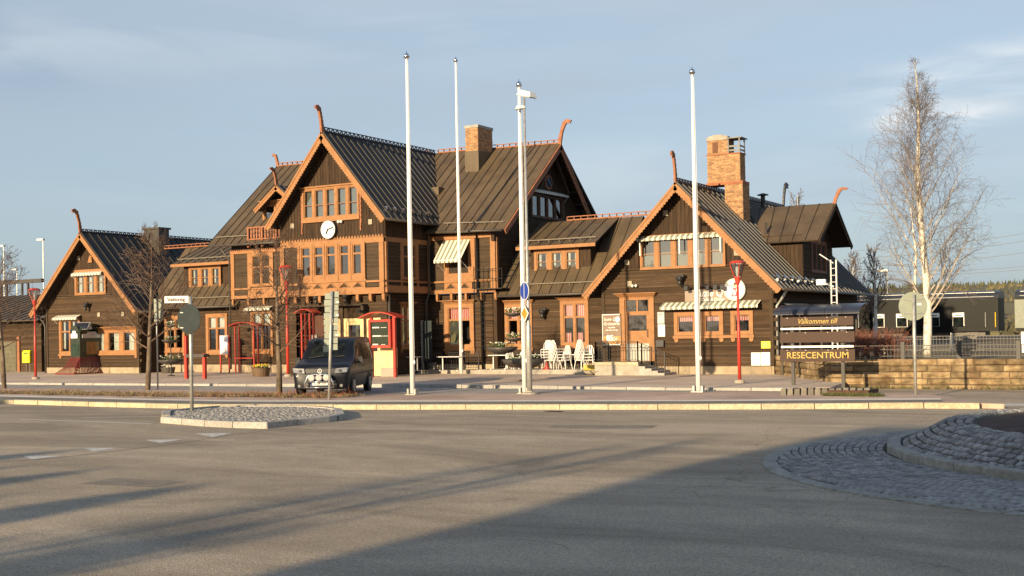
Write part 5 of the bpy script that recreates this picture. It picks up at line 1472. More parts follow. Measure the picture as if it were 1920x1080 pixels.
for k in range(9): p = r0_.lerp(r1_, (k + .5) / 9); mb.tube([p, p + Vector((.5, 0, 0))], .02, 5)
mb.build('fire_ladder', IRON, st)

# ================================================================== OBJECTS IN FRONT OF THE STATION
def text(s, size, mtl, parent, loc, rot, shear=0.0, ext=0.004, align='CENTER', sx=1.0, name='lettering', bold=0.0):
    c = bpy.data.curves.new(name, 'FONT'); c.body = s; c.size = size; c.shear = shear; c.extrude = ext; c.align_x = align; c.align_y = 'CENTER'; c.offset = bold
    c.resolution_u = 3; c.materials.append(mtl)
    tmp = bpy.data.objects.new(name, c); me = bpy.data.meshes.new_from_object(tmp); bpy.data.objects.remove(tmp)
    o = bpy.data.objects.new(name, me); COL.objects.link(o); o.parent = parent; o.location = loc; o.rotation_euler = rot; o.scale = (sx, 1, 1)
    return o
FACE = (pi / 2, 0, 0)     # readable from -Y
DBLACK = mat('sign_black', (0.03, .03, .035), rough=.5)
# keep things outside the walls: slide back along the line of sight when a measured foot falls inside the building
def gout(px, py, z):
    p = g(px, py, z)
    lim = 52.3 if p.x < -57.4 or p.x > -26.2 else (48.9 if mx0 - 1.4 < hit(px, py, Y=49).x < mx1 + .6 else 53.4)
    if p.y > lim: p = hit(px, py, Y=lim); p.z = z
    return p
# flagpoles
fp = [((774, 740), 100, .14, 'tall white flagpole with silver ball, standing just right of the dark van'),
      ((865, 690), 109, ZP, 'white flagpole farthest back, standing close to the station wall'),
      ((984, 738), 153, .14, 'white flagpole standing right against the tall street light'),
      ((1310, 735), 129, .14, 'rightmost white flagpole, standing in front of the cafe sign')]
for (px, py), top, z, lab in fp:
    p = g(px, py, z) if py > 700 else Vector((hit(865, 690, Y=52.35).x, 52.35, z)); h = height_at(p.x, p.y, top) - z
    t = thing('flagpole', (p.x, p.y, z), lab, 'flagpole', 'white flagpoles on the forecourt')
    r0 = .092 if z < .2 else .085
    mb = MB(); mb.tube([(0, 0, .05), (0, 0, h * .5), (0, 0, h - .22)], [r0, r0 * .86, r0 * .5], 14); mb.build('pole', WHITE, t, smooth=True, local=True)
    mb = MB(); mb.lathe((0, 0, h - .22), [(.03, 0), (.05, .02), (.10, .06), (.115, .115), (.10, .17), (.05, .21), (.012, .225), (.01, .30)], 14); mb.build('ball', STEELB, t, smooth=True, local=True)
    if z < .2:
        mb = MB(); mb.box(-.22, .22, -.18, .18, 0, .03); mb.box(-.19, -.12, -.1, .1, .03, .22); mb.box(.12, .19, -.1, .1, .03, .22); mb.build('foot', STEEL, t, local=True)
    mb = MB(); mb.tube([(r0 + .02, -.02, 1.1), (r0 + .015, -.02, h * .6), (.06, -.01, h - .3)], .006, 4); mb.box(r0 - .01, r0 + .05, -.04, 0, 1.15, 1.25); mb.build('halyard', WHITEP, t, local=True)
# tall street light with road signs
p = g(991, 738.5, .14); h = height_at(p.x, p.y, 186) - .14
sl_ = thing('street_lamp', (p.x + .12, p.y - .12, .14), 'tall galvanised street lamp with two floodlight heads beside a flagpole', 'street lamp')
mb = MB(); mb.tube([(0, 0, 0), (0, 0, 2.4), (0, 0, 2.5), (0, 0, h)], [.10, .09, .06, .04], 12); mb.build('pole', STEEL, sl_, smooth=True, local=True)
mb = MB(); mb.lathe((0, 0, 0), [(.30, 0), (.30, .05), (.14, .08), (.13, .12)], 14); mb.build('foot', CONC, sl_, local=True)
def head(dx, dz, yaw, tilt, s=1.0):
    mb = MB(); M4 = Matrix.Translation((dx, 0, h + dz)) @ Matrix.Rotation(yaw, 4, 'Z') @ Matrix.Rotation(tilt, 4, 'X') @ Matrix.Scale(s, 4)
    q = [(-.20, -.30, .0), (.20, -.30, .0), (.22, .30, .0), (-.22, .30, .0), (-.14, -.22, .16), (.14, -.22, .16), (.16, .22, .19), (-.16, .22, .19)]
    mb.hexa([M4 @ Vector(v) for v in q]); hd_ = mb.build('lamp_head', WHITEP, sl_, local=True)
    mb = MB(); mb.hexa([M4 @ Vector(v) for v in [(-.17, -.26, -.03), (.17, -.26, -.03), (.19, .26, -.03), (-.19, .26, -.03), (-.17, -.26, -.001), (.17, -.26, -.001), (.19, .26, -.001), (-.19, .26, -.001)]])
    mb.build('glass', mat('lamp_lens', (0.35, .36, .35), rough=.15) if 'lamp_lens' not in bpy.data.materials else bpy.data.materials['lamp_lens'], hd_, local=True)
head(.12, .05, radians(80), radians(14), 1.05); head(-.15, -.36, radians(115), radians(-8), .6)
mb = MB(); mb.tube([(0, 0, h - .3), (-.2, 0, h - .33)], .03, 6); mb.build('arm', STEEL, sl_, local=True)
zb_ = height_at(p.x, p.y, 546) ; zy_ = height_at(p.x, p.y, 588)
def disc_obj(r, t0, t1, c, yaw, n=32, rx=1, rz=1, sides=None, x0=0):
    mb = MB(); k_ = sides or n; M4 = Matrix.Translation(c) @ Matrix.Rotation(yaw, 4, 'Z')
    a = [M4 @ Vector((x0 + r * rx * cos(2 * pi * i / k_ + (0)), t0, r * rz * sin(2 * pi * i / k_))) for i in range(k_)]
    o = (M4.to_3x3() @ Vector((0, t1 - t0, 0))); mb.prism(a, o); return mb
yaw = radians(30.3 - 63)
s1_ = thing('road_sign', (p.x + .12, p.y - .12, zb_), 'round blue shared path sign seen obliquely on the tall street lamp', 'road sign')
disc_obj(.33, -.14, -.125, (0, 0, 0), yaw).build('rim', WHITEP, s1_, local=True)
disc_obj(.305, -.15, -.141, (0, 0, 0), yaw).build('sign_face', BLUE, s1_, local=True)
mb = MB(); M4 = Matrix.Rotation(yaw, 4, 'Z'); mb.hexa([M4 @ Vector(v) for v in [(-.012, -.156, -.28), (.012, -.156, -.28), (.012, -.151, -.28), (-.012, -.151, -.28), (-.012, -.156, .28), (.012, -.156, .28), (.012, -.151, .28), (-.012, -.151, .28)]]); mb.build('divider', WHITEP, s1_, local=True)
s2_ = thing('road_sign', (p.x + .12, p.y - .12, zy_), 'yellow and white diamond priority road sign below the blue one', 'road sign')
disc_obj(.33, -.14, -.125, (0, 0, 0), yaw, sides=4).build('rim', DBLACK, s2_, local=True)
disc_obj(.31, -.15, -.141, (0, 0, 0), yaw, sides=4).build('border', WHITEP, s2_, local=True)
disc_obj(.23, -.158, -.151, (0, 0, 0), yaw, sides=4).build('sign_face', mat('dimmed_yellow_sign', (.42, .25, .025), rough=.45), s2_, local=True)  # yellow darkened to stand for the face turned from the sun
# red park lamps
def red_lamp(px, py, top, lab, src=None):
    p = gout(px, py, ZP); h = height_at(p.x, p.y, top) - ZP
    t = thing('park_lamp', (p.x, p.y, ZP), lab, 'park lamp', 'red park lamps on the plaza')
    k = h / 6.0
    mb = MB(); mb.tube([(0, 0, .1), (0, 0, h * .47), (0, 0, h * .48), (0, 0, h - .9 * k)], [.085 * k, .08 * k, .06 * k, .055 * k], 12); mb.build('pole', RED, t, smooth=True, local=True)
    mb = MB(); mb.lathe((0, 0, 0), [(.2, 0), (.2, .1), (.15, .13)], 14); mb.build('foot', CONC, t, local=True)
    mb = MB(); mb.lathe((0, 0, h - 1.2 * k), [(.06 * k, 0), (.10 * k, .06 * k), (.17 * k, .38 * k), (.15 * k, .39 * k), (.03 * k, .40 * k)], 16)
    for i in range(4):
        an = i * pi / 2 + .6; c_, s_ = cos(an), sin(an)
        mb.tube([(.15 * k * c_, .15 * k * s_, h - .84 * k), (.34 * k * c_, .34 * k * s_, h - .3 * k), (.36 * k * c_, .36 * k * s_, h - .13 * k)], .022 * k, 5)
    mb.lathe((0, 0, h - .15 * k), [(.36 * k, 0), (.38 * k, .03 * k), (.30 * k, .11 * k), (.1 * k, .15 * k)], 18)
    mb.build('lamp_cage', RED, t, local=True)
    mb = MB(); mb.lathe((0, 0, h - .80 * k), [(.15 * k, 0), (.33 * k, .63 * k)], 16); mb.build('lamp_glass', glass_mat('lamp_glass', fres=.25) if 'lamp_glass' not in bpy.data.materials else bpy.data.materials['lamp_glass'], t, local=True)
    mb = MB(); mb.lathe((0, 0, h - .8 * k), [(.05 * k, 0), (.09 * k, .2 * k), (.09 * k, .45 * k), (.04 * k, .5 * k)], 10); mb.build('bulb', WHITEP, t, local=True)
red_lamp(67, 711, 540, 'red park lamp with flared glass head at the far left beside the yellow mailbox')
red_lamp(540, 698, 497, 'red park lamp behind the bare tree and dark van')
red_lamp(1387, 718, 488, 'red park lamp in front of the cafe wall on the right')

# poles with sign backs
def post(t, h, r=.035, mtl=None):
    mb = MB(); mb.tube([(0, 0, 0), (0, 0, h)], r, 10); return mb.build('post', mtl or STEEL, t, smooth=True, local=True)
vyaw = radians(30.3)      # plates squared to the street the photograph is taken from
p = g(360, 770, .13); h = height_at(p.x, p.y, 556) - .13
t = thing('road_sign', (p.x, p.y, .13), 'round sign seen from its dark back on a grey post at the cobbled island', 'road sign'); post(t, h, .055)
zc = height_at(p.x, p.y, 598) - .13
disc_obj(.46, -.115, -.10, (0, 0, zc), vyaw - .15, rx=.82).build('sign_plate', DARKSIGN, t, local=True)
mb = MB(); 
for dz in (-.27, .2): mb.bar(Matrix.Rotation(vyaw, 3, 'Z') @ Vector((-.3, -.07, zc + dz)), Matrix.Rotation(vyaw, 3, 'Z') @ Vector((.3, -.07, zc + dz)), .03)
mb.build('bracket', STEEL, t, local=True)
zs_ = height_at(p.x, p.y, 561)
t2 = thing('street_name_sign', (p.x, p.y, zs_), 'white street name plate on top of the island sign post', 'street sign', rz=vyaw)
mb = MB(); mb.box(-.80, -.04, -.025, -.005, -.115, .115); mb.build('plate', WHITEP, t2, local=True)
mb = MB(); 
for b_ in ((-.80, -.04, .105, .115), (-.80, -.04, -.115, -.105), (-.80, -.79, -.104, .104), (-.05, -.04, -.104, .104)): mb.box(b_[0], b_[1], -.03, -.026, b_[2], b_[3])
mb.build('plate_border', DBLACK, t2, local=True)
text('Stationsg.', .165, DBLACK, t2, (-.42, -.028, 0), FACE, bold=.004, sx=.92)
# right round sign back
p = g(1717, 740, .14); h = height_at(p.x, p.y, 552) - .14
t = thing('road_sign', (p.x, p.y, .14), 'round grey sign back on a steel post in front of the birch', 'road sign'); post(t, h, .05)
zc = height_at(p.x, p.y, 574) - .14
disc_obj(.46, .06, .075, (0, 0, zc), vyaw).build('sign_plate', SIGNB, t, local=True)
mb = MB(); Rz = Matrix.Rotation(vyaw, 3, 'Z')
for dz in (-.22, .22): mb.bar(Rz @ Vector((-.3, .045, zc + dz)), Rz @ Vector((.3, .045, zc + dz)), .03)
mb.build('bracket', STEEL, t, local=True)
mb = MB(); v = [Rz @ Vector(q) for q in ((.12, .052, zc + .03), (.26, .052, zc + .03), (.26, .052, zc + .09), (.12, .052, zc + .09))]; mb.prism(v, Rz @ Vector((0, -.004, 0))); mb.build('sticker', WHITEP, t, local=True)
# direction sign stack seen from behind, in front of the van
p = g(617, 749.5, .14); h = height_at(p.x, p.y, 546) - .14
t = thing('direction_sign', (p.x, p.y, .14), 'stack of direction signs seen from their green backs, leaning post before the van', 'direction sign')
topo = Rz @ Vector((.16, 0, 0)); topo.z = h
mb = MB(); mb.tube([(0, 0, 0), tuple(topo)], .05, 10); mb.build('post', STEEL, t, smooth=True, local=True)
z1_ = height_at(p.x, p.y, 546) - .14; z0_ = height_at(p.x, p.y, 657) - .14; nrow = 9
for k in range(nrow):
    za, zb2 = z1_ - (z1_ - z0_) * k / nrow, z1_ - (z1_ - z0_) * (k + 1) / nrow
    cxk = topo * ((za + zb2) / 2 / h); 
    for side in (-1, 1):
        sk = R.uniform(-.02, .02)
        xa = (-.25, -.03) if side < 0 else (.04, .24)
        if side > 0: za_, zb3 = za, zb2
        else: za_, zb3 = za - .06, zb2 - .06
        mb = MB(); v = [Rz @ Vector((x, .05 + .0 * side, 0)) + Vector((cxk.x, cxk.y, z)) for x, z in ((xa[0] + sk, zb3 + .012), (xa[1], zb3 + .012), (xa[1], za_ - .012), (xa[0] + sk, za_ - .012))]
        mb.prism(v, Rz @ Vector((0, .02, 0))); mb.build('sign_panel', SIGNB, t, local=True)
        if side > 0 and k in (1, 3, 6):
            mb = MB(); v = [Rz @ Vector((x, .046, 0)) + Vector((cxk.x, cxk.y, z)) for x, z in ((.16, zb3 + .05), (.25, zb3 + .05), (.25, zb3 + .10), (.16, zb3 + .10))]
            mb.prism(v, Rz @ Vector((0, .003, 0))); mb.build('sticker', WHITEP, t, local=True)
# left panel sign back
p = g(296, 730, .14); h = height_at(p.x, p.y, 560) - .14
t = thing('direction_sign', (p.x, p.y, .14), 'tall narrow pale sign panel seen from behind on a thin post at the left tree', 'direction sign'); post(t, h, .035)
za, zb2 = h, height_at(p.x, p.y, 603) - .14
mb = MB(); v = [Rz @ Vector((x, .05, z)) for x, z in ((-.13, zb2), (.27, zb2 + .02), (.27, za - .05), (-.13, za))]; mb.prism(v, Rz @ Vector((0, .02, 0))); mb.build('sign_panel', SIGNB, t, local=True)

# brown welcome board
YS = g(1486, 727, .14).y
sx0 = hit(1464, 640, Y=YS).x; sx1 = hit(1602, 640, Y=YS).x; scx = (sx0 + sx1) / 2
t = thing('welcome_sign', (scx, YS, .14), 'brown slatted welcome board with gold lettering on two posts by the stone wall', 'sign board')
def zy(py, px=1533): return height_at(scx, YS, py + (px - 1533) * 0) - .14
for px, y0_, y1_, k in ((0, 594, 611, 'a'), (0, 622, 642, 'b'), (0, 655, 678, 'c')):
    mb = MB(); z1_, z0_ = zy(y0_), zy(y1_); hw = (sx1 - sx0) / 2 + (.02 if k != 'a' else -.01)
    mb.box(-hw, hw, -.06, .04, z0_, z1_); mb.build('board', BROWNB, t, local=True)
    for sx_ in (-.8, -.3, .3, .8):
        mb = MB(); mb.box(sx_ * hw - .015, sx_ * hw + .015, -.066, -.06, z1_ - .04, z1_ - .02); mb.build('screw', STEEL, t, local=True)
for y0_, y1_ in ((614, 617.5), (648, 651.8)):
    mb = MB(); mb.box(-(sx1 - sx0) / 2 + .02, (sx1 - sx0) / 2 - .02, -.05, -.02, zy(y1_), zy(y0_)); mb.build('white_rail', WHITEP, t, local=True)
for px in (1486, 1580):
    x = hit(px, 700, Y=YS).x - scx; mb = MB(); mb.box(x - .06, x + .06, .042, .14, -.05, zy(596)); mb.build('post', IRON, t, local=True)
text('RESECENTRUM', .325, GOLD, t, (0.02, -.064, (zy(655) + zy(678)) / 2), FACE, bold=.002, sx=1.04)
text('V\u00e4lkommen till', .27, GOLD, t, (.02, -.064, (zy(594) + zy(611)) / 2), FACE, shear=.35, sx=.88)
# low edging of upright stones round the board
e0 = g(1462, 741, .14); e1 = g(1632, 741, .14)
ed = thing('stone_edging', (e0.x, e0.y, .14), 'low edging of upright grey stones below the brown welcome board', 'stone edging')
n_ = 13
for k in range(n_):
    a = e0.lerp(e1, k / n_); b2 = e0.lerp(e1, (k + 1) / n_); mb = MB(); zt_ = .22 + R.uniform(-.015, .02)
    mb.hexa([(a.x + .02, a.y, .1), (b2.x - .02, b2.y, .1), (b2.x - .02, b2.y + .3, .1), (a.x + .02, a.y + .3, .1), (a.x + .03, a.y + .03, .14 + zt_), (b2.x - .03, b2.y + .03, .14 + zt_), (b2.x - .03, b2.y + .3, .14 + zt_), (a.x + .03, a.y + .3, .14 + zt_)])
    mb.build('stone', mat('dark_edging_stone', (0.17, .155, .13), rough=.9, rnd=.25, bump=.3) if 'dark_edging_stone' not in bpy.data.materials else bpy.data.materials['dark_edging_stone'], ed)
mb = MB(); mb.box(e0.x, e1.x, e0.y + .3, e0.y + 1.6, .12, .30); structure(mb.build('planting_bed', SOIL))

# ------------------------------------------------------------------ cafe sign, poster, notices on the station
fixt = F
a0, a1, z0_, z1_ = F.rect(1286, 543, 1362, 565)
t = thing('cafe_sign', ((a0 + a1) / 2, YF - .05, (z0_ + z1_) / 2), 'taupe cafe name board with white script lettering above the striped awning', 'shop sign')
TAUPE = mat('taupe_board', (0.26, .20, .15), rough=.6, var=.04)
mb = MB(); mb.box(a0, a1 + .25, YF - .12, YF - .04, z0_, z1_); mb.build('board', TAUPE, t)
text("Suzie Q's", .46, WHITEP, t, ((a1 - a0) * .16, -.08, .09), FACE, shear=.25, sx=.92, bold=.004)
text('Caf\u00e9 & Diner', .21, WHITEP, t, ((a1 - a0) * .19, -.08, -.20), FACE, shear=.1, bold=.003)
rc = F.h(1380, 543); rdz = abs(F.h(1380, 522)[1] - F.h(1380, 564)[1]) / 2
t = thing('round_sign', (rc[0], YF - .05, rc[1]), 'round white sign with a waitress figure and grey rim beside the cafe name board', 'shop sign')
def fdisc(r, y0_, y1_, n=36, c=(0, 0)): 
    mb = MB(); mb.prism([(c[0] + r * cos(2 * pi * k / n), y0_, c[1] + r * sin(2 * pi * k / n)) for k in range(n)], (0, y1_ - y0_, 0)); return mb
fdisc(rdz, .02, -.16).build('rim', mat('grey_rim', (0.55, .53, .5), rough=.5), t, local=True); fdisc(rdz * .86, -.161, -.17).build('sign_face', WHITEP, t, local=True)
SKIN = mat('printed_skin', (0.55, .32, .22), rough=.6); PINK = mat('printed_pink', (0.42, .10, .12), rough=.6)
mb = MB(); mb.prism([(x * rdz, -.171, z * rdz) for x, z in ((-.34, -.62), (.30, -.62), (.14, -.05), (.22, .18), (-.14, .18), (-.10, -.05))][::-1], (0, -.004, 0)); mb.build('figure_dress', PINK, t, local=True)
mb = MB(); mb.prism([(x * rdz, -.176, z * rdz) for x, z in ((-.16, -.5), (.14, -.5), (.07, -.05), (-.05, -.05))][::-1], (0, -.003, 0)); mb.build('figure_apron', WHITEP, t, local=True)
fdisc(.15 * rdz, -.171, -.178, 14, (.04 * rdz, .36 * rdz)).build('figure_head', SKIN, t, local=True); fdisc(.12 * rdz, -.171, -.180, 14, (.06 * rdz, .52 * rdz)).build('figure_hair', mat('printed_dark', (0.09, .04, .03), rough=.6), t, local=True)
mb = MB(); mb.bar((.2 * rdz, -.174, .12 * rdz), (.42 * rdz, -.174, -.12 * rdz), .07 * rdz, .004, up=(0, 1, 0)); mb.bar((-.12 * rdz, -.174, .12 * rdz), (-.42 * rdz, -.174, .24 * rdz), .07 * rdz, .004, up=(0, 1, 0)); mb.build('figure_arms', SKIN, t, local=True)
# spot lights over the sign
la, lz_ = F.h(1290, 536); lb, _ = F.h(1366, 533)
t = thing('sign_lights', (la, YF, lz_), 'row of small black spotlights on a rail above the cafe name board', 'spotlights')
mb = MB(); mb.tube([(la - .1, YF - .5, lz_), (lb + .2, YF - .5, lz_)], .02, 6); 
for x in (la, (la + lb) / 2, lb): mb.tube([(x, YF, lz_ + .05), (x, YF - .5, lz_)], .018, 5)
mb.build('rail', IRON, t)
for x in (la + .12, la + 1.15, la + 1.55, lb - .1):
    mb = MB(); mb.hexa([(x - .09, YF - .62, lz_ - .22), (x + .09, YF - .62, lz_ - .22), (x + .09, YF - .48, lz_ - .26), (x - .09, YF - .48, lz_ - .26), (x - .09, YF - .56, lz_ - .02), (x + .09, YF - .56, lz_ - .02), (x + .09, YF - .44, lz_ - .06), (x - .09, YF - .44, lz_ - .06)]); mb.build('spotlight', IRON, t)
# poster
a0, a1, z0_, z1_ = F.rect(1131, 589, 1167, 647); pw = (a1 - a0) / 2; ph = (z1_ - z0_) / 2
t = thing('poster', ((a0 + a1) / 2, YF - .06, (z0_ + z1_) / 2), 'framed dark menu poster with white lettering left of the cafe door', 'poster')
mb = MB(); mb.box(-pw, pw, -.04, .02, -ph, ph); mb.build('frame', WHITEP, t, local=True)
POST = mat('poster_print', (0.10, .065, .045), rough=.5, var=.45, scale=5, col2=(0.22, .15, .10)); mb = MB(); mb.box(-pw + .03, pw - .03, -.046, -.041, -ph + .04, ph - .04); mb.build('print', POST, t, local=True)
FOOD = mat('poster_food', (0.45, .22, .06), rough=.5, var=.6, scale=9); mb = MB(); mb.box(-pw + .04, pw - .04, -.05, -.047, -ph + .05, -ph + .42); mb.build('food_picture', FOOD, t, local=True)
text("Suzie Q's", .20, WHITEP, t, (-.05, -.055, ph - .25), FACE, shear=.25); text('Caf\u00e9 & Diner', .09, PINK, t, (-.05, -.055, ph - .40), FACE)
text('Grilltallrik', .21, WHITEP, t, (0, -.055, .28), FACE, sx=.98); text('85:-', .38, WHITEP, t, (.0, -.055, -.42), FACE, bold=.01)
text('V\u00e4lj mellan', .085, WHITEP, t, (0, -.055, .10), FACE, bold=.002); text('olika r\u00e4tter varje dag', .085, WHITEP, t, (0, -.055, -.02), FACE, sx=.9, bold=.002)
fdisc(.13, -.05, -.054, 20, (pw - .2, ph - .26)).build('badge', WHITEP, t, local=True)
def sheetbox(x0_, y0_, x1_, y1_, mtl, nm, lab, cat, d=.05, pl=F, lines=None):
    a0, a1, z0_, z1_ = pl.rect(x0_, y0_, x1_, y1_); t = thing(nm, ((a0 + a1) / 2, pl.c, (z0_ + z1_) / 2), lab, cat)
    mb = MB(); pl.box(mb, a0, a1, .036, .036 + d, z0_, z1_); mb.build('panel', mtl, t)
    if lines:
        mb = MB()
        for zf, w_ in lines:
            z = z0_ + (z1_ - z0_) * zf; pl.box(mb, a0 + .05, a0 + .05 + (a1 - a0 - .1) * w_, .036 + d, .038 + d, z - .012, z + .012)
        o = mb.build('printed_lines', PRINT, t); o['kind'] = 'stuff'
    return t
PAPERB = mat('notice_paper', (0.62, .66, .66), rough=.4)
sheetbox(1234, 585, 1247, 607, mat('glazed_notice', (0.42, .48, .50), rough=.2), 'notice_board', 'glazed notice board between the cafe door and the windows', 'notice board', lines=[(.8, .8), (.65, .6)])
sheetbox(1235, 608.5, 1248, 631, WHITEP, 'notice_board', 'plain white notice sheet below the glazed one by the cafe door', 'notice board')
tb = sheetbox(1233, 638, 1247, 650, DBLACK, 'letter_box', 'black box with a round white button beside the cafe door', 'box', d=.16)
sheetbox(1428, 640, 1445, 653, YELB, 'warning_sign', 'small bright yellow sign on the wall above the white cabinets', 'wall sign', d=.02, lines=[(.8, .7), (.55, .9), (.3, .6)])
sheetbox(1411, 661, 1428, 685, WHITEP, 'meter_cabinet', 'left one of two white meter cabinets on the cafe wall', 'cabinet', d=.14, lines=[(.2, .4)])
sheetbox(1429, 660.5, 1446, 685, WHITEP, 'meter_cabinet', 'right one of two white meter cabinets, nearest the wall corner', 'cabinet', d=.14, lines=[(.12, .9)])

# ------------------------------------------------------------------ steps, platform and railings at the cafe door
xs0 = F.h(1141, 690)[0]; xs1 = F.h(1222, 690)[0]
stp = thing('entrance_steps', ((xs0 + xs1) / 2, YF, ZP), 'stone landing with four side steps at the cafe door', 'steps')
YFr = YF - 1.5
mb = MB(); mb.box(xs0, xs1, YFr, YF - .075, ZP - .02, ZDOOR - .13); mb.build('landing', CONC, stp)
n_ = 4
for k in range(n_):
    mb = MB(); q0, q1 = xs0 + (xs1 - xs0) * k / n_, xs0 + (xs1 - xs0) * (k + 1) / n_; mb.box(q0 + .004, q1 - .004, YFr - .05, YF - .08, ZDOOR - .128, ZDOOR - .003); mb.build('coping_stone', KERB, stp)
for k in range(4):
    zt_ = ZDOOR - .1 - k * .0 - (k + 1) * (ZDOOR - ZP - .1) / 5; mb = MB(); mb.box(xs1 + k * .32 + .003, xs1 + (k + 1) * .32, YFr, YF - .1, ZP - .02, zt_); mb.build('step', KERBG, stp)
RAILM = IRON
def railing(pts, nm, lab, h=.95, bars=.14, deco=True):
    P0 = Vector(pts[0]); t = thing(nm, P0, lab, 'railing')
    for a, b2 in zip(pts, pts[1:]):
        a = Vector(a); b2 = Vector(b2); u = Vector((0, 0, 1))
        for q in (a, b2):
            mb = MB(); mb.box(q.x - .025, q.x + .025, q.y - .025, q.y + .025, q.z, q.z + h + .02); mb.build('post', RAILM, t)
        for hh in (h, h - .16, .1):
            mb = MB(); mb.bar(a + u * hh, b2 + u * hh, .028, .02); mb.build('rail', RAILM, t)
        ln = (b2 - a).length; n_ = max(1, int(ln / bars)); mb = MB()
        for k in range(1, n_):
            q = a.lerp(b2, k / n_); mb.bar(q + u * .1, q + u * (h - .16), .014)
            if deco: 
                q2 = a.lerp(b2, (k + .5) / n_); mb.bar(q + u * (h - .15), q2 + u * (h - .01), .012); mb.bar(q2 + u * (h - .01), a.lerp(b2, (k + 1) / n_) + u * (h - .15), .012)
        o = mb.build('bars', RAILM, t); o['kind'] = 'stuff'
    return t
railing([(xs0 + .05, YF - .1, ZDOOR), (xs0 + .05, YFr + .05, ZDOOR), (xs1 - .05, YFr + .05, ZDOOR), (xs1 + .15, YFr + .05, ZDOOR - .1), (xs1 + 1.3, YFr + .05, ZP + .1)], 'railing', 'black iron railing round the cafe door landing and down its steps')

# ------------------------------------------------------------------ cafe terrace: slab, railing, tables, stacked chairs, planters
tx0 = hit(905, 695, Y=53.2).x; tx1 = xs0 - .1; YT = 52.6; ZTR = ZP + .22
te_ = MB(); te_.box(tx0, tx1, YT, 54.84, ZP - .02, ZTR); trr = structure(te_.build('terrace', CONC))
t2_ = MB(); t2_.box(hit(640, 700, Y=51).x, tx0, 53.0, 54.3, ZP - .02, ZTR - .04); structure(t2_.build('terrace', CONC))
for (xa, xb, yy, lab) in ((tx0 + .1, tx1 - .1, 54.2, 'black iron railing behind the white chairs of the cafe terrace'), (mx1 + .5, llx1 - .2, 52.9, 'black iron railing below the block window left of the fire ladder')):
    railing([(xa, yy, ZTR), ((xa * 2 + xb) / 3, yy, ZTR), ((xa + xb * 2) / 3, yy, ZTR), (xb, yy, ZTR)], 'railing', lab, h=.9)
CH = thing('chair_stack', (0, 0, 0), '', 'chairs')
def chair_parts(t, n):
    for k in range(n):
        z = k * .14; y = -k * .05
        mb = MB(); mb.box(-.22, .22, -.20 + y, .22 + y, .43 + z, .455 + z); mb.build('seat', WHITEP, t, local=True)
        mb = MB()
        pts = [(-.22, .22 + y, .455 + z), (-.20, .27 + y, .70 + z), (-.1, .30 + y, .88 + z), (.1, .30 + y, .88 + z), (.20, .27 + y, .70 + z), (.22, .22 + y, .455 + z)]
        mb.tube(pts, .018, 5); 
        for x in (-.1, 0, .1): mb.bar((x, .22 + y, .455 + z), (x, .29 + y, .86 + z), .05, .014)
        mb.build('backrest', WHITEP, t, local=True)
        if k == 0:
            for sx_, sy_ in ((-1, -1), (1, -1), (1, 1), (-1, 1)):
                mb = MB(); mb.tube([(sx_ * .20, sy_ * .18, .43), (sx_ * .26, sy_ * .24, 0)], .018, 5); mb.build('leg', WHITEP, t, local=True)
        else:
            mb = MB()
            for sx_ in (-1, 1):
                for sy_ in (-1, 1): mb = MB(); mb.tube([(sx_ * .23, sy_ * .2 + y, .43 + z), (sx_ * .24, sy_ * .22 + y, .2 + z)], .015, 5); mb.build('leg', WHITEP, t, local=True)
bpy.data.objects.remove(CH)
ST = [(1.0 * 0 + 976, 1, 0), (1028, 5, .2), (1045, 5, 2.6), (1062, 3, -.3), (1093, 5, 2.8), (1105, 3, .3), (962, 2, 1.2)]
labs = ['single white cafe chair beside the tiered flower planter', 'stack of white cafe chairs with a red cone at its foot', 'tallest stack of white cafe chairs, with leaning backs', 'short stack of white chairs right of the tallest stack',
        'tall stack of white chairs below the right end of the cafe window', 'low stack of white chairs at the right end of the terrace', 'small stack of white chairs left of the street lamp']
for (px, n, rz), lab in zip(ST, labs):
    b0 = hit(px, 690, Y=53.3); t = thing('stacked_chairs' if n > 1 else 'cafe_chair', (b0.x, 53.2 + R.uniform(-.2, .2), ZTR), lab, 'chairs' if n > 1 else 'chair', 'white cafe chairs on the terrace', rz=rz); chair_parts(t, n)
b0 = hit(785, 690, Y=52.6); t = thing('cafe_chair', (b0.x - .6, 52.5, ZP), 'white cafe chair by the small table in the shaded corner', 'chair', 'white cafe chairs on the terrace', rz=.6); chair_parts(t, 1)
def table(px, y, z, w_, lab):
    b0 = hit(px, 680, Y=y); t = thing('cafe_table', (b0.x, y, z), lab, 'table', 'small cafe tables')
    mb = MB(); mb.box(-w_, w_, -.33, .33, .70, .73); mb.build('tabletop', WHITEP, t, local=True)
    for sx_ in (-w_ * .75, w_ * .75): mb = MB(); mb.tube([(sx_, 0, 0), (sx_, 0, .70)], .03, 6); mb.box(sx_ - .04, sx_ + .04, -.28, .28, 0, .03); mb.build('leg', WHITEP, t, local=True)
table(1010, 53.7, ZTR, .9, 'white cafe table behind the street lamp'); table(938, 53.4, ZTR, .55, 'white folding table at the left end of the terrace')
table(1078, 53.7, ZTR, .7, 'white cafe table between the two tall chair stacks'); table(846, 52.4, ZTR - .04, .7, 'narrow pale table below the block window'); table(774, 52.4, ZTR - .04, .4, 'small pale table in the shade beside the first flagpole')
b0 = hit(1026, 690, Y=52.9); t = thing('traffic_cone', (b0.x, 52.85, ZTR), 'small red cone at the foot of a white chair stack', 'cone')
mb = MB(); mb.lathe((0, 0, .03), [(.13, 0), (.03, .36), (.02, .38)], 12); mb.build('cone', RED, t, local=True); mb = MB(); mb.box(-.2, .2, -.2, .2, 0, .03); mb.build('foot', RED, t, local=True)
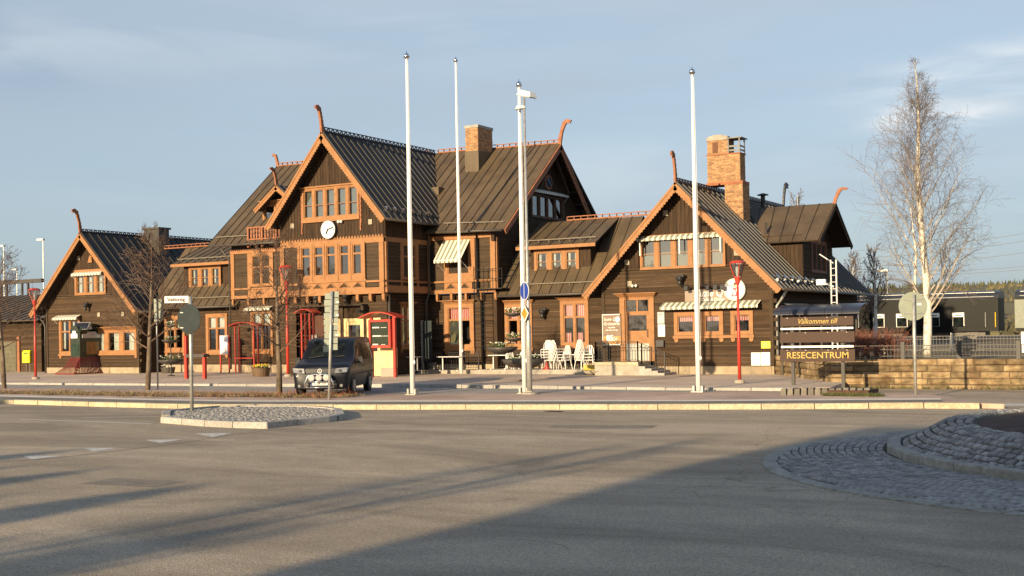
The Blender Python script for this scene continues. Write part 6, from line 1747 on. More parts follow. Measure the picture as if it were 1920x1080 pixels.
# red awning base and yellow block
yb_ = thing('yellow_blocks', (tx1 - .2, 52.55, ZP), 'yellow painted block at the corner of the cafe landing', 'block')
mb = MB(); mb.box(tx1 - .95, tx1 - .1, 52.35, 52.7, ZP + .12, ZP + .45); mb.build('block', mat('worn_yellow', (0.62, .45, .08), rough=.8, var=.15), yb_); mb = MB(); mb.box(tx1 - .9, tx1 - .05, 52.2, 52.75, ZP, ZP + .118); mb.build('stone', KERBG, yb_)
tk = thing('stone_trough', (hit(1112, 700, Y=51.8).x, 51.7, ZP), 'flat grey stone bowl standing before the yellow block', 'bowl')
mb = MB(); mb.lathe((0, 0, 0), [(.18, 0), (.3, .06), (.55, .2), (.5, .2), (.3, .14)], 18); mb.build('bowl', CONC, tk, smooth=True, local=True)
# tiered planters
def plants(mb, c, r, n, hgt=.16, s=.05, rr=None):
    for _ in range(n):
        an = R.uniform(0, 2 * pi); q = sqrt(R.random()) * r; p0 = Vector(c) + Vector((q * cos(an), q * sin(an), R.uniform(0, hgt)))
        d1 = Vector((R.uniform(-1, 1), R.uniform(-1, 1), R.uniform(-.5, 1))).normalized() * s; d2 = Vector((R.uniform(-1, 1), R.uniform(-1, 1), R.uniform(-.5, 1))).normalized() * s
        mb.poly([p0, p0 + d1, p0 + d1 + d2, p0 + d2])
def tiered(px, py, z, tiers, lab):
    p = g(px, py, z); t = thing('tiered_planter', (p.x, p.y, z), lab, 'planter')
    zs = [height_at(p.x, p.y, y) - z for y, _ in tiers]
    mb = MB(); mb.tube([(0, 0, 0), (0, 0, max(zs))], .035, 8); mb.lathe((0, 0, 0), [(.22, 0), (.2, .04), (.05, .06)], 10); mb.build('stand', IRON, t, local=True)
    for zz, (y, (r, dx)) in zip(zs, tiers):
        mb = MB(); mb.lathe((dx, 0, zz - r * .42), [(.05, 0), (r * .6, .04), (r * .92, r * .24), (r, r * .42), (r * .93, r * .40), (r * .6, r * .3)], 18); bw = mb.build('bowl', DP, t, smooth=True, local=True)
        mb = MB(); plants(mb, (dx, 0, zz), r * .85, 90, .16, .06); q = mb.build('foliage', LEAF, t, local=True); q['kind'] = 'stuff'
        mb = MB(); plants(mb, (dx, 0, zz + .08), r * .9, 45, .14, .05); q = mb.build('flowers', FLOW_W, t, local=True); q['kind'] = 'stuff'
tiered(982, 714, ZP, [(673, (.95, 0)), (650, (.7, -1.05)), (633, (.42, -.45)), (586, (.42, -.45))], 'tiered iron flower planter with white flowers just left of the street lamp')
tiered(321, 705, ZP, [(674, (.72, 0)), (637, (.5, 0)), (610, (.32, 0))], 'tiered flower planter before the left link, behind the island sign')
pt = gout(489, 697, ZP); t = thing('flower_tub', (pt.x, pt.y, ZP), 'round wooden tub of yellow flowers left of the van', 'planter')
mb = MB(); mb.lathe((0, 0, 0), [(.42, 0), (.48, .25), (.5, .46), (.46, .46), (.44, .4)], 20); mb.build('tub', mat('tub_wood', (0.13, .08, .045), rough=.8), t, local=True)
mb = MB(); plants(mb, (0, 0, .44), .42, 120, .12, .06); q = mb.build('foliage', LEAF, t, local=True); q['kind'] = 'stuff'; mb = MB(); plants(mb, (0, 0, .52), .42, 110, .1, .055); q = mb.build('flowers', FLOW_Y, t, local=True); q['kind'] = 'stuff'
pt = g(306, 700, ZP); t = thing('flower_tub', (pt.x, pt.y + .4, ZP), 'low dark tub of cream flowers beside the left planter', 'planter')
mb = MB(); mb.lathe((0, 0, 0), [(.36, 0), (.44, .35), (.4, .35)], 16); mb.build('tub', DP, t, local=True); mb = MB(); plants(mb, (0, 0, .36), .4, 90, .14, .06); q = mb.build('flowers', FLOW_W, t, local=True); q['kind'] = 'stuff'

# ------------------------------------------------------------------ red info cabinet, shelters, boards, mailbox, kiosk
def arch_roof(mb, x0, x1, y0, y1, z, rise=.22, th=.05, n=8):
    for k in range(n):
        t0, t1 = k / n, (k + 1) / n
        f = lambda t: z + rise * (1 - (2 * t - 1) ** 2)
        xa, xb = x0 + (x1 - x0) * t0, x0 + (x1 - x0) * t1
        mb.hexa([(xa, y0, f(t0)), (xb, y0, f(t1)), (xb, y1, f(t1)), (xa, y1, f(t0)), (xa, y0, f(t0) + th), (xb, y0, f(t1) + th), (xb, y1, f(t1) + th), (xa, y1, f(t0) + th)])
p = gout(715, 700, ZP); YI = 48.7
def ix(px): return hit(px, 640, Y=YI).x
def iz(py): return height_at(ix(720), YI, py)
t = thing('info_cabinet', (ix(720), YI, ZP), 'red arch-topped information cabinet with dark glass right of the van', 'information board')
for px in (697, 740):
    x = ix(px); mb = MB(); mb.box(x - .07, x + .07, YI - .07, YI + .07, ZP, iz(595)); mb.build('post', RED, t)
mb = MB(); arch_roof(mb, ix(684), ix(755), YI - .55, YI + .3, iz(597), .28); mb.build('roof', RED, t)
mb = MB(); c0, c1 = ix(696), ix(737); zt_, zb_ = iz(599), iz(652); mb.box(c0, c0 + .12, YI - .22, YI - .075, zb_, zt_); mb.box(c1 - .12, c1, YI - .22, YI - .075, zb_, zt_); mb.box(c0 + .12, c1 - .12, YI - .218, YI - .075, zt_ - .12, zt_); mb.box(c0 + .12, c1 - .12, YI - .218, YI - .075, zb_, zb_ + .12); mb.build('frame', RED, t)
mb = MB(); mb.box(c0 + .12, c1 - .12, YI - .14, YI - .08, zb_ + .12, zt_ - .12); mb.build('panel', mat('cabinet_screen', (0.035, .045, .03), rough=.12, var=.1), t)
mb = MB()
for k, w_ in ((0, .9), (1, 1.0), (2, .7)):
    z = zt_ - .4 - k * .42
    for j in range(int(6 * w_)): mb.box(c0 + .2 + j * .085, c0 + .27 + j * .085, YI - .146, YI - .141, z - .03 + .012 * (j % 2), z + .035)
    for j in range(int(5 * w_)): mb.box(c1 - .62 + j * .09, c1 - .56 + j * .09, YI - .146, YI - .141, z - .015, z + .012)
o = mb.build('printed_lines', WHITEP, t); o['kind'] = 'stuff'
t = thing('pale_cupboard', (ix(715), YI + .6, ZP + .3), 'pale two-door wooden cupboard under the red information cabinet', 'cupboard')
for k in range(2):
    xa = ix(701) + k * (ix(727) - ix(701)) / 2; mb = MB(); mb.box(xa + .005, xa + (ix(727) - ix(701)) / 2 - .005, YI + .5, YI + .8, iz(690), iz(652)); mb.build('door', CREAM, t)
mb = MB(); mb.box(ix(701), ix(727), YI + .52, YI + .78, ZP, iz(690) - .003); mb.build('base', CONC, t)
def frame_shelter(px0, px1, pyb, pyt, depth, lab, roofk=True):
    p = gout(px0, pyb, ZP); Y0 = p.y - depth; xa = hit(px0, 640, Y=Y0).x; xb = hit(px1, pyb - 5, Y=Y0).x; zt = height_at(xa, Y0, pyt)
    t = thing('bicycle_shelter', (xa, Y0, ZP), lab, 'shelter')
    for x in (xa, xb):
        for y in (Y0, Y0 + depth): mb = MB(); mb.box(x - .035, x + .035, y - .035, y + .035, ZP, zt); mb.build('post', RED, t)
    mb = MB(); arch_roof(mb, xa - .35, xb + .35, Y0 - .2, Y0 + depth + .2, zt, .2); mb.build('roof', RED, t)
    mb = MB(); mb.box(xa, xb, Y0 - .03, Y0 + .03, ZP + .85, ZP + .91); mb.build('rail', RED, t)
    return t
frame_shelter(441, 477, 699, 612, .35, 'red open frame with arched roof left of the bare tree')
frame_shelter(566, 582, 694, 588, .3, 'red frame with arched roof behind the van beside the porch')
p = gout(421, 699, ZP); t = thing('map_board', (p.x, p.y, ZP), 'white map board on two red legs between the red frame and the left link', 'information board')
xa = hit(414, 690, Y=p.y).x - p.x; xb = hit(430, 690, Y=p.y).x - p.x; zt_, zb_ = height_at(p.x, p.y, 629) - ZP, height_at(p.x, p.y, 664) - ZP
for x in (xa, xb): mb = MB(); mb.box(x - .035, x + .035, -.035, .035, 0, zt_ + .02); mb.build('leg', RED, t, local=True)
MAPM = mat('map_print', (0.66, .66, .66), rough=.4, var=.3, scale=3, col2=(.42, .40, .42)); mb = MB(); mb.box(xa + .02, xb - .02, -.07, -.04, zb_, zt_); mb.build('panel', MAPM, t, local=True)
p = g(350, 710, ZP); xb = hit(384, 706, Y=p.y).x
t = thing('notice_stand', (p.x, p.y, ZP), 'two red posts joined by a dark shelf board behind the island sign', 'stand')
zt_ = height_at(p.x, p.y, 630)
for x, z in ((p.x, zt_), (xb, height_at(xb, p.y, 663))): mb = MB(); mb.box(x - .08, x + .08, p.y - .08, p.y + .08, ZP, z); mb.build('post', RED, t)
mb = MB(); mb.box(p.x + .09, xb + .1, p.y - .15, p.y + .25, height_at(p.x, p.y, 670), height_at(p.x, p.y, 664)); mb.build('shelf', DP, t)
# yellow mailbox
p = g(54, 697, ZP); t = thing('mailbox', (p.x, p.y, ZP), 'yellow mailbox on two grey legs beside the leftmost red lamp', 'mailbox', rz=.1)
zt_, zb_ = height_at(p.x, p.y, 657) - ZP, height_at(p.x, p.y, 680) - ZP
mb = MB(); mb.prism([(-.36, z, 0) for z in ()] or [(-.33, -.25, zb_), (-.33, .25, zb_), (-.33, .25, zt_), (-.33, -.15, zt_), (-.33, -.25, zt_ - .12)][::-1], (.66, 0, 0)); mb.build('box', YELB, t, local=True)
mb = MB(); mb.box(-.2, .2, -.262, -.25, zt_ - .25, zt_ - .17); mb.build('slot', DBLACK, t, local=True)
mb = MB(); mb.prism([(.331, .1 * cos(k * pi / 6), (zt_ + zb_) / 2 + .1 + .1 * sin(k * pi / 6)) for k in range(12)], (.006, 0, 0)); mb.build('emblem', BLUE, t, local=True)
for x in (-.16, .16): mb = MB(); mb.box(x - .06, x + .06, -.06, .06, 0, zb_); mb.build('leg', DP, t, local=True)
# locomotive-shaped kiosk with cowcatcher skirt: narrow sunlit front, long side in shade
C0 = g(137, 702, ZP); cx_, cy_ = C0.x, C0.y + .55
def kz(py): return height_at(cx_, cy_, py)
kw, kd = .85, 1.9
t = thing('kiosk', (cx_ - kw / 2, cy_ + kd / 2, ZP), 'dark green kiosk shaped like a locomotive front with solar panel and red cowcatcher', 'kiosk')
GREEN = mat('dark_green_paint', (0.022, .036, .022), rough=.45, var=.2)
kb0, kt0 = kz(670), kz(622)
mb = MB(); mb.box(cx_ - kw, cx_, cy_, cy_ + kd, kb0, kt0); mb.build('cabin', GREEN, t)
mb = MB(); mb.prism([(cx_ + .05, cy_ + kd * (.5 + .5 * cos(pi * q / 10)), kt0 + .5 * sin(pi * q / 10)) for q in range(11)], (-kw - .1, 0, 0)); mb.build('arched_roof', GREEN, t)
mb = MB(); mb.prism([(cx_ - kw * (.5 - .46 * cos(pi * q / 10)), cy_ - .05, kt0 - .02 + .42 * sin(pi * q / 10)) for q in range(11)], (0, .06, 0)); mb.build('front_arch', GREEN, t)
mb = MB(); mb.prism([(cx_ - kw / 2 + x, cy_ - .08, kz(634) + z) for x, z in ((-.3, 0), (.3, 0), (.3, .26), (.17, .30), (.12, .46), (-.12, .46), (-.17, .30), (-.3, .26))], (0, .03, 0)); mb.build('crest_plate', WHITEP, t)
mb = MB(); mb.prism([(cx_ + .01, cy_ + kd * .47 + y, kz(634) + z) for y, z in ((-.72, 0), (.72, 0), (.72, .24), (.36, .28), (.28, .5), (.0, .58), (-.28, .5), (-.36, .28), (-.72, .24))], (.04, 0, 0)); mb.build('crest_plate', mat('grey_plate', (0.42, .41, .42), rough=.4), t)
mb = MB(); mb.box(cx_ + .002, cx_ + .03, cy_ + kd * .25, cy_ + kd * .78, kz(665), kz(641)); mb.build('screen', mat('kiosk_screen', (0.20, .11, .04), rough=.2), t)
mb = MB(); mb.box(cx_ - kw + .1, cx_ - .1, cy_ - .02, cy_ - .002, kb0 + .1, kz(645)); mb.build('front_glass', DGLK if 'DGLK' in globals() else mat('kiosk_glass', (0.03, .05, .035), rough=.06), t)
mb = MB(); mb.hexa([(cx_ - .55, cy_ + .1, kz(618)), (cx_ + .55, cy_ + .1, kz(618)), (cx_ + .55, cy_ + .5, kz(618)), (cx_ - .55, cy_ + .5, kz(618))] + [(cx_ - .9, cy_ + .55, kz(605)), (cx_ + .3, cy_ + .55, kz(605)), (cx_ + .3, cy_ + .6, kz(604)), (cx_ - .9, cy_ + .6, kz(604))]); mb.build('solar_panel_frame', STEEL, t)
sp0 = [(cx_ - .50, cy_ + .12, kz(617)), (cx_ + .49, cy_ + .12, kz(617)), (cx_ + .27, cy_ + .53, kz(606)), (cx_ - .84, cy_ + .53, kz(606))]
mb = MB(); mb.prism([Vector(q) + Vector((0, -.03, .015)) for q in sp0], (0, -.012, .006)); mb.build('solar_panel', mat('solar_cells', (0.02, .022, .035), rough=.15), t)
RED_SHADED = mat('shaded_red_paint', (0.17, .020, .016), rough=.55)  # the red paint darkened, so the skirt's shade sits in its colour
for k in range(12):
    f = k / 11; top = Vector((cx_ - kw + kw * f, cy_, kb0)); bot = Vector((cx_ - kw - .55 + (kw + .95) * f, cy_ - .75, ZP + .05)); mid = top.lerp(bot, .5) + Vector((0, .16, -.1)); mb = MB(); mb.tube([top, mid, bot], .022, 5); mb.build('cowcatcher_bar', RED_SHADED, t)
for k in range(22):
    f = k / 21; top = Vector((cx_, cy_ + kd * f, kb0)); bot = Vector((cx_ + .38, cy_ - .75 + (kd + .75) * f, ZP + .05)); mid = top.lerp(bot, .5) + Vector((-.16, 0, -.1)); mb = MB(); mb.tube([top, mid, bot], .034, 5); mb.build('cowcatcher_bar', RED_SHADED, t)
mb = MB(); mb.bar((cx_ - kw - .55, cy_ - .75, ZP + .04), (cx_ + .38, cy_ - .75, ZP + .04), .07); mb.bar((cx_ + .38, cy_ - .75, ZP + .04), (cx_ + .38, cy_ + kd + .0, ZP + .04), .07); mb.build('cowcatcher_foot', RED_SHADED, t)
# dark info pillar and small bins in the shaded corner
p = gout(793, 699, ZP); t = thing('info_pillar', (p.x, p.y, ZP), 'grey post with a dark narrow panel before the shaded corner', 'information pillar'); hz = height_at(p.x, p.y, 601) - ZP
mb = MB(); mb.box(-.06, .06, -.05, .05, 0, hz); mb.build('post', STEEL, t, local=True); mb = MB(); mb.box(.07, .62, -.03, .03, hz - 2.2, hz - .02); mb.build('panel', DARKSIGN, t, local=True)
for px, lab in ((785, 'pale concrete block left of the grey info post'), (806, 'pale concrete block with slanted side right of the grey info post')):
    q = g(px, 699, ZP); t = thing('concrete_block', (q.x, q.y + .3, ZP), lab, 'concrete block', 'concrete blocks by the info post'); mb = MB(); mb.hexa([(-.33, -.3, 0), (.33, -.3, 0), (.33, .3, 0), (-.33, .3, 0), (-.28, -.2, .55), (.18, -.2, .55), (.18, .2, .55), (-.28, .2, .55)]); mb.build('block', CONC, t, local=True)

# ------------------------------------------------------------------ stone retaining wall with iron fence, shrubs, canopy and mast
YW = 46.0
wc0 = Vector((CXR + HW + .02, YF + .1, 0)); wc1 = Vector((hit(1558, 700, Y=YW).x, YW, 0)); wc2 = Vector((45, YW, 0))
ZW = height_at(hit(1700, 672, Y=YW).x, YW, 673)
rw = thing('retaining_wall', (wc1.x, wc1.y, 0), 'rough sandstone block retaining wall right of the station below the fence', 'stone wall')
mb = MB()
for a, b2 in ((wc0, wc1), (wc1, wc2)):
    d = (b2 - a).normalized(); nrm = Vector((-d.y, d.x, 0))
    mb.hexa([a + nrm * .04, b2 + nrm * .04, b2 + nrm * .6, a + nrm * .6] + [q + Vector((0, 0, ZW - .02)) for q in (a + nrm * .04, b2 + nrm * .04, b2 + nrm * .6, a + nrm * .6)])
mb.build('wall_core', JOINT, rw)
nc = 5; chh = (ZW + .1) / nc
for a, b2 in ((wc0, wc1), (wc1, wc2)):
    d = (b2 - a); ln = d.length; d.normalize(); nrm = Vector((-d.y, d.x, 0))
    for c in range(nc):
        s = 0.0 if c % 2 else -R.uniform(.2, .7); zb_ = -.1 + c * chh
        while s < ln:
            w_ = R.uniform(.75, 1.5); s1 = min(s + w_, ln); s0_ = max(s, 0)
            if s1 - s0_ > .06:
                pr_ = R.uniform(-.03, .03); A = a + d * (s0_ + .012); B = a + d * (s1 - .012); mb = MB()
                z0_, z1_ = zb_ + R.uniform(.006, .014), zb_ + chh - R.uniform(.006, .016)
                def pt_(q, off, z): return q - nrm * off + Vector((0, 0, z))
                # quarry-faced block: chamfered, bulging face
                ch_ = .035; mid_n = 3
                outer = [pt_(A, 0, z0_), pt_(B, 0, z0_), pt_(B, 0, z1_), pt_(A, 0, z1_)]
                grid = []
                for iz_ in range(3):
                    for ixx in range(5):
                        q = A.lerp(B, .04 + .92 * ixx / 4); z = z0_ + ch_ + (z1_ - z0_ - 2 * ch_) * iz_ / 2
                        edge_ = ixx in (0, 4) or iz_ in (0, 2)
                        grid.append(pt_(q, .03 + pr_ + (R.uniform(-.012, .012) if edge_ else R.uniform(-.01, .045)), z))
                fs = []
                for iz_ in range(2):
                    for ixx in range(4): i_ = iz_ * 5 + ixx; fs.append((i_, i_ + 1, i_ + 6, i_ + 5))
                vs = grid + outer + [v + nrm * .1 for v in outer]
                o_ = 15
                fs += [(o_, o_ + 1, 4, 3, 2, 1, 0), (o_ + 1, o_ + 2, 14, 9, 4), (o_ + 2, o_ + 3, 10, 11, 12, 13, 14), (o_ + 3, o_, 0, 5, 10)]
                fs += [(o_ + 4, o_ + 5, o_ + 1, o_), (o_ + 5, o_ + 6, o_ + 2, o_ + 1), (o_ + 6, o_ + 7, o_ + 3, o_ + 2), (o_ + 7, o_ + 4, o_, o_ + 3)]
                mb.raw(vs, fs); mb.build('stone', STONE, rw)
            s += w_
# raised ground behind the wall
mb = MB(); mb.prism([(wc0.x, wc0.y + .3, 0), (wc1.x, wc1.y + .3, 0), (60, YW + .3, 0), (60, 68, 0), (wc0.x, 68, 0)], (0, 0, ZW - .04)); structure(mb.build('raised_ground', mat('dry_lawn', (0.20, .145, .07), rough=.95, var=.35, scale=1.3, bump=.6)))
mb = MB(); mb.box(-200, 80, 68, 130, 0, ZW - .06); structure(mb.build('rail_yard', mat('ballast', (0.21, .16, .10), rough=.95, var=.3, scale=9, bump=.8)))
# iron fence on the wall
def iron_fence(x0, x1, y, z, h, lab, step, mtl, postm, pw=.045, post_px=2.6, bar=.016, deco=False):
    t = thing('iron_fence', (x0, y, z), lab, 'fence'); x = x0; n = 0
    while x <= x1:
        mb = MB(); mb.box(x - pw, x + pw, y - pw, y + pw, z, z + h + .12); mb.build('post', postm, t); x += post_px
    for hh in (.12, h - .02, h - .16):
        mb = MB(); mb.box(x0, x1, y - .012, y + .012, z + hh - .014, z + hh + .014); mb.build('rail', mtl, t)
    x = x0 + step; mass_ = MB()
    while x < x1:
        if n < 280: mb = MB(); mb.box(x - bar / 2, x + bar / 2, y - bar / 2, y + bar / 2, z + .06, z + h); mb.build('bar', mtl, t)
        else: mass_.box(x - bar / 2, x + bar / 2, y - bar / 2, y + bar / 2, z + .06, z + h)
        x += step; n += 1
    if mass_.f: o = mass_.build('bars', mtl, t); o['kind'] = 'stuff'
fx0 = hit(1592, 660, Y=YW + .25).x
iron_fence(fx0, fx0 + 16, YW + .25, ZW - .02, height_at(fx0 + 4, YW + .25, 645) - ZW, 'low black iron picket fence on top of the stone wall', .13, IRON, IRON, pw=.07, post_px=2.0)
yp = 56.0; zf0 = ZW
iron_fence(hit(1660, 650, Y=yp).x, hit(1660, 650, Y=yp).x + 18, yp, ZW - .04, height_at(-5, yp, 624) - ZW, 'taller grey platform railing with pale posts behind the birch', .14, DP, STEEL, pw=.05, post_px=2.9)
mb = MB(); yst = 53; mb.box(-3.5, 40, yst, yst + 1.5, ZW - .04, ZW + .32)
ps = thing('low_wall', (0, yst, ZW), 'low pale yellow wall behind the fence at the right edge', 'wall'); mb.build('wall', mat('pale_yellow_wall', (0.62, .5, .27), rough=.85, var=.15), ps)

# canopy behind the welcome board
YC = 50.5; ca = hit(1449, 588, Y=YC).x; cb = hit(1612, 586, Y=YC).x; zc0 = height_at((ca + cb) / 2, YC, 588)
t = thing('platform_canopy', ((ca + cb) / 2, YC, ZW), 'dark blue curved canopy roof behind the brown welcome board', 'canopy')
CANB = mat('canopy_blue', (0.028, .032, .048), rough=.3, var=.06)
nseg = 5
for k in range(nseg):
    mb = MB(); xa = ca + (cb - ca) * k / nseg + .01; xb = ca + (cb - ca) * (k + 1) / nseg - .01
    m_ = 7; 
    for i in range(m_):
        a0_, a1_ = pi * i / m_ * .5 + 0, pi * (i + 1) / m_ * .5
        f = lambda an: (YC - .0 + 1.6 * (1 - cos(an)), zc0 + .42 * sin(an))
        (ya, za), (yb2, zb2) = f(a0_), f(a1_)
        mb.hexa([(xa, ya, za - .03), (xb, ya, za - .03), (xb, yb2, zb2 - .03), (xa, yb2, zb2 - .03), (xa, ya, za), (xb, ya, za), (xb, yb2, zb2), (xa, yb2, zb2)])
    mb.build('roof_panel', CANB, t)
for px in (1466, 1500, 1540, 1585, 1606):
    x = hit(px, 620, Y=YC + 1.2).x; mb = MB(); mb.tube([(x, YC + 1.2, ZW - 1.2 if px < 1500 else ZW - .1), (x, YC + 1.2, zc0 + .3)], .05, 8); mb.build('post', DP, t)
# white antenna mast on the side of the station
ym_ = 53.4; mxx = hit(1564, 560, Y=ym_).x
t = thing('antenna_mast', (mxx, ym_, ZW), 'white lattice mast with a side arm beside the right wing', 'mast')
zt_ = height_at(mxx, ym_, 487)
for dx in (-.12, .12): mb = MB(); mb.tube([(mxx + dx, ym_, ZW - .1), (mxx + dx, ym_, zt_)], .035, 6); mb.build('rail', WHITEP, t)
mb = MB(); z = ZW + .5
while z < zt_ - .2: mb.tube([(mxx - .12, ym_, z), (mxx + .12, ym_, z)], .014, 5); z += .3
o = mb.build('rungs', WHITEP, t); o['kind'] = 'stuff'
mb = MB(); mb.tube([(mxx, ym_, zt_ - .15), (hit(1532, 478, Y=ym_).x, ym_ + .4, height_at(hit(1532, 478, Y=ym_).x, ym_, 476))], .025, 6); mb.tube([(mxx, ym_, zt_ - 1.2), (mxx - .6, ym_, zt_ - .95)], .04, 6); mb.build('arm', WHITEP, t)
mb = MB(); mb.box(mxx - .75, mxx - .35, ym_ - .1, ym_ + .1, zt_ - 1.1, zt_ - .85); mb.build('lamp', WHITEP, t)

# ------------------------------------------------------------------ the dark van
p = g(601, 745, .14); vy = Vector((p.x, p.y, .14))
los = atan2(-vy.y, -vy.x)      # from van to camera
van = thing('parked_van', vy, 'dark blue van with silver bull bar and three round lamps parked facing the street', 'van', rz=los - radians(12.5) + pi / 2)
# local frame: front looks to -Y; x to the (viewer's) right
K = 1.10
NAVY = mat('navy_car_paint', (0.008, .009, .014), rough=.36, var=.05, coat=0.15, spec=.22)
DGL = mat('tinted_car_glass', (0.014, .018, .019), rough=.06, spec=.16, var=.4, scale=3)
PLAST = mat('black_plastic', (0.025, .025, .027), rough=.55)
CHROME = mat('chrome', (0.8, .8, .8), rough=.12, metal=1.0)
LENS = mat('headlight_lens', (0.36, .36, .35), rough=.08, metal=.4, spec=.8)
def interp(tab, s):
    for (a, va), (b2, vb) in zip(tab, tab[1:]):
        if a <= s <= b2:
            t_ = (s - a) / (b2 - a); t_ = t_ * t_ * (3 - 2 * t_) if False else t_
            return [x + (y - x) * t_ for x, y in zip(va, vb)]
    return list(tab[-1][1])
# per station: z_bottom, z_belt, z_top, half width low, half width belt, half width top
tabv = [(0.00, (.30, .66, .76, .78, .80, .66)), (0.05, (.26, .76, .97, .86, .88, .72)), (0.16, (.25, .90, 1.05, .92, .94, .80)), (0.45, (.25, 1.0, 1.13, .95, .96, .86)), (0.92, (.27, 1.08, 1.21, .96, .96, .88)),
        (1.10, (.28, 1.10, 1.27, .96, .96, .86)), (1.72, (.28, 1.14, 1.80, .96, .96, .80)), (2.0, (.28, 1.14, 1.915, .96, .96, .80)), (2.5, (.28, 1.14, 1.965, .96, .96, .81)), (4.4, (.28, 1.14, 1.965, .96, .96, .81)), (4.75, (.30, 1.13, 1.92, .95, .955, .79)), (4.89, (.36, 1.08, 1.74, .90, .93, .78))]
def vring(s, nlow=5, nup=6):
    zb, zm, zt, wl_, wm, wt = interp(tabv, s); pts = []
    for i in range(nlow): t_ = i / nlow; pts.append((wl_ * (.93 + .07 * sin(t_ * pi / 2)) + (wm - wl_) * t_, zb + (zm - zb) * t_))
    for i in range(nup): t_ = i / nup; pts.append((wm + (wt - wm) * t_ ** 1.35, zm + (zt - .07 * (zt - zm) / .8 - zm) * t_))
    sh = min(.10, (zt - zm) * .5)
    pts += [(wt, zt - sh * .45), (wt * .93, zt - sh * .12), (wt * .6, zt), (0, zt + .012)]
    return pts
def vpt(s, u):
    """surface point: s along the length, u index (float) round the half section"""
    r = vring(s); i = min(int(u), len(r) - 2); f = u - i; return Vector((r[i][0] + (r[i + 1][0] - r[i][0]) * f, s, r[i][1] + (r[i + 1][1] - r[i][1]) * f)) * K
mb = MB(); ss = sorted(set([q[0] for q in tabv] + [.3, .7, 1.35, 1.55, 1.9, 3.2, 3.8])); rings = []
for s in ss:
    r = vring(s); full = [(x, z) for x, z in r] + [(-x, z) for x, z in reversed(r[:-1])]
    rings.append(len(mb.v)); mb.v += [(x * K, s * K, z * K) for x, z in full]
nn_ = len(full)
for a, b2 in zip(rings, rings[1:]):
    for k in range(nn_ - 1): mb.f.append((a + k, a + k + 1, b2 + k + 1, b2 + k)); mb.m.append(0)
    mb.f.append((a + nn_ - 1, a, b2, b2 + nn_ - 1)); mb.m.append(0)
mb.f.append(tuple(rings[0] + k for k in reversed(range(nn_)))); mb.m.append(0); mb.f.append(tuple(rings[-1] + k for k in range(nn_))); mb.m.append(0)
body = mb.build('body', NAVY, van, local=True)
smooth_by_angle(body, 38)
def vpatch(s0, s1, u0, u1, off, name, mtl, ns=6, nu=5, side=1, parent=None, both=False, fs=None):
    mb = MB()
    for sd in ((1, -1) if both else (side,)):
        grid = []
        for i in range(ns + 1):
            for j in range(nu + 1):
                s = s0 + (s1 - s0) * i / ns; u = u0 + (u1 - u0) * j / nu
                if fs: s = fs(s, u)
                q = vpt(s, u); e1 = vpt(min(s + .01, 4.88), u) - vpt(max(s - .01, 0), u); e2 = vpt(s, min(u + .05, 14)) - vpt(s, max(u - .05, 0)); nrm = e1.cross(e2)
                nrm = nrm.normalized() if nrm.length > 1e-9 else Vector((1, 0, 0))
                if nrm.dot(Vector((q.x + .001, 0, q.z - .8))) < 0: nrm = -nrm
                q = q + nrm * off; grid.append((q.x * sd, q.y, q.z))
        w_ = nu + 1
        mb.raw(grid, [(i * w_ + j, i * w_ + j + 1, (i + 1) * w_ + j + 1, (i + 1) * w_ + j) for i in range(ns) for j in range(nu)])
    o = mb.build(name, mtl, parent or van, local=True, smooth=True); return o
# windscreen: across the middle, from the scuttle to the roof front
mb = MB(); W_ = []
for i in range(7):
    s = 1.09 + (1.84 - 1.09) * i / 6; r = vring(s); zt = r[-1][1]; hw = r[-3][0] * (1.0 if i else .98)
    for j in range(9):
        x = -hw + 2 * hw * j / 8; edge_ = abs(x) / hw
        W_.append((x * .97 * K, (s - .012 + .03 * edge_ ** 2) * K, (zt - .07 * edge_ ** 4 + .016) * K))
mb.raw(W_, [(i * 9 + j, i * 9 + j + 1, (i + 1) * 9 + j + 1, (i + 1) * 9 + j) for i in range(6) for j in range(8)])
wsn = mb.build('windscreen', DGL, van, local=True, smooth=True)
mb = MB(); mb.box(-.02, .62, 0, .004, 0, .10); o = mb.build('sun_visor_strip', mat('pale_screen_strip', (0.34, .36, .33), rough=.3), van, local=True); o.location = (.03, (1.80) * K, 1.775 * K); o.rotation_euler = (radians(-46), 0, 0)
mb = MB(); mb.box(.1, .5, 0, .006, 0, .13); o = mb.build('papers_on_dashboard', mat('papers', (0.32, .38, .42), rough=.6, var=.5, scale=10), van, local=True); o.location = (.05, 1.15 * K, 1.30 * K); o.rotation_euler = (radians(-46), 0, 0)
for x0_ in (-.62, .1):
    mb = MB(); mb.bar((x0_ * K, 1.09 * K, 1.285 * K), ((x0_ + .5) * K, 1.14 * K, 1.345 * K), .018); mb.build('wiper', PLAST, van, local=True)
vpatch(1.50, 2.25, 5.4, 9.6, .006, 'front_side_window', DGL, both=True, fs=lambda s, u: s + (u - 5.4) / 4.2 * .33 * (2.25 - s) / .75)
for sd_ in (1, -1): vpatch(2.38, 3.45, 5.4, 9.8, .006, 'middle_side_window', DGL, side=sd_); vpatch(3.55, 4.55, 5.4, 9.8, .006, 'rear_side_window', DGL, side=sd_)
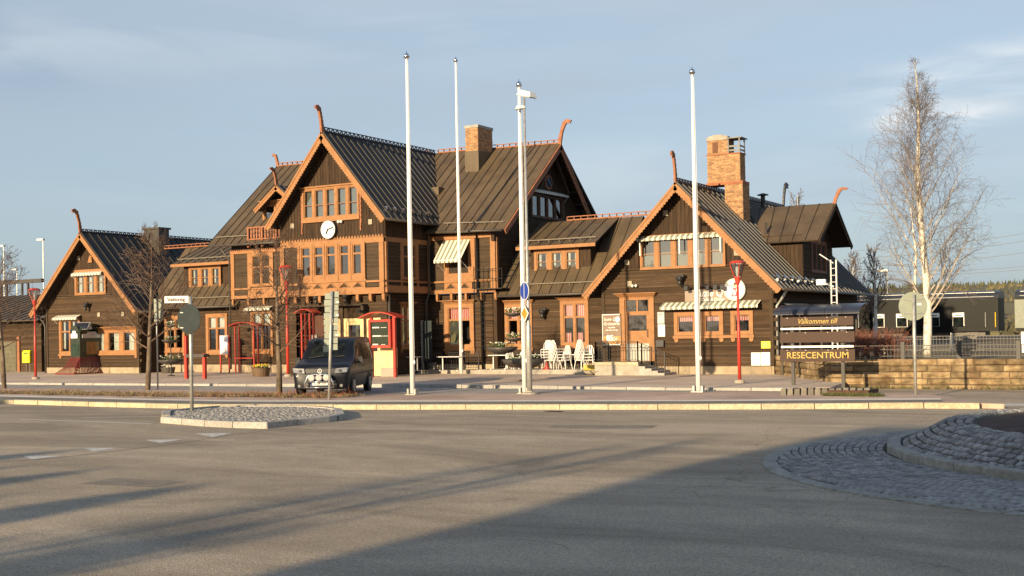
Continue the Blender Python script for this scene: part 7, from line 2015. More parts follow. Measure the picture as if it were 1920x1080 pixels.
def band(s, z0, z1, hw, name, mtl, d=.02, hw1=None):
    """horizontal piece across the nose"""
    mb = MB(); n = 12; v = []
    for i in range(n + 1):
        x = -hw + 2 * hw * i / n; y = s + .10 * (x / .9) ** 2 + .10 * (abs(x) / .9) ** 6
        v += [(x * K, (y - d) * K, z0 * K), (x * K, (y - d * .7) * K, z1 * K), (x * K, (y + .12) * K, z1 * K), (x * K, (y + .12) * K, z0 * K)]
    fs = []
    for i in range(n):
        a = i * 4; b2 = a + 4
        fs += [(a, b2, b2 + 1, a + 1), (a + 1, b2 + 1, b2 + 2, a + 2), (a + 3, a, b2 + 0, b2 + 3)][:3]
    fs += [(0, 1, 2, 3), (n * 4 + 3, n * 4 + 2, n * 4 + 1, n * 4)]
    mb.raw(v, fs); return mb.build(name, mtl, van, local=True)
bmp = band(-.01, .30, .66, .90, 'bumper', NAVY, .03); band(-.02, .80, .93, .52, 'upper_grille', PLAST, .01)
for z in (.825, .865, .90): band(-.03, z, z + .010, .50, 'grille_bar', mat('satin_bar', (.16, .16, .16), rough=.4) if 'satin_bar' not in bpy.data.materials else bpy.data.materials['satin_bar'], .012)
band(-.03, .40, .54, .55, 'lower_grille', PLAST, .02)
for sd in (-1, 1):
    mb = MB(); v = [(.50, -.05, .79), (.88, .03, .82), (.94, .10, .97), (.53, -.03, .95)]
    q = [Vector((x * sd * K, (y - .015) * K, z * K)) for x, y, z in v]; mb.prism(q if sd < 0 else q[::-1], (0, .12, 0)); hl = mb.build('headlight', LENS, van, local=True)
    mb = MB(); mb.lathe((.62 * sd * K, 0, 0), [(.0, 0)], 3) if False else None
    mb = MB(); mb.prism([(.66 * sd * K + .05 * cos(k * pi / 6), -.055 * K, .875 * K + .05 * sin(k * pi / 6)) for k in range(12)], (0, -.02, 0)); mb.build('bulb', CHROME, hl, local=True)
    mb = MB(); mb.prism([(.70 * sd * K + .055 * cos(k * pi / 6), .03 * K, .38 * K + .055 * sin(k * pi / 6)) for k in range(12)], (0, -.05, 0)); mb.build('fog_lamp', LENS, van, local=True)
    mb = MB(); c_ = Vector((1.08 * sd * K, 1.42 * K, 1.18 * K)); mb.hexa([c_ + Vector(q) for q in ((-.09, -.06, -.12), (.09, -.05, -.12), (.09, .05, -.12), (-.09, .06, -.12), (-.09, -.07, .12), (.08, -.05, .13), (.08, .05, .13), (-.09, .06, .12))]); mb.bar(c_ - Vector((.17 * sd, 0, .1)), c_ - Vector((0, 0, .08)), .05); mb.build('mirror', PLAST, van, local=True)
for s_ in (.92, 3.92):
    for sd in (-1, 1):
        c_ = Vector((.93 * sd * K, s_ * K, .34 * K)); 
        mb = MB(); mb.tube([c_ - Vector((.0 * sd, 0, 0)) + Vector((-.01 * sd, 0, .03)), c_ + Vector((.022 * sd, 0, .03))], .42, 24); mb.build('wheel_arch', PLAST, van, local=True)
        mb = MB(); mb.tube([c_ - Vector((.2 * sd, 0, 0)), c_ + Vector((.0 * sd, 0, 0)), c_ + Vector((.03 * sd, 0, 0))], [.355, .355, .32], 24); ty = mb.build('tyre', mat('tyre_rubber', (0.02, .02, .02), rough=.85) if 'tyre_rubber' not in bpy.data.materials else bpy.data.materials['tyre_rubber'], van, local=True)
        mb = MB(); mb.tube([c_ + Vector((.031 * sd, 0, 0)), c_ + Vector((.036 * sd, 0, 0))], [.22, .20], 16)
        for k in range(5): an = k * 2 * pi / 5; mb.bar(c_ + Vector((.04 * sd, 0, 0)), c_ + Vector((.04 * sd, .2 * cos(an), .2 * sin(an))), .05, .02, up=(1, 0, 0))
        mb.build('rim', STEEL, ty, local=True)
# door seams and side trim
for s_ in (1.35, 2.30, 3.5): vpatch(s_, s_ + .012, 1.0, 9.5, .004, 'door_gap', BLACK, ns=1, nu=10, both=True)
vpatch(.45, 4.7, 2.4, 2.75, .012, 'side_moulding', PLAST, ns=10, nu=1, both=True)
for s_ in (1.95, 2.55): vpatch(s_, s_ + .2, 3.9, 4.2, .03, 'door_handle', NAVY, ns=2, nu=1, both=True)
# emblem
mb = MB(); ec = Vector((0, -.06 * K, .865 * K)); nE = 24
ringv = []
for k in range(nE):
    an = 2 * pi * k / nE
    for r_ in (.078, .064): ringv.append(ec + Vector((r_ * K * cos(an), 0, r_ * K * sin(an))))
mb.raw(ringv, [(2 * k, 2 * k + 1, (2 * k + 3) % (2 * nE), (2 * k + 2) % (2 * nE)) for k in range(nE)])
E3 = lambda x, z: ec + Vector((x * K, 0, z * K))
for a, b2 in (((-.032, .062), (0, .008)), ((.032, .062), (0, .008)), ((-.062, .018), (-.028, -.058)), ((-.028, -.058), (0, -.008)), ((0, -.008), (.028, -.058)), ((.028, -.058), (.062, .018))): mb.bar(E3(*a), E3(*b2), .012, .008, up=(0, 1, 0))
mb.build('emblem', mat('silver_badge', (.7, .7, .7), rough=.3), van, local=True)
# number plate, bull bar, lamps
mb = MB(); mb.box(-.27 * K, .27 * K, -.14, -.125, .40 * K, .50 * K); npl = mb.build('number_plate', WHITEP, van, local=True)
mb = MB(); mb.box(-.27 * K, -.235 * K, -.143, -.1405, .40 * K, .50 * K); mb.build('blue_band', BLUE, npl, local=True)
text('GTM 759', .115, DBLACK, npl, (.02, -.145, .45 * K), FACE, ext=.001, sx=.95, bold=.002)
mb = MB(); yb3 = -.2
mb.tube([(-.54, yb3, .34), (-.50, yb3 - .02, .55), (-.40, yb3, .78), (-.30, yb3, .84), (.30, yb3, .84), (.40, yb3, .78), (.50, yb3 - .02, .55), (.54, yb3, .34)], .03, 8); mb.build('bull_bar', CHROME, van, local=True, smooth=True)
for z in (.36, .57): mb = MB(); mb.tube([(-.53, yb3, z), (.53, yb3, z)], .028, 8); mb.build('bull_bar_tube', CHROME, van, local=True, smooth=True)
for x in (-.27, 0, .27):
    mb = MB(); mb.tube([(x, yb3 + .06, .72), (x, yb3 - .02, .72), (x, yb3 - .05, .72)], [.08, .125, .13], 18); lp = mb.build('round_lamp', CHROME, van, local=True)
    mb = MB(); mb.tube([(x, yb3 - .051, .72), (x, yb3 - .065, .72)], [.115, .09], 18); mb.build('lens', mat('lamp_reflector', (.62, .62, .6), rough=.15, metal=.3) if 'lamp_reflector' not in bpy.data.materials else bpy.data.materials['lamp_reflector'], lp, local=True)

# ================================================================== TREES AND PLANTS
def grow(mb, rnd, p, d, ln, r, depth, cfg):
    """recursive bare branches"""
    segs = cfg['segs'][depth]; pts = [Vector(p)]; rs = [r]; dd = Vector(d).normalized(); q = Vector(p)
    for i in range(segs):
        dd = (dd + Vector((rnd.gauss(0, 1), rnd.gauss(0, 1), rnd.gauss(0, 1))) * cfg['wob'][depth] + Vector((0, 0, cfg['up'][depth]))).normalized()
        q = q + dd * ln / segs; pts.append(q.copy()); rs.append(max(r * (1 - (i + 1) / segs * .85), cfg['rmin']))
    mb.tube(pts, rs, cfg['sides'][depth], cap=False)
    if depth < cfg['levels']:
        n = cfg['n'][depth]
        for k in range(n):
            t = cfg['start'][depth] + (1 - cfg['start'][depth]) * (k + rnd.random()) / n
            i = min(int(t * segs), segs - 1); f = t * segs - i; b = pts[i].lerp(pts[i + 1], f)
            ax = (pts[i + 1] - pts[i]).normalized(); o = ax.orthogonal().normalized(); an = rnd.uniform(0, 2 * pi); o = o * cos(an) + ax.cross(o) * sin(an)
            ang = radians(rnd.uniform(*cfg['ang'][depth])); nd = ax * cos(ang) + o * sin(ang)
            grow(mb, rnd, b, nd, ln * rnd.uniform(*cfg['len'][depth]) * (1 - .55 * t), max(rs[i] * .55, cfg['rmin']), depth + 1, cfg)
CFG_S = dict(levels=3, segs=[8, 6, 4, 3], wob=[.05, .10, .14, .2], up=[.03, .09, .05, .0], n=[20, 8, 6], start=[.30, .15, .15], len=[(.42, .60), (.45, .7), (.4, .65)], ang=[(48, 80), (30, 55), (30, 60)], sides=[8, 5, 3, 3], rmin=.006)
def street_tree(px, py, z, top, lean, lab, seed, spread=1.0, cfg=CFG_S):
    p = g(px, py, z); h = height_at(p.x, p.y, top) - z; rnd = random.Random(seed)
    t = thing('bare_tree', (p.x, p.y, z), lab, 'tree', 'small bare street trees along the lane')
    mb = MB(); pts = [(0, 0, -.05), (.02 + lean * .25, 0, h * .2), (lean * .6, 0, h * .45), (lean, .0, h * .72)]; mb.tube(pts, [.115, .10, .075, .04], 10); mb.build('trunk', BARK, t, local=True, smooth=True)
    mb = MB(); n = 26
    for k in range(n):
        f = .26 + .72 * (k + rnd.random()) / n; zz = h * f
        base = Vector((lean * min(f / .72, 1.0), 0, zz)); an = rnd.uniform(0, 2 * pi); up = .35 + .9 * f
        d = Vector((cos(an), sin(an), up * .75)); ln = h * .42 * spread * (1.12 - f) + .5
        grow(mb, rnd, base, d, ln, .032 * (1.15 - f) + .006, 1, dict(cfg, n=[0, 9, 5], wob=[0, .10, .14, .2], levels=3))
    mb.tube([(lean, 0, h * .72), (lean * 1.05, .02, h)], [.04, .008], 5)
    mb.build('crown', TWIG, t, local=True)
street_tree(277, 731, .14, 445, .35, 'bare street tree left of the island sign, spreading branches before the left link', 3)
street_tree(524, 740, .14, 445, -.05, 'bare street tree with straight trunk just left of the van', 8, .85)
street_tree(8, 728, .14, 470, -.35, 'bare street tree cut by the left edge of the picture', 5)
# birch
p = Vector(g(1738, 678, ZW)); p.y = 55.0
b0 = hit(1738, 678, Y=50.0); BX, BY2 = b0.x, 50.0
hb = height_at(BX, BY2, 112) - (ZW - .05)
t = thing('birch_tree', (BX, BY2, ZW - .05), 'tall bare birch with white trunk behind the iron fence on the right', 'tree')
rnd = random.Random(21)
lt_ = hit(1713, 118, Y=BY2).x - BX
def bt(f): return Vector((lt_ * (.15 * f + .85 * f * f) + .08 * sin(f * 9), .05 * sin(f * 7), hb * f))
mb = MB(); mb.tube([bt(k / 16) for k in range(17)], [.165 * (1 - k / 16) ** .85 + .012 for k in range(17)], 12); mb.build('trunk', BIRCH, t, local=True, smooth=True)
mb2 = MB(); mb2.tube([(-.55, .3, -.02), (-.5, .25, 2.0), (-.35, .1, 4.2), (-.5, 0, 6.0)], [.08, .065, .05, .02], 8); mb2.build('side_trunk', BIRCH, t, local=True, smooth=True)
limbs = MB(); twigs = MB()
cfgB = dict(levels=2, segs=[7, 5, 4, 3], wob=[.07, .12, .16], up=[.06, -.02, -.06], n=[11, 7], start=[.22, .1], len=[(.40, .62), (.35, .6)], ang=[(25, 52), (25, 60)], sides=[5, 3, 3], rmin=.0036)
def grow2(p, d, ln, r, depth):
    mbx = limbs if depth == 0 and r > .02 else twigs
    segs = cfgB['segs'][depth]; pts = [Vector(p)]; rs = [r]; dd = Vector(d).normalized(); q = Vector(p)
    for i in range(segs):
        dd = (dd + Vector((rnd.gauss(0, 1), rnd.gauss(0, 1), rnd.gauss(0, 1))) * cfgB['wob'][depth] + Vector((0, 0, cfgB['up'][depth]))).normalized()
        q = q + dd * ln / segs; pts.append(q.copy()); rs.append(max(r * (1 - (i + 1) / segs * .9), .0036))
    mbx.tube(pts, rs, cfgB['sides'][depth], cap=False)
    if depth < 2:
        n = cfgB['n'][depth] if ln > .9 or depth else 3
        for k in range(n):
            tt = cfgB['start'][depth] + (1 - cfgB['start'][depth]) * (k + rnd.random()) / n; i = min(int(tt * segs), segs - 1); b = pts[i].lerp(pts[i + 1], tt * segs - i)
            ax = (pts[i + 1] - pts[i]).normalized(); o = ax.orthogonal().normalized(); an = rnd.uniform(0, 2 * pi); o = o * cos(an) + ax.cross(o) * sin(an); ang = radians(rnd.uniform(*cfgB['ang'][depth]))
            grow2(b, ax * cos(ang) + o * sin(ang), ln * rnd.uniform(*cfgB['len'][depth]) * (1 - .5 * tt) + .12, max(rs[i] * .5, .0036), depth + 1)
RT = [(0, 1.6), (.12, 2.2), (.22, 3.0), (.32, 3.15), (.40, 2.75), (.50, 2.2), (.62, 1.65), (.74, 1.15), (.85, .80), (.94, .42), (1.0, .12)]
def rad_at(f):
    for (a, va), (b, vb) in zip(RT, RT[1:]):
        if a <= f <= b: return va + (vb - va) * (f - a) / (b - a)
    return .1
nl = 60
for k in range(nl):
    f = .13 + .86 * ((k + rnd.random()) / nl) ** .86; an = k * 2.399 + rnd.uniform(-.5, .5)
    up = 1.05 + .75 * f + rnd.uniform(-.15, .25)
    rad = rad_at(min(f + .07, 1)) * (.72 + .42 * rnd.random())
    grow2(bt(f), (cos(an), sin(an), up), rad * sqrt(1 + up * up) * .86, .034 * (1 - f) + .007, 0)
for (dx, up) in ((-.8, 1.5), (.9, 1.3), (.7, 2.0)):
    grow2(bt(.13 + .02 * up), (dx, rnd.uniform(-.4, .4), up * 1.1), hb * .28, .05, 0)
limbs.build('limbs', mat('birch_limb', (0.42, .36, .29), rough=.85, var=.25, scale=4), t, local=True); twigs.build('crown', BIRCHT, t, local=True)

# dry weeds and russet brush in the planting strip
def blades(mb, c, n, r, h, wd, rnd, spread=.6):
    for _ in range(n):
        an = rnd.uniform(0, 2 * pi); q = sqrt(rnd.random()) * r; b = Vector(c) + Vector((q * cos(an), q * sin(an), 0)); d = Vector((rnd.gauss(0, spread), rnd.gauss(0, spread), 1)).normalized() * h * rnd.uniform(.4, 1.1); s = Vector((rnd.uniform(-1, 1), rnd.uniform(-1, 1), 0)).normalized() * wd
        mb.poly([b - s, b + s, b + d + s * .3, b + d - s * .3])
rnd = random.Random(4); mb = MB(); mr = MB(); soil_s = MB()
s_a = Vector((-62, 35.0, 0)); s_b = g(300, 741, .14); s_c = g(664, 744, .14)
line = [s_a, Vector((s_b.x, s_b.y, 0)), Vector((s_c.x, s_c.y, 0))]; pts = resample(line, .16)
for q in pts:
    for _ in range(5):
        c = (q.x + rnd.uniform(-.2, .2), q.y + rnd.gauss(0, .55), .15); k = .5 + .9 * max(0, noise.noise(Vector((c[0] * .8, c[1] * .8, 3))) + .3)
        if rnd.random() < .85: blades(mb, c, 14, .22, .15 * k + .04, .011, rnd, .9)
        if noise.noise(Vector((c[0] * .35, 7, 0))) > .12 or c[0] > -33 and rnd.random() < .5: blades(mr, c, 8, .22, (.50 if -31 < c[0] < -26.5 else .20) * k, .008, rnd, .8)
o = mb.build('dry_grass', DRY); o['kind'] = 'stuff'; o = mr.build('dry_brush', RUSSET); o['kind'] = 'stuff'
mb = MB()
up_, lo_ = [], []
for q in pts[::4]: w_ = .75 + .25 * noise.noise(Vector((q.x * .7, 0, 0))); up_.append((q.x, q.y + w_, .15)); lo_.append((q.x, q.y - w_, .15))
for i in range(len(up_) - 1): mb.poly([lo_[i], lo_[i + 1], up_[i + 1], up_[i]])
structure(mb.build('planting_strip', mat('strip_soil', (0.15, .11, .07), rough=.95, var=.4, scale=3)))
# grass at the foot of the retaining wall and round the edging
mb = MB()
for k in range(150): x = rnd.uniform(e0.x + 1.5, e1.x + .5); blades(mb, (x, e0.y - .05 + rnd.gauss(0, .08), .14), 12, .12, .12, .010, rnd, .6)
for k in range(140): x = rnd.uniform(wc1.x, wc1.x + 14); blades(mb, (x, YW - .1 + rnd.gauss(0, .06), 0), 10, .12, .11, .010, rnd, .6)
o = mb.build('grass', GRASS); o['kind'] = 'stuff'
# red-brown shrubs behind the wall
sh_px = [(1612, 'dense russet shrub right behind the welcome board'), (1632, 'russet shrub with upright stems left of the thin dark fence post'), (1655, 'russet shrub in the middle of the hedge before the train'), (1680, 'sparser russet shrub nearest the round sign back'), (1596, 'russet shrub half hidden behind the welcome board')]
for i, (px, lab) in enumerate(sh_px):
    q = hit(px, 670, Y=YW + 1.6); t = thing('bare_shrub', (q.x, YW + 1.4 + (i % 2) * .5, ZW - .04), lab, 'shrub', 'russet shrubs along the stone wall'); rnd = random.Random(50 + i); mb = MB(); hh = height_at(q.x, YW + 1.6, 622) - ZW
    for k in range(38):
        an = rnd.uniform(0, 2 * pi); d = Vector((cos(an) * rnd.uniform(.05, .5), sin(an) * rnd.uniform(.05, .5), 1)); grow(mb, rnd, (cos(an) * .18, sin(an) * .18, 0), d, hh * rnd.uniform(.7, 1.15), .012, 2, dict(CFG_S, n=[0, 0, 7], levels=3, segs=[1, 1, 5, 3], wob=[0, 0, .12, .2], up=[0, 0, .05, .05], rmin=.006, len=[0, 0, (.3, .6)], start=[0, 0, .25], ang=[0, 0, (20, 50)], sides=[3, 3, 3, 3]))
    mb.build('stems', RUSSET, t, local=True)
# ivy-like twig masses over the right wing eave
for i, (px, py, y, hgt, lab) in enumerate([(1500, 366, 84, 0, 'bare birch crown showing above the right wing roof'), (1640, 470, 80, 0, 'pale bare tree behind the right wing, left of the birch'), (1600, 480, 92, 0, 'thin bare tree rising behind the right eave')]):
    q = hit(px, 600, Y=y); h_ = height_at(q.x, y, py) - 1; rnd = random.Random(70 + i); t = thing('background_tree', (q.x, y, 1.0), lab, 'tree', 'bare trees behind the station'); mb = MB(); mb.tube([(0, 0, 0), (.1, 0, h_ * .5), (0, 0, h_)], [.16, .10, .015], 7); mb.build('trunk', BIRCH, t, local=True)
    mb = MB()
    for k in range(20): f = .25 + .72 * k / 20; an = rnd.uniform(0, 6.28); grow(mb, rnd, (0, 0, h_ * f), (cos(an), sin(an), .9 + f), h_ * .34 * (1.1 - f) + .5, .05, 1, dict(CFG_S, n=[0, 7, 4], levels=3, rmin=.012, sides=[4, 3, 3, 3]))
    mb.build('crown', TWIG if i else BIRCHT, t, local=True)

# ================================================================== BACKGROUND
# low outbuilding on the far left
yo = 55.0; ox1 = hit(78, 640, Y=yo).x; 
t = thing('outbuilding', (ox1 - 8, yo + 4, ZP), 'low dark timber outbuilding with metal roof at the far left edge', 'building')
oe = height_at(ox1 - 4, yo - .8, 604); orz = height_at(ox1 - 6, yo + 6, 552)
mb = MB(); z = ZP
k = 0
OW = Pl('F', yo)
while z < oe: 
    mb = MB(); OW.hex(mb, (ox1 - 16, ox1, ox1, ox1 - 16), 0, .035, z, min(z + .2, oe) - .005, .012); mb.build('plank', WOOD, t); z += .2
mb = MB(); mb.box(ox1 - 16, ox1, yo + .002, yo + 12, ZP, oe + .3); mb.build('wall', WOOD, t)
for k in range(22):
    xa = ox1 + .6 - (k + 1) * .8; xb = xa + .8; mb = MB(); mb.hexa([(xa, yo - .8, oe), (xb, yo - .8, oe), (xb, yo + 6, orz), (xa, yo + 6, orz), (xa, yo - .8, oe + .05), (xb, yo - .8, oe + .05), (xb, yo + 6, orz + .05), (xa, yo + 6, orz + .05)]); mb.mi = 1; mb.bar((xa, yo - .8, oe + .07), (xa, yo + 6, orz + .07), .03, .06); mb.build('roof_panel', [ROOF, SEAM], t)
mb = MB(); mb.hexa([(ox1 - 17, yo + 6, orz), (ox1 + .6, yo + 6, orz), (ox1 + .6, yo + 12.6, oe), (ox1 - 17, yo + 12.6, oe), (ox1 - 17, yo + 6, orz + .05), (ox1 + .6, yo + 6, orz + .05), (ox1 + .6, yo + 12.6, oe + .05), (ox1 - 17, yo + 12.6, oe + .05)]); mb.build('back_roof', ROOF, t)
dx = hit(17, 670, Y=yo).x; mb = MB(); mb.box(dx - .9, dx + .9, yo - .08, yo - .04, ZP, ZP + 2.1); dd_ = mb.build('door', mat('grey_green_door', (0.10, .095, .06), rough=.8), t); 
for k in range(7): mb = MB(); mb.box(dx - .85, dx + .85, yo - .10, yo - .081, ZP + .08 + k * .29, ZP + .33 + k * .29); mb.build('slat', mat('door_slat', (0.12, .11, .07), rough=.8) if 'door_slat' not in bpy.data.materials else bpy.data.materials['door_slat'], dd_)
mb = MB(); mb.box(dx + 1.0, dx + 1.25, yo - .12, yo - .04, ZP, ZP + 2.4); mb.build('door_post', TRIMD, t)
# sleeping-car train
YTR = 96.0
def coach(x0, x1, wins, lab, z0=1.35):
    t = thing('railway_coach', ((x0 + x1) / 2, YTR, z0), lab, 'railway coach', 'dark coaches of the standing train')
    BK = mat('coach_paint', (0.006, .007, .0065), rough=.45, var=.2, scale=.5, spec=.12) if 'coach_paint' not in bpy.data.materials else bpy.data.materials['coach_paint']
    RF = mat('coach_roof', (0.035, .037, .045), rough=.35, var=.05) if 'coach_roof' not in bpy.data.materials else bpy.data.materials['coach_roof']
    zt = 4.15; mb = MB(); mb.box(x0, x1, YTR, YTR + 3, z0 + .35, zt); mb.build('body', BK, t)
    mb = MB(); n = 8; pr = [(YTR + 1.5 - 1.55 * cos(pi * k / n), zt + .62 * sin(pi * k / n)) for k in range(n + 1)]
    mb.prism([(x0 - .05, y, z) for y, z in pr], (x1 - x0 + .1, 0, 0)); mb.build('roof', RF, t)
    for k in range(4):
        y, z = YTR + .05 + k * .14, zt + .13 + k * .11; mb = MB(); mb.tube([(x0 + .3, y - .02, z), (x1 - .3, y - .02, z)], .022, 4); mb.build('roof_rib', STEEL, t)
    mb = MB(); mb.box(x0 + .05, x1 - .05, YTR - .03, YTR - .002, 2.05, 2.12); mb.build('waist_rail', BK, t)
    for px in wins:
        x = hit(px, 600, Y=YTR).x; z1_ = height_at(x, YTR, 589 - (px - 1650) * .018); z0_ = z1_ - 1.05; mb = MB(); w_ = .42
        mb.box(x - w_, x + w_, YTR - .04, YTR - .001, z1_ - .32, z1_); wn = mb.build('window', WHITEP, t); mb = MB(); mb.box(x - w_, x - w_ + .04, YTR - .03, YTR - .001, z0_, z1_ - .32); mb.box(x + w_ - .04, x + w_, YTR - .03, YTR - .001, z0_, z1_ - .32); mb.box(x - w_ + .04, x + w_ - .04, YTR - .03, YTR - .001, z0_, z0_ + .04); mb.build('window_frame', STEEL, wn); mb = MB(); mb.box(x - w_ + .05, x + w_ - .05, YTR - .02, YTR + .0, z0_ + .05, z1_ - .33); mb.build('pane', DGL, wn); mb = MB(); mb.box(x - .24, x + .24, YTR - .045, YTR - .041, z1_ - .24, z1_ - .16); mb.build('vent_slot', DBLACK, wn)
    for xx in (x0 + 3, x1 - 3):
        for dxx in (-1.1, 1.1): mb = MB(); mb.tube([(xx + dxx, YTR + .3, z0 + .2), (xx + dxx, YTR + .45, z0 + .2)], .45, 16); mb.build('wheel', DP, t)
    mb = MB(); mb.box(x0 + 1, x1 - 1, YTR + .4, YTR + 2.6, z0 + .0, z0 + .36); mb.build('underframe', DP, t)
    for xx in (x1 - .9, x1 - .2): mb = MB(); mb.tube([(xx, YTR - .06, 2.0), (xx, YTR - .06, 3.1)], .03, 5); mb.build('grab_rail', YEL if xx > x1 - .5 else STEEL, t)
ce = hit(1872, 600, Y=YTR).x
coach(ce - 24, ce, (1648, 1691, 1751, 1797, 1600), 'long black railway coach with white-framed windows behind the fence'); coach(ce + 1.2, ce + 24, (), 'second dark coach cut by the right edge of the picture')
mb = MB(); x = hit(1914, 600, Y=YTR).x; mb.box(x - .4, x + 1.2, YTR - .04, YTR - .0, 1.9, 4.0)
tdx = thing('coach_door', (x, YTR, 1.9), 'pale door panel of the second coach at the right edge', 'door'); mb.build('panel', mat('pale_green_panel', (.16, .18, .14), rough=.5), tdx)
# platform lamps, catenary and wires
def far_lamp(px, top, y, lab, two=False):
    x = hit(px, 600, Y=y).x; z = height_at(x, y, top); t = thing('yard_lamp', (x, y, .5), lab, 'lamp post', 'tall lamps of the rail yard'); mb = MB(); mb.tube([(0, 0, 0), (0, 0, z - .5)], [.12, .07], 8); mb.build('pole', STEEL, t, local=True); mb = MB(); mb.box(-1.1, .15, -.2, .2, z - .55, z - .30); mb.build('lamp_head', WHITEP, t, local=True)
far_lamp(83, 450, 110, 'tall yard lamp rising behind the left gable roof, nearest its slope'); far_lamp(9, 462, 110, 'tall yard lamp at the left picture edge'); far_lamp(33, 506, 140, 'smaller yard lamp between the two tall ones'); far_lamp(1665, 508, 150, 'thin yard lamp seen through the birch branches')
t = thing('signal_gantry', (-140, 105, 1), 'dark signal gantry above the outbuilding roof on the left', 'gantry'); xa = hit(-40, 540, Y=105).x; xb = hit(80, 540, Y=105).x; zg_ = height_at(xa, 105, 536)
mb = MB(); mb.box(xa, xb, 104.8, 105.2, zg_, zg_ + .5); mb.build('beam', DP, t)
for px in (3, 13, 42, 53): x = hit(px, 560, Y=105).x; mb = MB(); mb.box(x - .12, x + .12, 104.9, 105.1, 1, zg_); mb.build('post', DP, t)
WIRE = mat('wire', (0.09, .10, .12), rough=.6)
def wire(pa, pb, y, sag, lab, r=.022):
    a = hit(*pa, Y=y); b2 = hit(*pb, Y=y); t = thing('overhead_wire', a, lab, 'wire', 'overhead wires behind the station'); n = 14; mb = MB()
    mb.tube([a.lerp(b2, k / n) - Vector((0, 0, sag * 4 * (k / n) * (1 - k / n))) for k in range(n + 1)], r, 4); mb.build('cable', WIRE, t)
wy = [((1600, 470), (1990, 426)), ((1600, 484), (1990, 440)), ((1600, 500), (1990, 463)), ((1600, 508), (1990, 493)), ((1600, 514), (1990, 499)), ((-60, 528), (140, 520))]
wl__ = ['topmost overhead wire crossing the sky right of the birch', 'second overhead wire below the topmost one', 'overhead wire in the middle of the bundle', 'fourth overhead wire, just above the hill', 'lowest overhead wire skimming the hill line', 'overhead wire above the outbuilding at the left']
for (pa, pb), lab in zip(wy, wl__): wire(pa, pb, 102, .3, lab)
# wooded hill
mb = MB(); nx, ny = 90, 14
def hz_(u, v): 
    x = -2600 + 5200 * u
    prof = 45 + 9 * noise.noise(Vector((x * .0011, 3, 0))) + 5 * noise.noise(Vector((x * .006, 8, 0)))
    return prof * min(1, max(0, v * 1.3)) ** .8
for j in range(ny + 1):
    for i in range(nx + 1):
        u, v = i / nx, j / ny; x = -2600 + 5200 * u; y = 700 + 900 * v; mb.v.append((x, y, hz_(u, v) - 1))
for j in range(ny):
    for i in range(nx): a = j * (nx + 1) + i; mb.f.append((a, a + 1, a + nx + 2, a + nx + 1)); mb.m.append(0)
HILL = mat('hill_ground', (0.12, .105, .05), rough=1, var=.4, scale=.012, col2=(0.10, .075, .035))
structure(mb.build('hill', HILL, smooth=True))
wood = MB(); rnd = random.Random(9)
CON1 = mat('far_conifers', (0.075, .082, .040), rough=1, island=.35, var=.3, scale=.006); CON2 = mat('far_birches', (0.135, .118, .058), rough=1, island=.3, var=.3, scale=.006)
wood2 = MB()
for _ in range(15000):
    u = rnd.uniform(.12, .80); v = rnd.random() ** .8; x = -2600 + 5200 * u; y = 700 + 900 * v; z = hz_(u, v) - 1
    n1 = noise.noise(Vector((x * .004, y * .003, 5))) + .5 * noise.noise(Vector((x * .02, y * .012, 1)))
    dec = n1 + (.45 if v < .35 else -.25) > .05; h_ = rnd.uniform(3, 6) * (.8 if dec else 1); r_ = h_ * (.30 if dec else .20)
    m_ = wood2 if dec else wood; k_ = 5
    base = [(x + r_ * cos(2 * pi * k / k_ + x), y + r_ * sin(2 * pi * k / k_ + x), z + (h_ * .3 if dec else h_ * .08)) for k in range(k_)]
    top = (x + rnd.uniform(-.5, .5), y, z + h_)
    if dec:
        up2 = [(x + r_ * .75 * cos(2 * pi * k / k_ + x + .4), y + r_ * .75 * sin(2 * pi * k / k_ + x + .4), z + h_ * .75) for k in range(k_)]
        n0 = len(m_.v); m_.v += base + up2 + [top]
        for k in range(k_): m_.f.append((n0 + k, n0 + (k + 1) % k_, n0 + k_ + (k + 1) % k_, n0 + k_ + k)); m_.m.append(0); m_.f.append((n0 + k_ + k, n0 + k_ + (k + 1) % k_, n0 + 2 * k_)); m_.m.append(0)
    else:
        n0 = len(m_.v); m_.v += base + [top]
        for k in range(k_): m_.f.append((n0 + k, n0 + (k + 1) % k_, n0 + k_)); m_.m.append(0)
o = wood.build('distant_conifer_forest', CON1); o['kind'] = 'stuff'; o = wood2.build('distant_birch_forest', CON2); o['kind'] = 'stuff'
# brush at the foot of the hill
mb = MB()
for _ in range(2600):
    x = rnd.uniform(-330, 160); y = rnd.uniform(150, 420); r_ = rnd.uniform(.8, 2.0); h_ = rnd.uniform(1.2, 3.0); n0 = len(mb.v); k_ = 5
    mb.v += [(x + r_ * cos(2 * pi * k / k_), y + r_ * sin(2 * pi * k / k_), 0) for k in range(k_)] + [(x + r_ * .7 * cos(2 * pi * k / k_ + .5), y + r_ * .7 * sin(2 * pi * k / k_ + .5), h_ * .7) for k in range(k_)] + [(x, y, h_)]
    for k in range(k_): mb.f.append((n0 + k, n0 + (k + 1) % k_, n0 + k_ + (k + 1) % k_, n0 + k_ + k)); mb.m.append(0); mb.f.append((n0 + k_ + k, n0 + k_ + (k + 1) % k_, n0 + 2 * k_)); mb.m.append(0)
o = mb.build('distant_brush', CON2); o['kind'] = 'stuff'

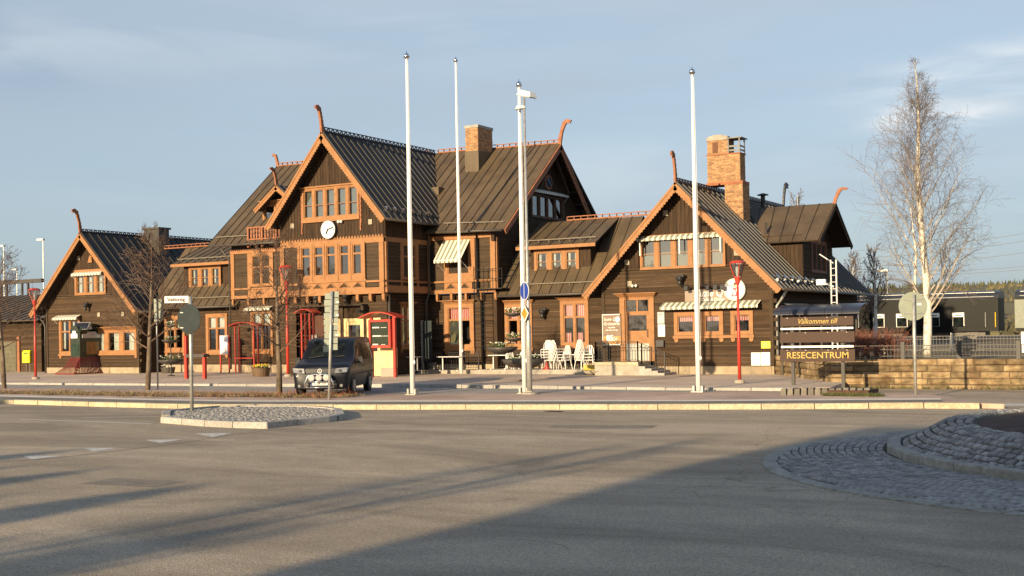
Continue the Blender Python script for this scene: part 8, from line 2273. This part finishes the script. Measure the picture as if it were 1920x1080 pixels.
# ================================================================== BEHIND THE CAMERA: the house and trees whose shade lies on the street
t = thing('street_house', (4, -34, 0), 'long plastered house across the street behind the viewer', 'building')
mb = MB(); hx0 = -11.4; mb.box(hx0, 60, -42, -32, 0, 10.9); mb.build('wall', mat('plaster', (0.35, .28, .2), rough=.9), t)
mb = MB(); mb.prism([(hx0 - .4, -42.5, 10.9), (hx0 - .4, -31.5, 10.9), (hx0 - .4, -37, 14.1)], (71, 0, 0)); mb.build('roof', ROOF, t)
def spruce(x, y, h, r, seed, lab):
    t = thing('spruce_tree', (x, y, 0), lab, 'tree', 'trees behind the viewer'); rnd = random.Random(seed); mb = MB(); mb.tube([(0, 0, 0), (0, 0, h)], [.22, .02], 7); mb.build('trunk', BARK, t, local=True); mb = MB()
    for k in range(int(h * 20)):
        f = (k + rnd.random()) / (h * 20); z = h * (.12 + .88 * f); rr_ = r * (1 - f) ** .7 + .2
        for j in range(7):
            an = rnd.uniform(0, 6.28); q = rr_ * rnd.uniform(.4, 1.0); c = Vector((q * cos(an), q * sin(an), z - q * .25)); d = Vector((cos(an), sin(an), -.3)) * .32; s = Vector((-sin(an), cos(an), .1)) * .22; mb.poly([c - d - s, c - d + s, c + d + s * .4, c + d - s * .4])
    o = mb.build('crown', NEEDLE, t, local=True)
SPL = ['leftmost spruce of the close row across the street', 'second spruce of the row across the street, tallest of them', 'third spruce of the row across the street, bushy', 'spruce in the middle of the row across the street', 'spruce right of the middle of the row across the street', 'narrow spruce of the row, third from the house', 'low spruce of the row, second from the house', 'lowest spruce of the row, nearest the house wall']
for i in range(8):
    f = i / 7; spruce(-26.5 + 13.2 * f, -24.5 + (i % 3) * .7, 8.7 - 1.5 * f + (.35 if i % 2 else -.2), 2.7 - .5 * f, 10 + i, SPL[i])
spruce(-44, -22, 11.4, 2.8, 4, 'tall spruce across the street at the far end of the row')
for i, (x, y, h_) in enumerate(((-12.6, -15, 8.6), (-14.0, -20, 9.2))):
    t = thing('bare_tree', (x, y, 0), ['slim bare tree behind the viewer beside the house corner', 'second slim bare tree behind the viewer, farther from the kerb'][i], 'tree', 'trees behind the viewer'); rnd = random.Random(90 + i); mb = MB(); mb.tube([(0, 0, 0), (.1, 0, h_)], [.16, .03], 8); mb.build('trunk', BARK, t, local=True); mb = MB()
    for k in range(22): f = .35 + .6 * k / 22; an = rnd.uniform(0, 6.28); grow(mb, rnd, (0, 0, h_ * f), (cos(an), sin(an), .9), h_ * .3 * (1.2 - f), .04, 1, dict(CFG_S, n=[0, 6, 4], levels=3, rmin=.01))
    mb.build('crown', TWIGD, t, local=True)
